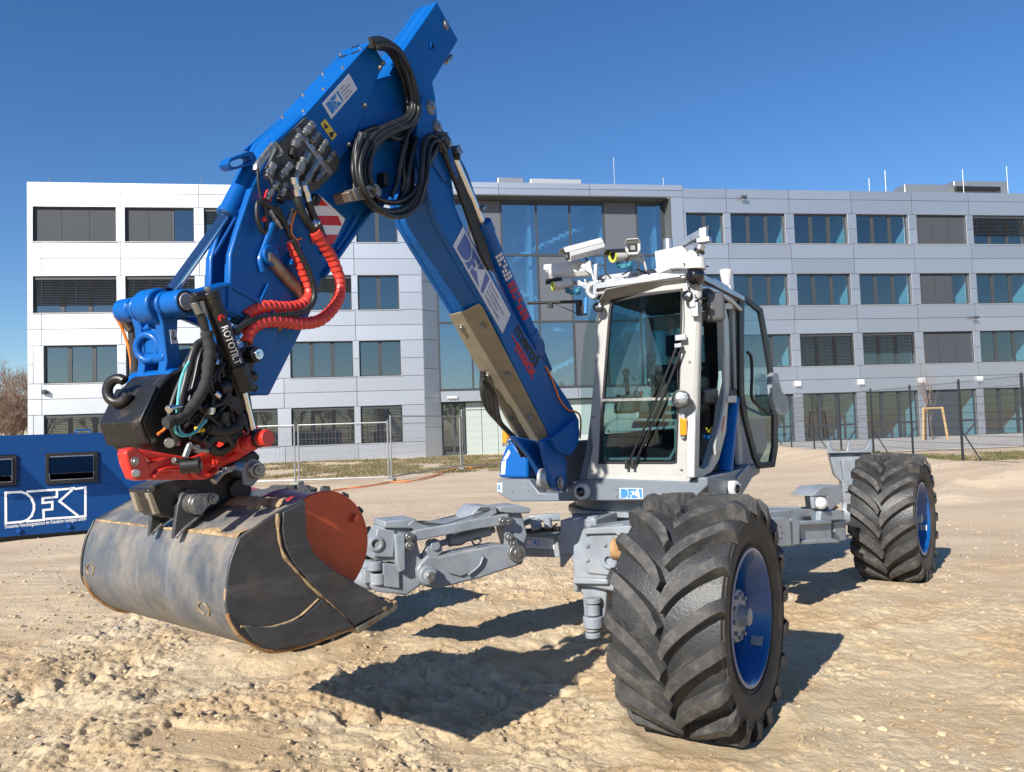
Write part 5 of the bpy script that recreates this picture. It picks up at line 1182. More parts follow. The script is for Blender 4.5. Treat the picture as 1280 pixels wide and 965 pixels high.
mb.add([p for r_ in rows for p in r_], [(i_*3+j, i_*3+j+1, i_*3+j+4, i_*3+j+3) for i_ in range(n_) for j in (0, 1)])
def lump(mb, c, r, rnd, sq=.7):
    ph = rnd.random()*6; mb.add([c+V((v.x*(1+.3*math.sin(4*v.y+ph)), v.y*(1+.25*math.sin(5*v.z+ph)), v.z*sq*(1+.3*math.sin(4*v.x+2*ph))))*r for v in iv], jf)
for k in range(60):
    f = rs.random(); c = ed0+edd*((ed1-ed0).length*(.45+.55*rs.random()))-BA*rs.uniform(-.02, .10)-enn*.008; lump(mb, c, rs.uniform(.005, .020)*(1 if rs.random() < .8 else 1.5), rs)
tag(part(mb, 'caked_sand', M['weld_sand'], 0, bk, smooth=50, recalc=False), 'caked sand on the fold and edge', kind='stuff')
mb = MB()                                                   # circular weld marks on the back
def hull_pt(a, f):
    L = (len(HP)-1)*f; i_ = int(L); return HP[i_].lerp(HP[min(i_+1, len(HP)-1)], L-i_)-BA*(BW*a)
for a0_, f0 in ((.13, .475), (.93, .40)):
    for h0, h1 in ((110, 250), (-70, 70)):
        pts = []
        for g in range(h0, h1+1, 20):
            q_ = hull_pt(a0_-.030*math.cos(R(g))*1.0, f0+.030*math.sin(R(g))); q2_ = hull_pt(a0_, f0+.05); nrm = (hull_pt(a0_, f0+.04)-hull_pt(a0_, f0-.04)).cross(BA).normalized()
            if nrm.dot(F-U*.5) < 0: nrm = -nrm
            pts.append(q_+nrm*.003)
        mb.tube(pts, .003, 5, 3)
part(mb, 'weld_mark', M['weld_sand'], 0, bk)
# ears on the bucket back
def ear(px, d_off):
    return [(px[i_][0], px[i_][1]) for i_ in range(len(px))]
E1 = [(217, 674), (219, 655), (222, 632), (227, 618), (236, 610), (248, 612), (254, 625), (252, 642), (240, 652), (228, 664)]
dE = (A(217, 674)-N0).dot(BA)
# plane where the ear foot meets the back fold line
foot = onp(217, 676, fold, sn); dE = (foot-N0).dot(BA)
mb = MB(); mb.prism(As(E1, dE), -BA*.024); mb.prism([p-BA*.20 for p in As(E1, dE)], -BA*.024); ears = part(mb, 'bucket_ear', M['bucket_shaded'], .004, bk)
mb = MB()
for dd in (0, -.2):
    mb.tube([p-BA*(-.005-dd) if False else p+BA*(.006+dd) for p in As([(219, 672), (228, 662), (242, 650), (252, 642)], dE)], .006, 6); 
part(mb, 'weld_seam', M['zinc'], 0, bk)
pc_ = A(240, 629, dE); mb = MB(); mb.cyl(pc_-BA*.24, pc_+BA*.05, .042, n=28); mb.cyl(pc_+BA*.05, pc_+BA*.062, .034, n=28); pk = A(263, 623, dE+.02)
mb.prism([pc_+BA*.012+(pk-pc_).normalized()*.0+Z*.04, pk+Z*.024, pk-Z*.02, pc_+BA*.012-Z*.045], BA*.02); mb.cyl(pk, pk+BA*.03, .022, n=20); mb.cyl(pk+BA*.03, pk+BA*.042, .013, n=14); part(mb, 'coupler_pin', M['zinc'], .002, bk)
# second pin with its own plate, upper right
mb = MB(); E2 = [(307, 606), (305, 590), (309, 578), (318, 573), (326, 577), (328, 588), (323, 600), (316, 608)]
dF = dE+.10
mb.prism(As(E2, dF), -BA*.022); mb.prism([p-BA*.2 for p in As(E2, dF)], -BA*.022); part(mb, 'bucket_ear', M['grey'], .004, bk)
pq = A(318, 588, dF); mb = MB(); mb.cyl(pq-BA*.2, pq+BA*.03, .034, n=24); mb.cyl(pq+BA*.03, pq+BA*.042, .022, n=20); mb.cyl(pq+BA*.04, pq+BA*.05, .008, n=10); part(mb, 'coupler_pin', M['zinc'], .002, bk)
# black quick coupler between rotor and bucket
CPp = [(184, 612), (205, 603), (262, 592), (300, 572), (318, 562), (326, 570), (318, 600), (300, 626), (280, 630), (252, 645), (232, 650), (205, 646), (192, 636)]
mb = MB(); dC = dE-.026; mb.prism(As(CPp, dC), -BA*.172); qc = part(mb, 'quick_coupler', M['black'], .010)
mb = MB(); cq = A(300, 612, dC+.012); mb.cyl(cq-BA*.15, cq+BA*.012, .05, n=24); part(mb, 'coupler_knuckle', M['black'], .006, qc)
mb = MB()
for d0, xs in ((-.172, ((181, 614), (185, 614), (193, 637), (188, 637))), (-.075, ((199, 615), (204, 614), (214, 640), (208, 641)))):
    mb.prism([p+F*.05 for p in As(xs, dC)], -BA*.012+F*.01)
part(mb, 'wear_strip', M['plate'], .001, qc)
mb = MB(); mb.cyl(A(190, 611, dC+.02), A(204, 605, dC-.06), .014, n=10); part(mb, 'hose_fitting', M['black'], .002, qc)
# ---------------------------------------------------------------- oil drum held in the bucket
bc = A(406, 682, -.085); RB = (A(406, 615.5, -.085)-bc).length
bx = thing('oil_drum', 'rusty red oil drum lying in the mouth of the bucket', 'drum', bc-BA*.4)
mb = MB(); prof = [(-.86, RB*.97), (-.852, RB*1.02), (-.84, RB*1.0)]
for h in (-.60, -.29): prof += [(h-.02, RB), (h, RB*1.035), (h+.02, RB)]
prof += [(-.012, RB*1.0), (-.002, RB*1.03), (.004, RB*1.02), (.004, RB*.985), (-.018, RB*.965)]
mb.lathe(bc, BA, prof, 56); part(mb, 'drum_wall', M['drum_red'], 0, bx)
mb = MB(); mb.lathe(bc, BA, [(-.0195, 0.0005), (-.0195, RB*.5), (-.019, RB*.94), (-.014, RB*.965), (.0045, RB*.986), (.0055, RB*1.0), (.004, RB*1.022)], 56); part(mb, 'drum_end', M['drum_end'], 0, bx)
mb = MB(); hk = As([(440, 642), (436.5, 652)], -.085); mb.prism([hk[0]-BA*.015, hk[0]+V((.012, .01, -.006))-BA*.015, hk[1]+V((.012, .01, -.006))-BA*.015, hk[1]-BA*.015], BA*.045); part(mb, 'drum_tab', M['drum_end'], .003, bx)
# ================================================================ UPPER CARRIAGE
def TP(t, pts): return Ts(t, pts)
mb = MB()
bump = [(622, 599), (661, 599), (674, 616), (700, 617), (722, 601), (748, 598), (862, 602), (872, 597), (884, 597), (885, 606), (866, 625), (640, 627), (622, 616)]
mb.prism(TP(.03, bump), -F*.10); bpr = part(mb, 'front_bumper', M['grey_body'], .008)
mb = MB()
a = TP(-.07, [(622, 599), (661, 599), (674, 616), (700, 617), (722, 601), (748, 598), (884, 597), (884, 612), (866, 623), (640, 625), (622, 614)])
mb.prism(a, -F*1.7); part(mb, 'platform', M['grey_body'], .01)
# DFKI plates on the bumper
def plate(t_, cr, nm, parent, text=False, inv=False):
    o_, e1, e2 = T(t_, *cr[0]), T(t_, *cr[1]), T(t_, *cr[2]); ex = (e1-o_).normalized(); LW_ = (e1-o_).length; ey = e2-o_; ey = (ey-ex*ey.dot(ex)).normalized(); LH_ = (e2-o_).length
    P = lambda x, y, h=0: o_+ex*(LW_*x)+ey*(LH_*y)+F*h
    m0 = MB(); m0.prism([P(0, 0), P(1, 0), P(1, 1), P(0, 1)], F*.002); pl = m0.build('lettering_plate', M['sticker'], parent, smooth=0)
    lg = MB()
    if text:
        lg.flat([P(.03, .15, .003), P(.48, .15, .003), P(.48, .85, .003), P(.03, .85, .003)]); lg.build('lettering', M['logo_blue'], parent, smooth=0); lg = MB(); dfki(lg, lambda x, y: P(.06+.38*x, .22+.56*y, .004)); lg.build('lettering', M['sticker'], parent, recalc=False, smooth=0)
        tx = MB()
        for k, s_ in enumerate(('Deutsches', 'Forschungszentrum', 'für Künstliche', 'Intelligenz GmbH')): put_text(tx, s_, P(.52, .72-.19*k, .004), ex, ey, height=LH_*.11)
        tx.build('lettering', M['ink'], parent, recalc=False, smooth=0)
    else:
        dfki(lg, lambda x, y: P(.04+.92*x, .06+.88*y, .003)); lg.build('lettering', M['logo_blue'], parent, recalc=False, smooth=0)
plate(.031, ((775, 623), (804, 623.5), (775, 610)), 'logo', bpr)
# left end plate with print
mb = MB(); mb.prism(TP(.031, [(622, 604), (628, 603), (628, 616), (622, 614)]), F*.002); part(mb, 'lettering_plate', M['sticker'], 0, bpr)
mb = MB(); mb.prism(TP(.034, [(622.6, 606), (625, 606), (625, 612.5), (622.6, 612)]), F*.001); part(mb, 'lettering', M['logo_blue'], 0, bpr)
mb = MB()
for x, y in ((641, 614), (660, 612), (675, 619), (714, 614), (770, 612), (770, 621), (824, 618)): bolt(mb, T(.03, x, y), F, .007, .006)
part(mb, 'bumper_bolt', M['zinc'], .001, bpr)
def dome(p, n_, r=.055, parent=None):
    mb = MB(); mb.lathe(p, n_, [(-.03, r*.98), (.0, r), (.022, r*.98), (.032, r*.86), (.034, r*.70)], 32); o = part(mb, 'dome_camera', M['white2'], 0, parent, smooth=40)
    m2 = MB(); m2.sphere(p+n_*.012, r*.68, 24, n_, 0, 90); part(m2, 'dome', M['darkglass'], 0, o, smooth=60)
    m2 = MB()
    for k in range(6):
        a = k*math.pi/3; _, u, v = basis(n_); q_ = p+n_*.030+(u*math.cos(a)+v*math.sin(a))*r*.84; m2.cyl(q_, q_+n_*.004, .0035, n=6)
    part(m2, 'screw', M['blackp'], 0, o)
dome(T(.045, 728, 614.5), F, .062)
dome(S(.475, 917, 611), (U*.95+F*.3).normalized(), .062)
# corner piece on the right: angled box behind the bumper
mb = MB(); pts = [S(.44, *q_) for q_ in ((884, 597), (905, 599), (921, 596), (935, 580), (948, 584), (938, 602), (926, 622), (890, 625), (885, 612))]
mb.prism(pts, -U*.25); part(mb, 'corner_casting', M['grey_body'], .008)
mb = MB(); mb.tube([S(.445, 921, 621), S(.445, 921, 598), S(.445, 936, 581)], .006, 8, 1); part(mb, 'casting_edge', M['sill'], 0)
# left fender: blue cover beside the boom foot
mb = MB(); fd = TP(-.02, [(623, 597), (625, 578), (632, 557), (640, 553), (654, 568), (659, 575), (660, 598)]); mb.prism(fd, -F*.55); part(mb, 'side_cover', M['blue'], .02)
mb = MB(); mb.flat(TP(-.017, [(626, 593), (631, 593), (632.5, 577), (627.5, 576)])); mb.flat(TP(-.017, [(629, 574), (636, 562), (638, 566), (632, 576)])); part(mb, 'cover_print', M['ink_white'], 0)
mb = MB(); mb.prism(TP(-.25, [(659, 560), (668, 556), (686, 590), (700, 612), (672, 612), (660, 598)]), -F*.3); mb.ubox(-.72, -.46, -.6, -.12, 1.0, 1.42); part(mb, 'boom_mount', M['backing'], .01)
mb = MB(); mb.prism(TP(.0, [(733, 602), (724, 601), (727, 585), (733, 560), (738, 520), (742, 560)]), -F*.06); part(mb, 'mount_bracket', M['grey_body'], .004)
mb = MB(); mb.tube([T(-.05, *q_) for q_ in ((637, 568), (640, 562), (650, 562))], .02, 8); mb.tube([T(-.1, *q_) for q_ in ((636, 566), (636, 550), (642, 552))], .016, 8); part(mb, 'hose_fitting', M['zinc'], 0)
mb = MB(); q_ = T(-.15, 633, 546); mb.cyl(q_-Z*.05, q_+Z*.05, .032, n=20); part(mb, 'marker_lamp', M['orange_lens'], .004)
mb = MB(); mb.cyl(q_-Z*.075, q_-Z*.05, .034, n=20); part(mb, 'lamp_base', M['zinc'], .002)
# ---------------------------------------------------------------- cab
cabO = MB()
def frame2(mb, outer, inner, ext):
    n_ = len(outer); a = outer+inner; b_ = [p+ext for p in a]; fs = []
    for i_ in range(n_):
        j = (i_+1) % n_; fs += [(i_, j, n_+j, n_+i_), (2*n_+i_, 3*n_+i_, 3*n_+j, 2*n_+j), (i_, 2*n_+i_, 2*n_+j, j), (n_+i_, n_+j, 3*n_+j, 3*n_+i_)]
    mb.add(a+b_, fs)
fo = TP(0, [(733.5, 600), (738, 520), (748, 400), (752, 380), (762, 368), (800, 359), (852, 351), (872, 350), (871, 400), (867, 520), (864, 590), (856, 600)])
fi = TP(0, [(748, 580), (751, 520), (759, 415), (761, 388), (763, 375), (800, 367), (853, 361), (853, 370), (852, 415), (848, 520), (846, 579), (840, 580)])
mb = MB(); frame2(mb, fo, fi, -F*.07); cab = part(mb, 'cab', M['white'], .008)
mb = MB()
mb.prism(TP(.012, [(740, 597), (852, 597), (866, 590), (868, 597), (858, 604), (740, 604)]), -F*.2)
part(mb, 'cab_sill', M['white'], .008, cab)
mb = MB(); fo2 = [p+F*.003 for p in fi]; fi2 = TP(.003, [(750, 577), (753, 520), (761.5, 416), (763.5, 389), (765.5, 378), (801, 370), (851, 364), (851, 371), (850, 415), (846, 520), (844, 576), (838, 577)]); frame2(mb, fo2, fi2, -F*.03); part(mb, 'window_seal', M['blackp'], 0, cab)
mb = MB(); mb.prism(TP(-.012, [(752, 498), (755, 470), (764, 378), (851, 364), (848, 496)]), -F*.006); part(mb, 'windscreen', M['cabglass'], 0, cab, smooth=0)
mb = MB(); mb.prism(TP(-.004, [(749, 578), (752, 502), (848, 500), (845, 577)]), -F*.006); part(mb, 'lower_windscreen', M['cabglass'], 0, cab, smooth=0)
mb = MB(); mb.prism(TP(.004, [(751, 498.5), (848, 496.5), (848, 500), (751, 502)]), -F*.02); part(mb, 'screen_bar', M['zinc'], .001, cab)
mb = MB()
for x, y in ((742, 521.5), (741, 556), (740, 588), (852, 587), (746, 452), (862, 452)): bolt(mb, T(.001, x, y), F, .008, .010)
part(mb, 'cab_bolt', M['zinc'], .001, cab)
# rounded right front pillar and side opening frame (side plane s = SCB)
SCB = .395
mb = MB(); mb.tube([T(-.035, 872, 352)+U*.0, T(-.035, 870, 420), T(-.035, 867, 520), T(-.035, 864, 594)], .034, 14, 4); part(mb, 'front_pillar', M['white'], 0, cab, smooth=60)
def SS(pts, d=0): return [S(SCB+d, *p) for p in pts]
mb = MB(); frame2(mb, SS([(868, 597), (872, 380), (876, 366), (905, 372), (911, 400), (913, 470), (908, 540), (899, 575), (890, 590), (878, 597)]), SS([(874, 584), (878, 390), (881, 378), (901, 381), (905, 400), (907, 470), (901, 530), (890, 570), (886, 582), (880, 586)]), -U*.06); part(mb, 'door_frame', M['white'], .008, cab)
mb = MB(); mb.tube(SS([(904, 445), (905, 490), (900, 525), (893, 552), (893, 568)], .02), .016, 10); part(mb, 'grab_rail', M['white'], 0, cab, smooth=60)
mb = MB(); mb.flat(SS([(905, 520), (906.5, 520), (903.5, 539), (902, 539)], .003)); part(mb, 'reflector_strip', M['ink_red'], 0, cab)
mb = MB(); frame2(mb, SS([(911, 372), (931, 374), (930, 500), (912, 505)]), SS([(913, 380), (924, 382), (924, 486), (914, 488)]), -U*.05); part(mb, 'rear_pillar', M['blackp'], .004, cab)
mb = MB(); mb.prism(SS([(913, 380), (924, 382), (924, 486), (914, 488)], -.02), -U*.006); part(mb, 'side_glass', M['cabglass'], 0, cab, smooth=0)
mb = MB(); mb.prism(SS([(910, 495), (921, 494), (921, 503), (910, 503)], .03), -U*.05); mb.prism(SS([(907, 379), (916, 378), (916, 386), (907, 386)], .03), -U*.05); part(mb, 'door_hinge', M['white2'], .003, cab)
# far side, rear and roof shell in machine coordinates
zf = 1.17; zt = 2.47; tb_ = -1.34; sl = -.36
mb = MB()
mb.ubox(sl-.03, sl+.03, -1.34, -1.24, zf, zt); mb.ubox(SCB-.05, SCB-.005, -1.34, -1.22, zf, zt); mb.ubox(sl+.03, SCB-.05, -1.34, -1.28, zf, zf+.5); mb.ubox(sl+.03, SCB-.05, -1.34, -1.28, zt-.12, zt); mb.ubox(sl-.02, sl+.03, -1.24, -.07, zf, zf+.28)
part(mb, 'cab_shell', M['white'], .01, cab)
mb = MB(); mb.ubox(sl+.03, SCB-.05, -1.315, -1.309, zf+.5, zt-.12); part(mb, 'rear_glass', M['cabglass'], 0, cab, smooth=0)
# bulging far side glass (seen left of the front pillar)
mb = MB(); lf = [(-.05, .0), (-.3, .05), (-.8, .06), (-1.24, .0)]; zs = [(zf+.30, .115), (zf+.75, .10), (zf+1.05, .06), (zt-.02, -.015)]
vs = [W(sl-.02-dx-dz, t_, z_) for z_, dz in zs for t_, dx in lf]; fq = [(i_*4+j, i_*4+j+1, i_*4+j+5, i_*4+j+4) for i_ in range(3) for j in range(3)]; nq = (vs[1]-vs[0]).cross(vs[4]-vs[0]); fq = fq if nq.dot(U) < 0 else [f[::-1] for f in fq]
mb.add(vs, fq); part(mb, 'side_glass', M['sideglass'], 0, cab, smooth=80, recalc=False)
mb = MB(); mb.ubox(sl-.07, sl+.0, -1.25, -.05, zf+.275, zf+.30); part(mb, 'side_seal', M['blackp'], .003, cab)
# roof
mb = MB(); rp = [W(s_, t_, 2.50+dz) for s_, t_, dz in ((-.33, .015, -.01), (.36, .02, .015), (.42, -.10, .02), (.42, -1.36, .03), (-.40, -1.36, .02), (-.40, -.08, 0))]
mb.prism(rp, Z*.045); roof = part(mb, 'cab_roof', M['white'], .016, seg=3)
mb = MB(); mb.prism([T(.0, 752, 379), T(.0, 762, 366), T(.0, 800, 357.5), T(.0, 853, 349), T(.0, 874, 349), T(.05, 872, 345), T(.06, 800, 353), T(.06, 757, 361), T(.05, 747, 378)], -F*.05); part(mb, 'roof_visor', M['white'], .006, roof)
mb = MB(); mb.tube([W(.43, -.02, 2.475), W(.435, -.4, 2.505), W(.43, -.9, 2.50), W(.42, -1.36, 2.46)], .022, 10); part(mb, 'roof_gutter', M['alu'], 0, roof, smooth=60)
mb = MB(); mb.ubox(-.34, .38, -1.3, -.03, 2.475, 2.498); part(mb, 'headliner', M['cab_inner'], .004, cab)
# cab interior
mb = MB(); mb.ubox(sl+.03, SCB-.06, -1.28, -.08, zf-.01, zf+.03); part(mb, 'cab_floor', M['cab_inner'], .004, cab)
mb = MB(); mb.prism([W(-.22, -.95, zf+.85), W(-.22, -.86, zf+.50), W(-.22, -.5, zf+.44), W(-.22, -.46, zf+.34), W(-.22, -.95, zf+.32), W(-.22, -1.05, zf+.85)], U*.46); seat = part(mb, 'operator_seat', M['seat'], .04, cab, seg=3)
mb = MB(); mb.box(W(.01, -1.0, zf+1.0), (.26, .09, .18), U, F, Z); part(mb, 'headrest', M['seat'], .03, seat, seg=3)
mb = MB(); mb.box(W(.30, -.62, zf+.56), (.10, .40, .12), U, F, Z); mb.box(W(-.27, -.62, zf+.52), (.10, .40, .12), U, F, Z); mb.box(W(.0, -.8, zf+.2), (.4, .4, .3), U, F, Z); part(mb, 'armrest', M['blackp'], .02, seat)
mb = MB()
for s_ in (.30, -.27): mb.cyl(W(s_, -.46, zf+.6), W(s_, -.44, zf+.74), .018, n=12); mb.sphere(W(s_, -.44, zf+.77), .032, 12)
part(mb, 'joystick', M['blackp'], 0, seat, smooth=50)
mb = MB(); mb.box(W(-.20, -.22, zf+.52), (.16, .05, .14), U, (F+Z*.4).normalized(), (Z-F*.4).normalized()); mb.box(W(-.02, -.20, zf+.47), (.12, .05, .12), U, (F+Z*.4).normalized(), (Z-F*.4).normalized()); part(mb, 'monitor', M['blackp'], .008, cab)
mb = MB(); mb.box(W(-.10, -.3, zf+.60), (.03, .03, .03), U, F, Z); part(mb, 'stop_button', M['ink_red'], .01, cab)
mb = MB(); mb.box(W(-.06, -.32, zf+.56), (.07, .06, .12), U, F, Z); mb.box(W(.12, -.34, zf+.54), (.05, .05, .1), U, F, Z); part(mb, 'control_box', M['white2'], .008, cab)
mb = MB(); mb.cyl(W(-.30, -.10, zf+.32), W(.34, -.10, zf+.34), .012, n=10); part(mb, 'hand_rail', M['white2'], 0, cab)
mb = MB(); frame2(mb, TP(-.05, [(753, 575), (751, 545), (757, 528), (770, 522), (846, 524), (846, 560), (838, 575)]), TP(-.05, [(757, 572), (754, 546), (760, 531), (771, 525), (843, 527), (843, 559), (836, 572)]), -F*.006); part(mb, 'footwell_frame', M['sill'], 0, cab)
mb = MB()
for s_ in (-.24, -.14, .12, .22): mb.box(W(s_, -.22, zf+.10), (.07, .10, .015), U, (F-Z*.5).normalized(), (Z+F*.5).normalized()); mb.box(W(s_, -.18, zf+.05), (.02, .02, .09), U, F, Z)
part(mb, 'pedal', M['zinc'], .004, cab)
mb = MB(); mb.box(W(.0, -.14, zf+.05), (.4, .05, .05), U, F, Z); mb.box(W(.22, -.20, zf+.36), (.18, .05, .04), U, F, Z); mb.box(W(.2, -.24, zf+.44), (.2, .05, .03), U, F, Z); part(mb, 'footwell_step', M['alu'], .006, cab)
mb = MB(); rc2 = random.Random(8)
for k in range(9): 
    s0_ = rc2.uniform(-.2, .2); mb.tube([W(s0_, -.3, zf+.5), W(s0_+rc2.uniform(-.1, .1), -.3, zf+.5+rc2.uniform(.08, .18)), W(s0_+rc2.uniform(-.2, .2), -.35, zf+.52+rc2.uniform(.02, .12)), W(s0_+rc2.uniform(-.2, .2), -.5, zf+.5)], .006, 6)
part(mb, 'cab_cable', M['blackp'], 0, cab, smooth=60)
mb = MB(); mb.box(W(.26, -1.12, zf+.75), (.16, .12, .9), U, F, Z); mb.box(W(.15, -1.2, zf+.3), (.3, .1, .5), U, F, Z); part(mb, 'electronics_rack', M['seat'], .01, cab)
mb = MB(); mb.box(W(.30, -.70, zf+.25), (.08, .12, .03), U, F, Z); part(mb, 'tool_tray', M['blue'], .004, cab)
mb = MB(); mb.tube([W(.30, -.7, zf+.27), W(.33, -.66, zf+.33), W(.31, -.62, zf+.29), W(.28, -.66, zf+.32)], .008, 6); part(mb, 'yellow_cable', M['yellow'], 0, cab)
# wipers
mb = MB()
for k, (x0, x1) in enumerate(((846, 784), (853, 792))):
    mb.tube([T(.05, x0, 433), T(.055, (x0+x1)/2+1, 510), T(.03, x1, 583)], .0085, 8, 4); mb.box(T(.035, x1-1, 580), (.022, .016, .07), U, F, Z)
part(mb, 'wiper', M['blackp'], .001, cab)
mb = MB(); mb.box(T(.04, 851, 422), (.075, .03, .04), U, F, Z); mb.box(T(.05, 848, 432), (.05, .03, .03), U, F, Z); part(mb, 'wiper_bracket', M['alu'], .003, cab)
mb = MB(); mb.tube([T(.03, 852, 360), T(.04, 852.5, 395), T(.04, 851, 430)], .004, 6); mb.tube([T(.02, 848, 440), T(.02, 847, 470), T(.02, 848, 490)], .004, 6); part(mb, 'wiper_hose', M['blackp'], 0, cab)
# lamps on the pillars
def worklamp(p, n_, r, name='work_lamp'):
    mb = MB(); mb.lathe(p, n_, [(-.045, r*.6), (-.03, r*.95), (0, r*1.10), (.014, r*1.10), (.016, r*.97), (.004, r*.90)], 24); o = part(mb, name, M['blackp'], 0, smooth=50)
    m2 = MB(); m2.lathe(p, n_, [(.006, r*.90), (.013, r*.6), (.015, .0005)], 24); part(m2, 'lens', M['lampglass'], 0, o, smooth=60)
worklamp(T(.07, 748, 384), F, .034); worklamp(T(.06, 860, 370), F, .034); worklamp(T(.09, 851.5, 499), (F+U*.1).normalized(), .058, 'headlamp')
mb = MB(); mb.tube([T(.02, 746, 402), T(.04, 748, 395), T(.05, 748, 388)], .009, 8); mb.tube([T(.02, 858, 358), T(.05, 858, 354), T(.06, 859, 362)], .009, 8); mb.prism(TP(.012, [(852, 516), (857, 516), (858, 546), (855, 549), (851, 546)]), F*.02); mb.box(T(.03, 869, 385), (.05, .04, .12), U, F, Z); mb.box(T(.04, 866, 376), (.04, .04, .09), U, F, Z); part(mb, 'lamp_bracket', M['alu'], .003)
mb = MB(); mb.prism(TP(.034, [(850.5, 523), (859, 523), (859, 544), (851, 544)]), F*.022); part(mb, 'indicator_lamp', M['orange_lens'], .006)
# mirror on the front pillar
mb = MB(); mc = S(.50, 893, 384); mb.box(mc, (.13, .10, .21), (U*.8-F*.6).normalized(), (F*.8+U*.6).normalized(), Z); part(mb, 'wing_mirror', M['mirror_grey'], .03, seg=4)
mb = MB(); mb.tube([T(.03, 868, 378), T(.05, 876, 373), S(.46, 884, 374)], .010, 8); mb.cyl(S(.46, 880, 382), S(.50, 886, 380), .022, n=12); mb.torus(S(.46, 884, 373), (F+U*.4).normalized(), .02, .012, 16, 8); part(mb, 'mirror_arm', M['blackp'], .001)
mb = MB(); mb.lathe(S(.44, 882, 372), (F*.9+U*.5).normalized(), [(0, .07), (.02, .065), (.03, .0005)], 20); part(mb, 'round_mirror', M['blackp'], 0)
# open door, folded back along the side
hp0 = S(.43, 927, 440); dv = (-F*math.cos(R(12))+U*math.sin(R(12))).normalized(); dn = dv.cross(Z).normalized()
if dn.dot(U) < 0: dn = -dn
def DD(x, y, d=0): return onp(x, y, hp0+dn*d, dn)
do_ = [DD(*p) for p in ((924, 365), (931, 368), (954, 386), (960, 420), (967, 462), (973, 520), (973, 560), (969, 584), (950, 586), (943, 572), (931, 525), (925, 490))]
di_ = [DD(*p) for p in ((930, 374), (933, 376), (950, 391), (955, 420), (962, 462), (967, 520), (967, 558), (964, 577), (952, 578), (947, 568), (936, 524), (931, 490))]
mb = MB(); frame2(mb, do_, di_, -dn*.03); door = part(mb, 'cab_door', M['blackp'], .006)
mb = MB(); mb.prism([p-dn*.012 for p in di_], -dn*.006); part(mb, 'door_glass', M['cabglass'], 0, door, smooth=0)
mb = MB(); mb.tube([DD(934, 440, .05), DD(939, 447, .06), DD(940, 470, .06), DD(940, 497, .06), DD(950, 508, .05), DD(964, 518, .03)], .013, 10); part(mb, 'door_handle', M['blackp'], 0, door, smooth=60)
mb = MB(); mb.prism([DD(*p, .02) for p in ((958, 470), (961, 466), (966, 467), (971, 490), (978, 496), (979, 515), (972, 520), (966, 519), (959, 500))], dn*.05); part(mb, 'door_latch', M['grey'], .008, door)
# right rear body: blue tube, hood, white antenna
mb = MB(); mb.cyl(S(.36, 915, 498), S(.36, 905, 592), .062, n=28); part(mb, 'rear_column', M['blue'], .006)
mb = MB(); hd = [S(.34, *p) for p in ((918, 520), (940, 500), (956, 520), (960, 560), (948, 582), (934, 592), (906, 594))]; mb.prism(hd, -U*.9); part(mb, 'engine_hood', M['blue_dark'], .03, seg=3)
mb = MB(); mb.prism([S(.343, *p) for p in ((919, 560), (923, 560), (923, 569), (918.5, 569))], U*.002); part(mb, 'flag_sticker', M['ink_red'], 0)
mb = MB(); c = S(.346, 921, 564.5); mb.box(c, (.004, .03, .009), U, F, Z); mb.box(c+U*.0005, (.004, .009, .03), U, F, Z); part(mb, 'flag_print', M['ink_white'], 0)
mb = MB(); tp0 = S(.346, 920, 586); put_text(mb, 'A15', tp0, -F, Z, height=.07, bold=.03); part(mb, 'lettering', M['ink_white'], 0)
mb = MB(); mb.tube([S(.35, 926, 528), S(.35, 922, 548), S(.35, 919, 560)], .012, 8); part(mb, 'silver_hose', M['alu'], 0)
mb = MB(); mb.lathe(W(.34, -1.25, 2.56), Z, [(0, .03), (.10, .03), (.22, .052), (.235, .05), (.24, .0005)], 24); part(mb, 'antenna', M['white2'], 0, smooth=50)
# ---------------------------------------------------------------- roof rack
mb = MB()
def bar_(a, b_, w_=.04): 
    d = (b_-a); L = d.length; d.normalize(); s_ = d.cross(Z).normalized(); u_ = s_.cross(d); mb.box((a+b_)/2, (L, w_, w_), d, s_, u_)
zr = 2.60
bar_(W(-.42, -.10, zr), W(.44, -.10, zr)); bar_(W(-.42, -.24, zr+.06), W(.30, -.24, zr+.06)); bar_(W(-.42, -1.0, zr), W(.44, -1.0, zr)); bar_(W(.44, -.05, zr-.045), W(.44, -1.36, zr-.045)); bar_(W(-.40, -.05, zr-.045), W(-.40, -1.36, zr-.045)); bar_(W(-.42, -.02, zr-.03), W(-.42, -.02, zr+.05), .03); bar_(T(.03, 744, 372), T(.03, 745, 330), .028); bar_(T(-.05, 700, 351), T(-.05, 742, 358), .03); bar_(W(.05, -.3, zr+.02), W(.35, -.3, zr+.02), .06)
bar_(T(-.12, 850, 306), T(-.05, 884, 288), .05)
rack = part(mb, 'roof_rack', M['alu'], .003)
mb = MB(); mb.box(W(.30, -.75, 2.585), (.26, .5, .05), U, F, Z); part(mb, 'radiator_box', M['alu'], .004, rack)
mb = MB(); mb.tube([T(.03, 735, 366), T(.03, 737, 358), T(.02, 748, 352)], .022, 10); mb.tube([T(.03, 735, 366), T(.03, 742, 372), T(.02, 747, 366)], .018, 10); part(mb, 'rack_bracket', M['sill'], 0, rack, smooth=60)
mb = MB(); mb.prism(TP(.05, [(742, 357), (745, 354), (830, 341), (850, 343), (850, 346), (745, 361)]), -F*.12); part(mb, 'rack_tray', M['alu'], .002, rack)
rcc = random.Random(6)
mb = MB()
for k in range(14):
    s0_ = rcc.uniform(-.4, .3); z_ = zr+rcc.uniform(-.02, .05); mb.tube([W(s0_, -.12, z_), W(s0_+rcc.uniform(.03, .12), -.08+rcc.uniform(-.05, .03), z_+rcc.uniform(-.03, .05)), W(s0_+rcc.uniform(.1, .22), -.16, z_-.01)], .005, 6)
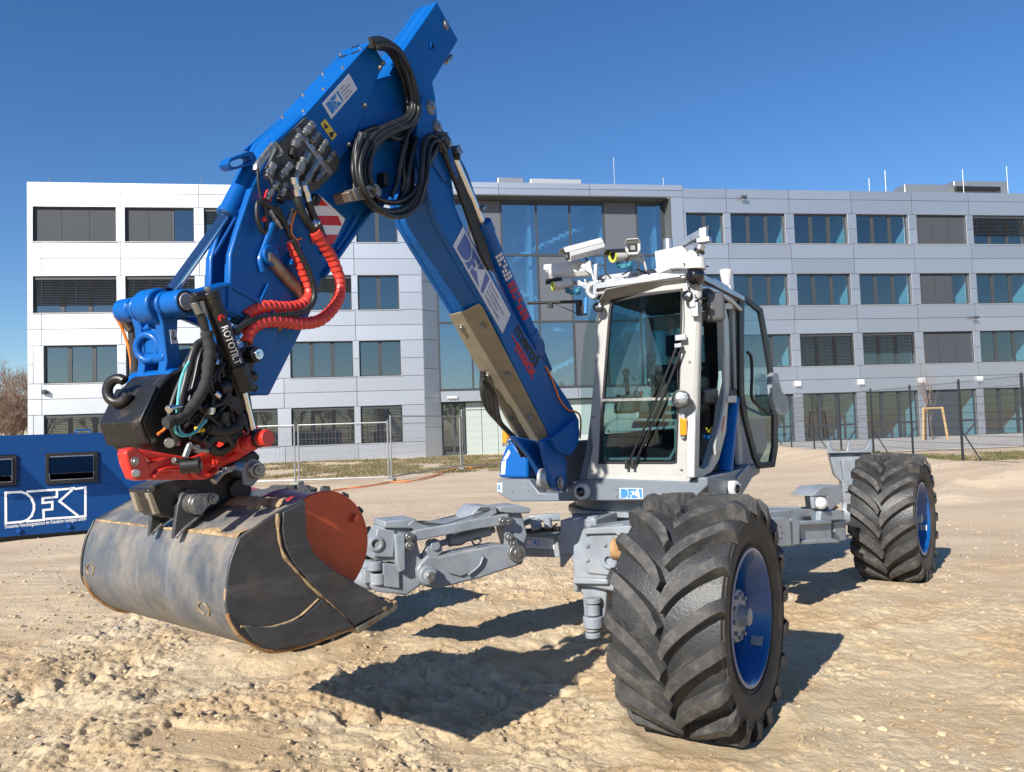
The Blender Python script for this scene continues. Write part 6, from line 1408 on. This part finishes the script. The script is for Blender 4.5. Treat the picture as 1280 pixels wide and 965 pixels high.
mb.tube([T(-.05, 730, 318), T(-.05, 734, 325), T(-.05, 743, 330), T(-.05, 755, 332)], .006, 6); mb.tube([T(.0, 788, 318), T(.0, 784, 326), T(.0, 786, 332)], .005, 6); mb.tube([T(.0, 775, 313), T(.0, 781, 320), T(.0, 784, 328)], .005, 6)
for x, y in ((750, 330), (757, 329), (716, 352), (744, 322)): mb.cyl(T(-.05, x, y+8), T(-.05, x, y-4), .003, n=6)
part(mb, 'rack_cable', M['blackp'], 0, rack, smooth=60)
def seccam(p, d, L=.30, w_=.105, h_=.10):
    """housing from front p backwards along -d"""
    d = d.normalized(); s_ = d.cross(Z).normalized(); u_ = s_.cross(d)
    pr = [(-.5, .15), (-.36, .5), (.36, .5), (.5, .15), (.5, -.18), (.30, -.5), (-.30, -.5), (-.5, -.18)]
    a = [p+s_*(x*w_)+u_*(y*h_) for x, y in pr]; mb = MB(); mb.prism(a, -d*L)
    hood = [p+d*.035+s_*(x*w_*1.04)+u_*(y*h_*1.04) for x, y in pr[:4]]; n_ = 4
    b_ = [q_-d*(L+.03) for q_ in hood]; o2 = [q_+u_*.006 for q_ in hood]; o3 = [q_+u_*.006 for q_ in b_]
    mb.add(hood+b_+o2+o3, [f for i_ in range(3) for f in ((i_, i_+1, 5+i_, 4+i_), (8+i_, 12+i_, 13+i_, 9+i_), (i_, 8+i_, 9+i_, i_+1))]+[(0, 4, 12, 8), (3, 11, 15, 7)])
    o = part(mb, 'security_camera', M['white2'], .004, rack)
    m2 = MB(); m2.box(p+d*.002-u_*h_*.04, (w_*.62, .006, h_*.58), s_, d, u_); part(m2, 'window_frame', M['blackp'], .003, o)
    m2 = MB(); m2.box(p+d*.006-u_*h_*.04, (w_*.30, .004, h_*.30), s_, d, u_); part(m2, 'lens', M['alu'], 0, o)
    return o, s_, u_
def camarm(o, a, b_):
    m2 = MB(); d = (b_-a).normalized(); s_ = d.cross(Z).normalized(); u_ = s_.cross(d)
    m2.prism([a+s_*.012+u_*.016, a-s_*.012+u_*.016, a-s_*.012-u_*.016, a+s_*.012-u_*.016], b_-a); m2.prism([b_+s_*.02+Z*.055-d*.03, b_-s_*.02+Z*.055-d*.03, b_-s_*.02-Z*.055, b_+s_*.02-Z*.055], d*.02); part(m2, 'camera_arm', M['sill'], .004, o)
o, _, _ = seccam(T(.10, 709, 319), (F*.75-U*.60-Z*.28)); camarm(o, T(.0, 721, 327), T(-.02, 741, 341))
o, _, _ = seccam(T(.02, 687, 341), (F*.30-U*.95-Z*.02), .32); camarm(o, T(-.05, 722, 352), T(-.05, 735, 360))
o, _, _ = seccam(T(.10, 791, 309), (F*.94+U*.34-Z*.12)); camarm(o, T(.0, 790, 318), T(-.03, 806, 328))
def ringcam(p, d, L=.22):
    d = d.normalized(); mb = MB(); mb.lathe(p-d*L, d, [(0, .042), (L*.9, .046), (L, .046)], 24); o = part(mb, 'bullet_camera', M['white2'], .003, rack, smooth=50)
    m2 = MB(); m2.lathe(p, d, [(0, .047), (.012, .047), (.012, .030), (0, .030)], 28, True); part(m2, 'lens_ring', M['lime'], 0, o, smooth=50)
    m2 = MB(); m2.cyl(p-d*.004, p+d*.004, .031, n=24); part(m2, 'lens', M['darkglass'], 0, o)
    m2 = MB(); s_ = d.cross(Z).normalized(); u_ = s_.cross(d); m2.prism([p+d*.05+s_*(.05*math.cos(R(a)))+u_*(.05*math.sin(R(a))) for a in range(20, 161, 20)]+[p+d*.05+s_*(.046*math.cos(R(a)))+u_*(.046*math.sin(R(a))) for a in range(160, 19, -20)], -d*(L*.8)); part(m2, 'sun_hood', M['blackp'], 0, o)
ringcam(T(.06, 767, 320), (F*.82-U*.5-Z*.12)); ringcam(T(.06, 692, 356), (F*.60-U*.78-Z*.12), .14)
mb = MB()
for x, y in ((716, 365), (780, 333)):
    c = T(.02, x, y); mb.box(c, (.05, .03, .035), U, F, Z); mb.sphere(c-U*.04+Z*.015, .022, 12); mb.sphere(c+U*.04, .026, 12); mb.cyl(c+U*.04-Z*.0, c+U*.055+Z*.03, .013, n=8)
part(mb, 'ball_mount', M['teal_plastic'], .004, rack)
mb = MB(); mb.prism(TP(-.02, [(818, 314), (838, 310), (838, 336), (821, 343)]), -F*.12); mb.prism(TP(-.02, [(838, 310), (852, 307), (858, 313), (856, 335), (845, 335), (838, 336)]), -F*.16); part(mb, 'white_box', M['white2'], .006, rack)
mb = MB(); mb.prism(TP(.02, [(850, 322), (862, 312), (870, 314), (872, 322), (860, 328), (853, 330)]), -F*.07); mb.cyl(T(.03, 869, 337), T(.03, 869.5, 322), .075, .060, n=28); pz = part(mb, 'dome_camera', M['white2'], .006, rack)
mb = MB(); mb.sphere(T(.03, 869, 345), .068, 28); part(mb, 'dome', M['darkglass'], 0, pz, smooth=60)
mb = MB(); mb.cyl(W(.20, -.16, 2.75), W(.20, -.16, 2.87), .034, n=24); part(mb, 'lidar_scanner', M['alu'], .003, rack)
mb = MB(); mb.box(W(.13, -.16, 2.70), (.03, .03, .18), U, F, Z); mb.box(W(.27, -.16, 2.70), (.03, .03, .18), U, F, Z); mb.box(W(.20, -.16, 2.735), (.16, .05, .012), U, F, Z); part(mb, 'scanner_post', M['white2'], .002, rack)
mb = MB(); q_ = T(.0, 880, 297); mb.box(q_+Z*.03, (.05, .06, .07), U, F, Z); mb.box(q_-Z*.02, (.09, .07, .035), U, F, Z); mb.cyl(T(.0, 873, 316), T(.0, 876, 306), .035, n=20); part(mb, 'laser_sensor', M['alu'], .004, rack)
mb = MB(); mb.box(T(-.05, 884, 288), (.035, .035, .06), U, F, Z); mb.cyl(T(-.0, 873, 316), T(.0, 875, 312), .04, n=20); part(mb, 'end_cap', M['blackp'], .003, rack)
# black rod reaching left
mb = MB(); mb.tube([T(-.1, 660, 379), T(-.1, 690, 378), T(-.1, 724, 377)], .013, 8); mb.box(T(-.1, 688, 382), (.035, .03, .04), U, F, Z); mb.tube([T(-.1, 692, 379), T(-.1, 708, 386), T(-.1, 722, 392)], .004, 6); mb.box(T(-.1, 724, 385), (.035, .05, .12), U, F, Z); mb.box(T(-.1, 729, 388), (.04, .06, .07), U, F, Z); part(mb, 'antenna_boom', M['blackp'], .002, rack)
mb = MB(); mb.cyl(T(-.05, 732, 392), T(-.05, 733, 372), .014, n=10); part(mb, 'blue_tube', M['logo_blue'], .002, rack)
# ================================================================ CHASSIS
CO = V((1.10, 6.45, 0))
def K(f_, r_, z_): return CO+CF*f_+CU*r_+Z*z_
mb = MB(); mb.cyl(V((CO.x, CO.y, .90)), V((CO.x, CO.y, 1.01)), .62, n=64); mb.cyl(V((CO.x, CO.y, .86)), V((CO.x, CO.y, .90)), .68, n=64); part(mb, 'slewing_ring', M['grey'], .006)
mb = MB()
def kbox(f0, f1, r0, r1, z0, z1): mb.box(K((f0+f1)/2, (r0+r1)/2, (z0+z1)/2), (f1-f0, r1-r0, z1-z0), CF, CU, Z)
kbox(-1.0, .62, -.42, .42, .50, .86); chs = part(mb, 'chassis', M['grey'], .012)
# front plates seen between the legs (traced on vertical planes across the machine)
mb = MB(); mb.prism(TP(.02, [(650, 666), (696, 668), (700, 697), (652, 696)]), -F*.3); part(mb, 'chassis_plate', M['grey'], .008, chs)
plate(.021, ((657, 684), (693, 686.5), (657, 671)), 'logo', chs, True)
mb = MB(); mb.prism(TP(.32, [(700, 650), (745, 648.5), (746, 688), (741, 694), (700, 692)]), -F*.4); mb.prism(TP(.32, [(733, 646), (743, 646), (744, 650), (733, 650)]), -F*.1); part(mb, 'leg_bracket', M['grey'], .008, chs)
mb = MB(); mb.prism(TP(.28, [(700, 694), (716, 692), (703, 709), (700, 709)]), -F*.03); part(mb, 'bracket_rib', M['grey'], .003, chs)
mb = MB()
for k in range(5): o = 3*k; mb.tube([T(.1-.03*k, 640, 668-o*.6), T(.1, 655, 655-o*.5), T(.08, 675, 650-o*.4), T(.0, 700, 648-o*.3)], .018, 8)
part(mb, 'chassis_hose', M['grey'], 0, smooth=60)
mb = MB(); mb.tube([T(.1, 645, 660), T(.14, 655, 664), T(.1, 680, 662), T(.1, 700, 661)], .02, 8); mb.tube([T(.14, 680, 664), T(.16, 690, 659), T(.1, 696, 655)], .007, 6); part(mb, 'black_hose', M['blackp'], 0, smooth=60)
mb = MB(); mb.cyl(T(.14, 668, 650), T(.14, 672, 662), .04, n=12); mb.cyl(T(.14, 684, 648), T(.14, 686, 660), .03, n=12); part(mb, 'hose_fitting', M['grey'], .002)
# front left leg (seen right of the drum)
L0, L1 = V((-.87, 5.30, 0)), V((.35, 5.90, 0)); LD = (L1-L0).normalized(); LN = V((LD.y, -LD.x, 0))
def LG(x, y, d=0): return onp(x, y, L0+LN*d, LN)
def LP(pts, d=0): return [LG(x, y, d) for x, y in pts]
mb = MB(); mb.prism(LP([(476, 662), (480, 659), (512, 659), (520, 668), (527, 700), (531, 728), (508, 745), (498, 743), (470, 740), (464, 733), (465, 727), (494, 731), (496, 704), (466, 699), (465, 683), (470, 674)], .05), -LN*.22); lg1 = part(mb, 'front_leg', M['grey'], .012)
mb = MB(); mb.prism(LP([(481, 652), (519, 648), (524, 655), (521, 661), (480, 660)], .08), -LN*.26); part(mb, 'leg_cap', M['grey'], .008, lg1)
mb = MB(); mb.prism(LP([(494, 668), (506, 667), (507, 712), (500, 716), (496, 700)], .11), -LN*.09); mb.prism(LP([(479, 704), (499, 706), (500, 736), (480, 733)], .07), -LN*.1); part(mb, 'leg_guard', M['grey'], .006, lg1)
mb = MB(); mb.prism(LP([(472, 661), (494, 663), (492, 697), (468, 696), (467, 682)], .075), -LN*.05); c = LG(470.5, 680, .085); mb.lathe(c-LN*.03, LN, [(0, .052), (.03, .052), (.034, .045), (.034, .026), (0, .026)], 24); part(mb, 'leg_cover', M['grey'], .006, lg1)
mb = MB(); mb.cyl(LG(473, 716, .02), LG(473, 730, .02), .055, n=24); mb.cyl(LG(469, 701, .02), LG(469, 713, .02), .05, n=24); mb.prism(LP([(455, 712), (466, 710), (467, 728), (456, 730)], .02), -LN*.15); part(mb, 'king_pin', M['grey'], .006, lg1)
mb = MB(); mb.prism(LP([(514, 668), (520, 663), (600, 648), (636, 642), (638, 656), (600, 661), (522, 676), (516, 675)], .11), -LN*.10); part(mb, 'upper_link', M['grey'], .008, lg1)
mb = MB(); mb.prism(LP([(510, 656), (517, 650), (540, 658), (588, 650), (591, 641), (600, 633), (620, 633), (622, 641), (612, 648), (560, 657), (520, 664)], .09), -LN*.28); part(mb, 'link_cover', M['grey'], .008, lg1)
mb = MB(); mb.prism([p+Z*.002 for p in LP([(497, 652), (508, 649.5), (515, 651.5), (503, 654)], .0)], Z*.004); mb.prism(LP([(596, 638), (601, 634), (612, 634), (609, 639)], .095), -LN*.004-Z*.0); part(mb, 'anti_slip_pad', M['backing'], 0, lg1)
mb = MB(); mb.prism(LP([(521, 712), (526, 704), (536, 694), (548, 696), (585, 688), (622, 681), (640, 682), (656, 688), (654, 705), (600, 723), (560, 733), (543, 736), (531, 733), (524, 728)], .10), -LN*.16); bm_ = part(mb, 'lower_beam', M['grey'], .012, lg1)
mb = MB(); mb.prism(LP([(548, 697), (580, 690), (600, 691), (606, 697), (595, 712), (575, 720), (560, 716)], .105), LN*.012); mb.tube(LP([(585, 719), (594, 712), (600, 706), (604, 696)], .118), .008, 6); part(mb, 'beam_panel', M['grey'], .01, bm_, seg=3)
mb = MB(); c = LG(533, 718, .10); mb.cyl(c-LN*.05, c+LN*.05, .062, n=28); mb.cyl(c+LN*.05, c+LN*.085, .04, n=28); part(mb, 'pivot_boss', M['grey'], .006, bm_)
mb = MB(); mb.cyl(c+LN*.085, c+LN*.092, .028, n=24); 
for x, y in ((512, 671), (512, 682), (628, 651), (635, 651), (642, 679), (638, 672)): q_ = LG(x, y, .115); mb.cyl(q_-LN*.03, q_+LN*.012, .03, n=20); mb.cyl(q_+LN*.01, q_+LN*.02, .012, n=8)
c = LG(645, 691, .10); mb.cyl(c-LN*.05, c+LN*.03, .062, n=24); mb.cyl(c+LN*.02, c+LN*.04, .03, n=16); part(mb, 'leg_pin', M['zinc'], .003, lg1)
mb = MB(); mb.cyl(LG(548, 680, -.04), LG(618, 662, -.04), .022, n=16); mb.cyl(LG(566, 675, -.04), LG(612, 663, -.04), .038, n=20); mb.cyl(LG(560, 676, -.04), LG(567, 674, -.04), .044, n=20); part(mb, 'leg_cylinder', M['grey'], .004, lg1)
mb = MB(); mb.prism(LP([(528, 694), (536, 680), (544, 673), (551, 676), (554, 690), (545, 697), (532, 706)], .06), -LN*.04); mb.prism(LP([(528, 694), (536, 680), (544, 673), (551, 676), (554, 690), (545, 697), (532, 706)], -.02), -LN*.04); c = LG(544, 682, .065); mb.cyl(c-LN*.1, c+LN*.01, .035, n=16); part(mb, 'cylinder_lug', M['grey'], .006, lg1)
mb = MB(); mb.prism(LP([(630, 640), (642, 632), (652, 640), (660, 668), (652, 692), (638, 690), (630, 664)], .06), -LN*.14); part(mb, 'leg_root', M['grey'], .012, lg1)
mb = MB(); mb.prism(LP([(624, 634), (648, 631), (664, 636), (662, 642), (640, 642), (626, 640)], .10), -LN*.22); part(mb, 'root_cover', M['grey'], .008, lg1)
mb = MB(); mb.tube(LP([(590, 676), (592, 680), (597, 681), (601, 676), (598, 673), (592, 675)], .09), .007, 6); mb.tube(LP([(560, 681), (575, 681), (585, 675)], .06), .006, 6); part(mb, 'black_hose', M['blackp'], 0, lg1, smooth=60)
# front right knuckle, left of the near tyre
tk = 1.18
def KT(pts, d=0): return TP(tk+d, pts)
mb = MB(); mb.prism(KT([(716, 682), (722, 679), (728, 661), (776, 655), (790, 660), (790, 745), (730, 732), (722, 730), (721, 742), (716, 738)]), -F*.24); kn = part(mb, 'front_leg', M['grey'], .012)
mb = MB(); mb.prism(KT([(732, 667), (772, 666), (774, 721), (735, 717), (731, 714)], .015), -F*.03); part(mb, 'leg_cover', M['grey'], .008, kn)
mb = MB(); mb.prism(KT([(730, 663), (735, 660), (772, 658), (800, 656), (800, 664), (772, 670), (769, 667), (734, 668), (731, 670)], .04), -F*.22); part(mb, 'leg_cap', M['grey'], .006, kn)
mb = MB(); c = T(tk+.03, 761, 701); mb.lathe(c-F*.03, F, [(0, .05), (.03, .05), (.036, .042), (.036, .024), (0, .024)], 24); part(mb, 'tow_eye', M['grey'], .003, kn)
mb = MB(); c = T(tk+.02, 769, 686); mb.cyl(c-U*.01, c+U*.06, .06, n=24); part(mb, 'rusty_collar', M['edge_rust'], .003, kn)
mb = MB(); mb.prism(KT([(717, 724), (758, 728), (758, 740), (756, 790), (731, 786), (728, 742), (718, 738)], -.05), -F*.14); mb.prism(KT([(716, 722), (760, 724), (760, 731), (716, 730)], .03), -F*.2); part(mb, 'knuckle_arm', M['grey'], .008, kn)
mb = MB(); cx = 741
for y0, y1, r in ((746, 754, .050), (754, 769, .043), (769, 784, .060), (784, 789, .045), (789, 797, .047)): mb.cyl(T(tk-.01, cx, y0+1), T(tk-.01, cx+.6, y1), r*.95, n=24)
part(mb, 'king_pin', M['grey'], .006, kn)
mb = MB()
for x, y in ((734, 682), (734, 700), (756, 681), (738, 656)): bolt(mb, T(tk+.02, x, y), F, .010, .010)
part(mb, 'leg_bolt', M['grey'], .001, kn)
mb = MB(); mb.cyl(K(.9, .30, .62)+V((0, 0, 0)), V((.70, 4.30, .60)), .10, n=16); part(mb, 'front_leg_beam', M['grey'], .01)
mb = MB(); mb.cyl(V((-.95, 5.35, .60)), V((-1.3, 5.55, .585)), .10, n=16); part(mb, 'wheel_drive', M['grey'], .01)
# rear right leg
Q0 = V((2.35, 6.35, 0)); QD = (V((3.2, 7.1, 0))-Q0).normalized(); QN = V((QD.y, -QD.x, 0))
def RG(pts, d=0): return [onp(x, y, Q0+QN*d, QN) for x, y in pts]
mb = MB(); mb.prism(RG([(950, 640), (990, 636), (1026, 637), (1028, 652), (1026, 655), (952, 658)], -.02), -QN*.22); rl_ = part(mb, 'rear_leg', M['grey'], .01)
mb = MB(); mb.prism(RG([(955, 647), (988, 647), (990, 683), (966, 684)], .10), -QN*.14); part(mb, 'leg_housing', M['grey'], .01, rl_)
mb = MB(); mb.prism(RG([(988, 647), (1000, 652), (1000, 680), (990, 683)], .08), -QN*.1); mb.prism(RG([(999, 653), (1038, 652), (1040, 676), (1002, 679)], .03), -QN*.2); mb.prism(RG([(998, 652), (1040, 650), (1040, 655), (998, 657)], .06), -QN*.22); mb.prism(RG([(1000, 676), (1042, 673), (1052, 678), (1000, 681)], .06), -QN*.22); part(mb, 'leg_arm', M['grey'], .008, rl_)
mb = MB(); mb.prism(RG([(1026, 639), (1056, 638), (1056, 650), (1026, 651)], .02), -QN*.2); mb.prism(RG([(1043, 652), (1058, 650), (1058, 676), (1043, 676)], -.02), -QN*.2); part(mb, 'knuckle', M['grey'], .008, rl_)
mb = MB(); mb.prism(RG([(1003, 646), (1013, 645), (1014, 650), (1003, 650)], .0), QN*.004); part(mb, 'slot', M['blackp'], 0, rl_)
mb = MB()
cc = onp(970.5, 665, Q0+QN*.10, QN)
for k in range(8): a = k*math.pi/4; q_ = cc+QD*(.058*math.cos(a))+Z*(.058*math.sin(a)); mb.cyl(q_, q_+QN*.008, .008, n=6)
part(mb, 'housing_bolt', M['zinc'], 0, rl_)
mb = MB(); mb.prism(RG([(1016, 620), (1028, 608), (1053, 606), (1054, 626), (1036, 640), (1034, 620)], .0), -QN*.2); mb.prism(RG([(1016, 621), (1034, 621), (1034, 636), (1018, 636)], .0), -QN*.03); part(mb, 'leg_cap', M['grey'], .008, rl_)
mb = MB(); c = onp(1026, 629, Q0+QN*.02, QN); mb.sphere(c, .05, 20); part(mb, 'ball_joint', M['white2'], 0, rl_, smooth=60)
mb = MB(); rs2 = random.Random(9)
for k in range(22): lump(mb, onp(1040+rs2.uniform(-7, 9), rs2.choice((636, 652, 675)), Q0-QN*.05, QN)+V((0, 0, rs2.uniform(-.01, .02))), rs2.uniform(.012, .03), rs2, .6)
tag(part(mb, 'caked_sand', M['weld_sand'], 0, rl_, smooth=50, recalc=False), None, kind='stuff')
mb = MB(); mb.cyl(V((3.38, 7.74, .6)), V((3.2, 7.86, .6)), .12, n=16); part(mb, 'wheel_drive', M['grey'], .01, rl_)
mb = MB(); mb.cyl(K(-.9, .3, .66), V((2.6, 6.65, .66)), .14, n=8); part(mb, 'rear_leg_beam', M['grey'], .01)
mb = MB(); mb.cyl(K(-.9, -.3, .62), V((1.30, 9.1, .6)), .12, n=8); part(mb, 'rear_leg_beam', M['grey'], .01)
# stabiliser claw raised behind the far tyre
Y0 = 8.3
def YP(pts, Y=Y0): return [atY(x, y, Y) for x, y in pts]
mb = MB(); mb.prism(YP([(1034, 567), (1034, 552), (1037, 552), (1040, 562), (1047, 565), (1058, 564), (1060, 551), (1063, 551), (1065, 562), (1074, 563), (1083, 560), (1086, 550), (1090, 551), (1091, 566)]), V((.1, .25, 0))); cl = part(mb, 'stabiliser_claw', M['grey'], .008)
mb = MB(); mb.prism(YP([(1037, 567), (1090, 566), (1080, 580), (1072, 600), (1060, 610), (1044, 595)], Y0+.06), V((.05, .2, 0))); mb.prism(YP([(1052, 574), (1070, 572), (1072, 610), (1056, 616)], Y0-.02), V((.05, .25, 0))); part(mb, 'claw_arm', M['grey'], .01, cl)
mb = MB(); mb.prism(YP([(1053, 600), (1066, 600), (1066, 640), (1056, 640)], Y0-.0), V((.05, .2, 0))); part(mb, 'claw_stem', M['grey'], .01, cl)
# ================================================================ one object per piece
def split_parts(suffixes, by_island):
    for o in list(sc.objects):
        if o.type != 'MESH' or o.get('kind') or o.children or not o.parent: continue
        nm = o.name.split('.')[0]
        if nm.split('_')[-1] not in suffixes: continue
        me = o.data; nv = len(me.vertices); par = list(range(nv))
        def find(a):
            while par[a] != a: par[a] = par[par[a]]; a = par[a]
            return a
        for p in me.polygons:
            r0 = find(p.vertices[0])
            for v in p.vertices[1:]: par[find(v)] = r0
        isl = {}
        for v in range(nv): isl.setdefault(find(v), []).append(v)
        if len(isl) < 2 or len(isl) > 80: continue
        keys = list(isl)
        if nm.split('_')[-1] not in by_island:
            bb = []
            for k in keys:
                c = np.array([me.vertices[i_].co for i_ in isl[k]]); bb.append((c.min(0)-.003, c.max(0)+.003))
            cp_ = list(range(len(keys)))
            def f2(a):
                while cp_[a] != a: a = cp_[a]
                return a
            for a in range(len(keys)):
                for b in range(a):
                    if (bb[a][0] <= bb[b][1]).all() and (bb[b][0] <= bb[a][1]).all(): cp_[f2(a)] = f2(b)
            gr = {}
            for a, k in enumerate(keys): gr.setdefault(f2(a), []).append(k)
            groups = list(gr.values())
        else: groups = [[k] for k in keys]
        if len(groups) < 2: continue
        root_of = {v: k for k in keys for v in isl[k]}; gid = {k: g for g, ks in enumerate(groups) for k in ks}
        pol = [[] for _ in groups]
        for p in me.polygons: pol[gid[root_of[p.vertices[0]]]].append(p)
        metas = []
        for ps in pol:
            used = sorted({v for p in ps for v in p.vertices}); ix = {v: i_ for i_, v in enumerate(used)}
            m2 = bpy.data.meshes.new(nm); m2.from_pydata([tuple(me.vertices[v].co) for v in used], [], [tuple(ix[v] for v in p.vertices) for p in ps])
            for mt in me.materials: m2.materials.append(mt)
            m2.polygons.foreach_set('use_smooth', [p.use_smooth for p in ps]); m2.set_sharp_from_angle(angle=R(38 if nm.split('_')[-1] not in by_island else 60)); metas.append(m2)
        o.data = metas[0]
        for m2 in metas[1:]:
            c = o.copy(); c.data = m2; col.objects.link(c)
split_parts({'bolt', 'fitting', 'coupling', 'cap', 'pin', 'boss', 'hose', 'cable', 'ear', 'clamp', 'lever', 'elbow', 'hinge', 'mount', 'armrest', 'pedal', 'monitor', 'joystick', 'box', 'wiper', 'rib', 'stiffener', 'strip', 'edge', 'mark', 'lug', 'post', 'bearing', 'bar', 'slot', 'plate', 'stripe', 'bracket', 'eye', 'step', 'sensor', 'eye', 'print', 'seam', 'guard', 'rack', 'stay', 'screw', 'link', 'ring', 'clamp', 'pad'}, {'hose', 'cable', 'wiper', 'bolt', 'stripe', 'seam'})
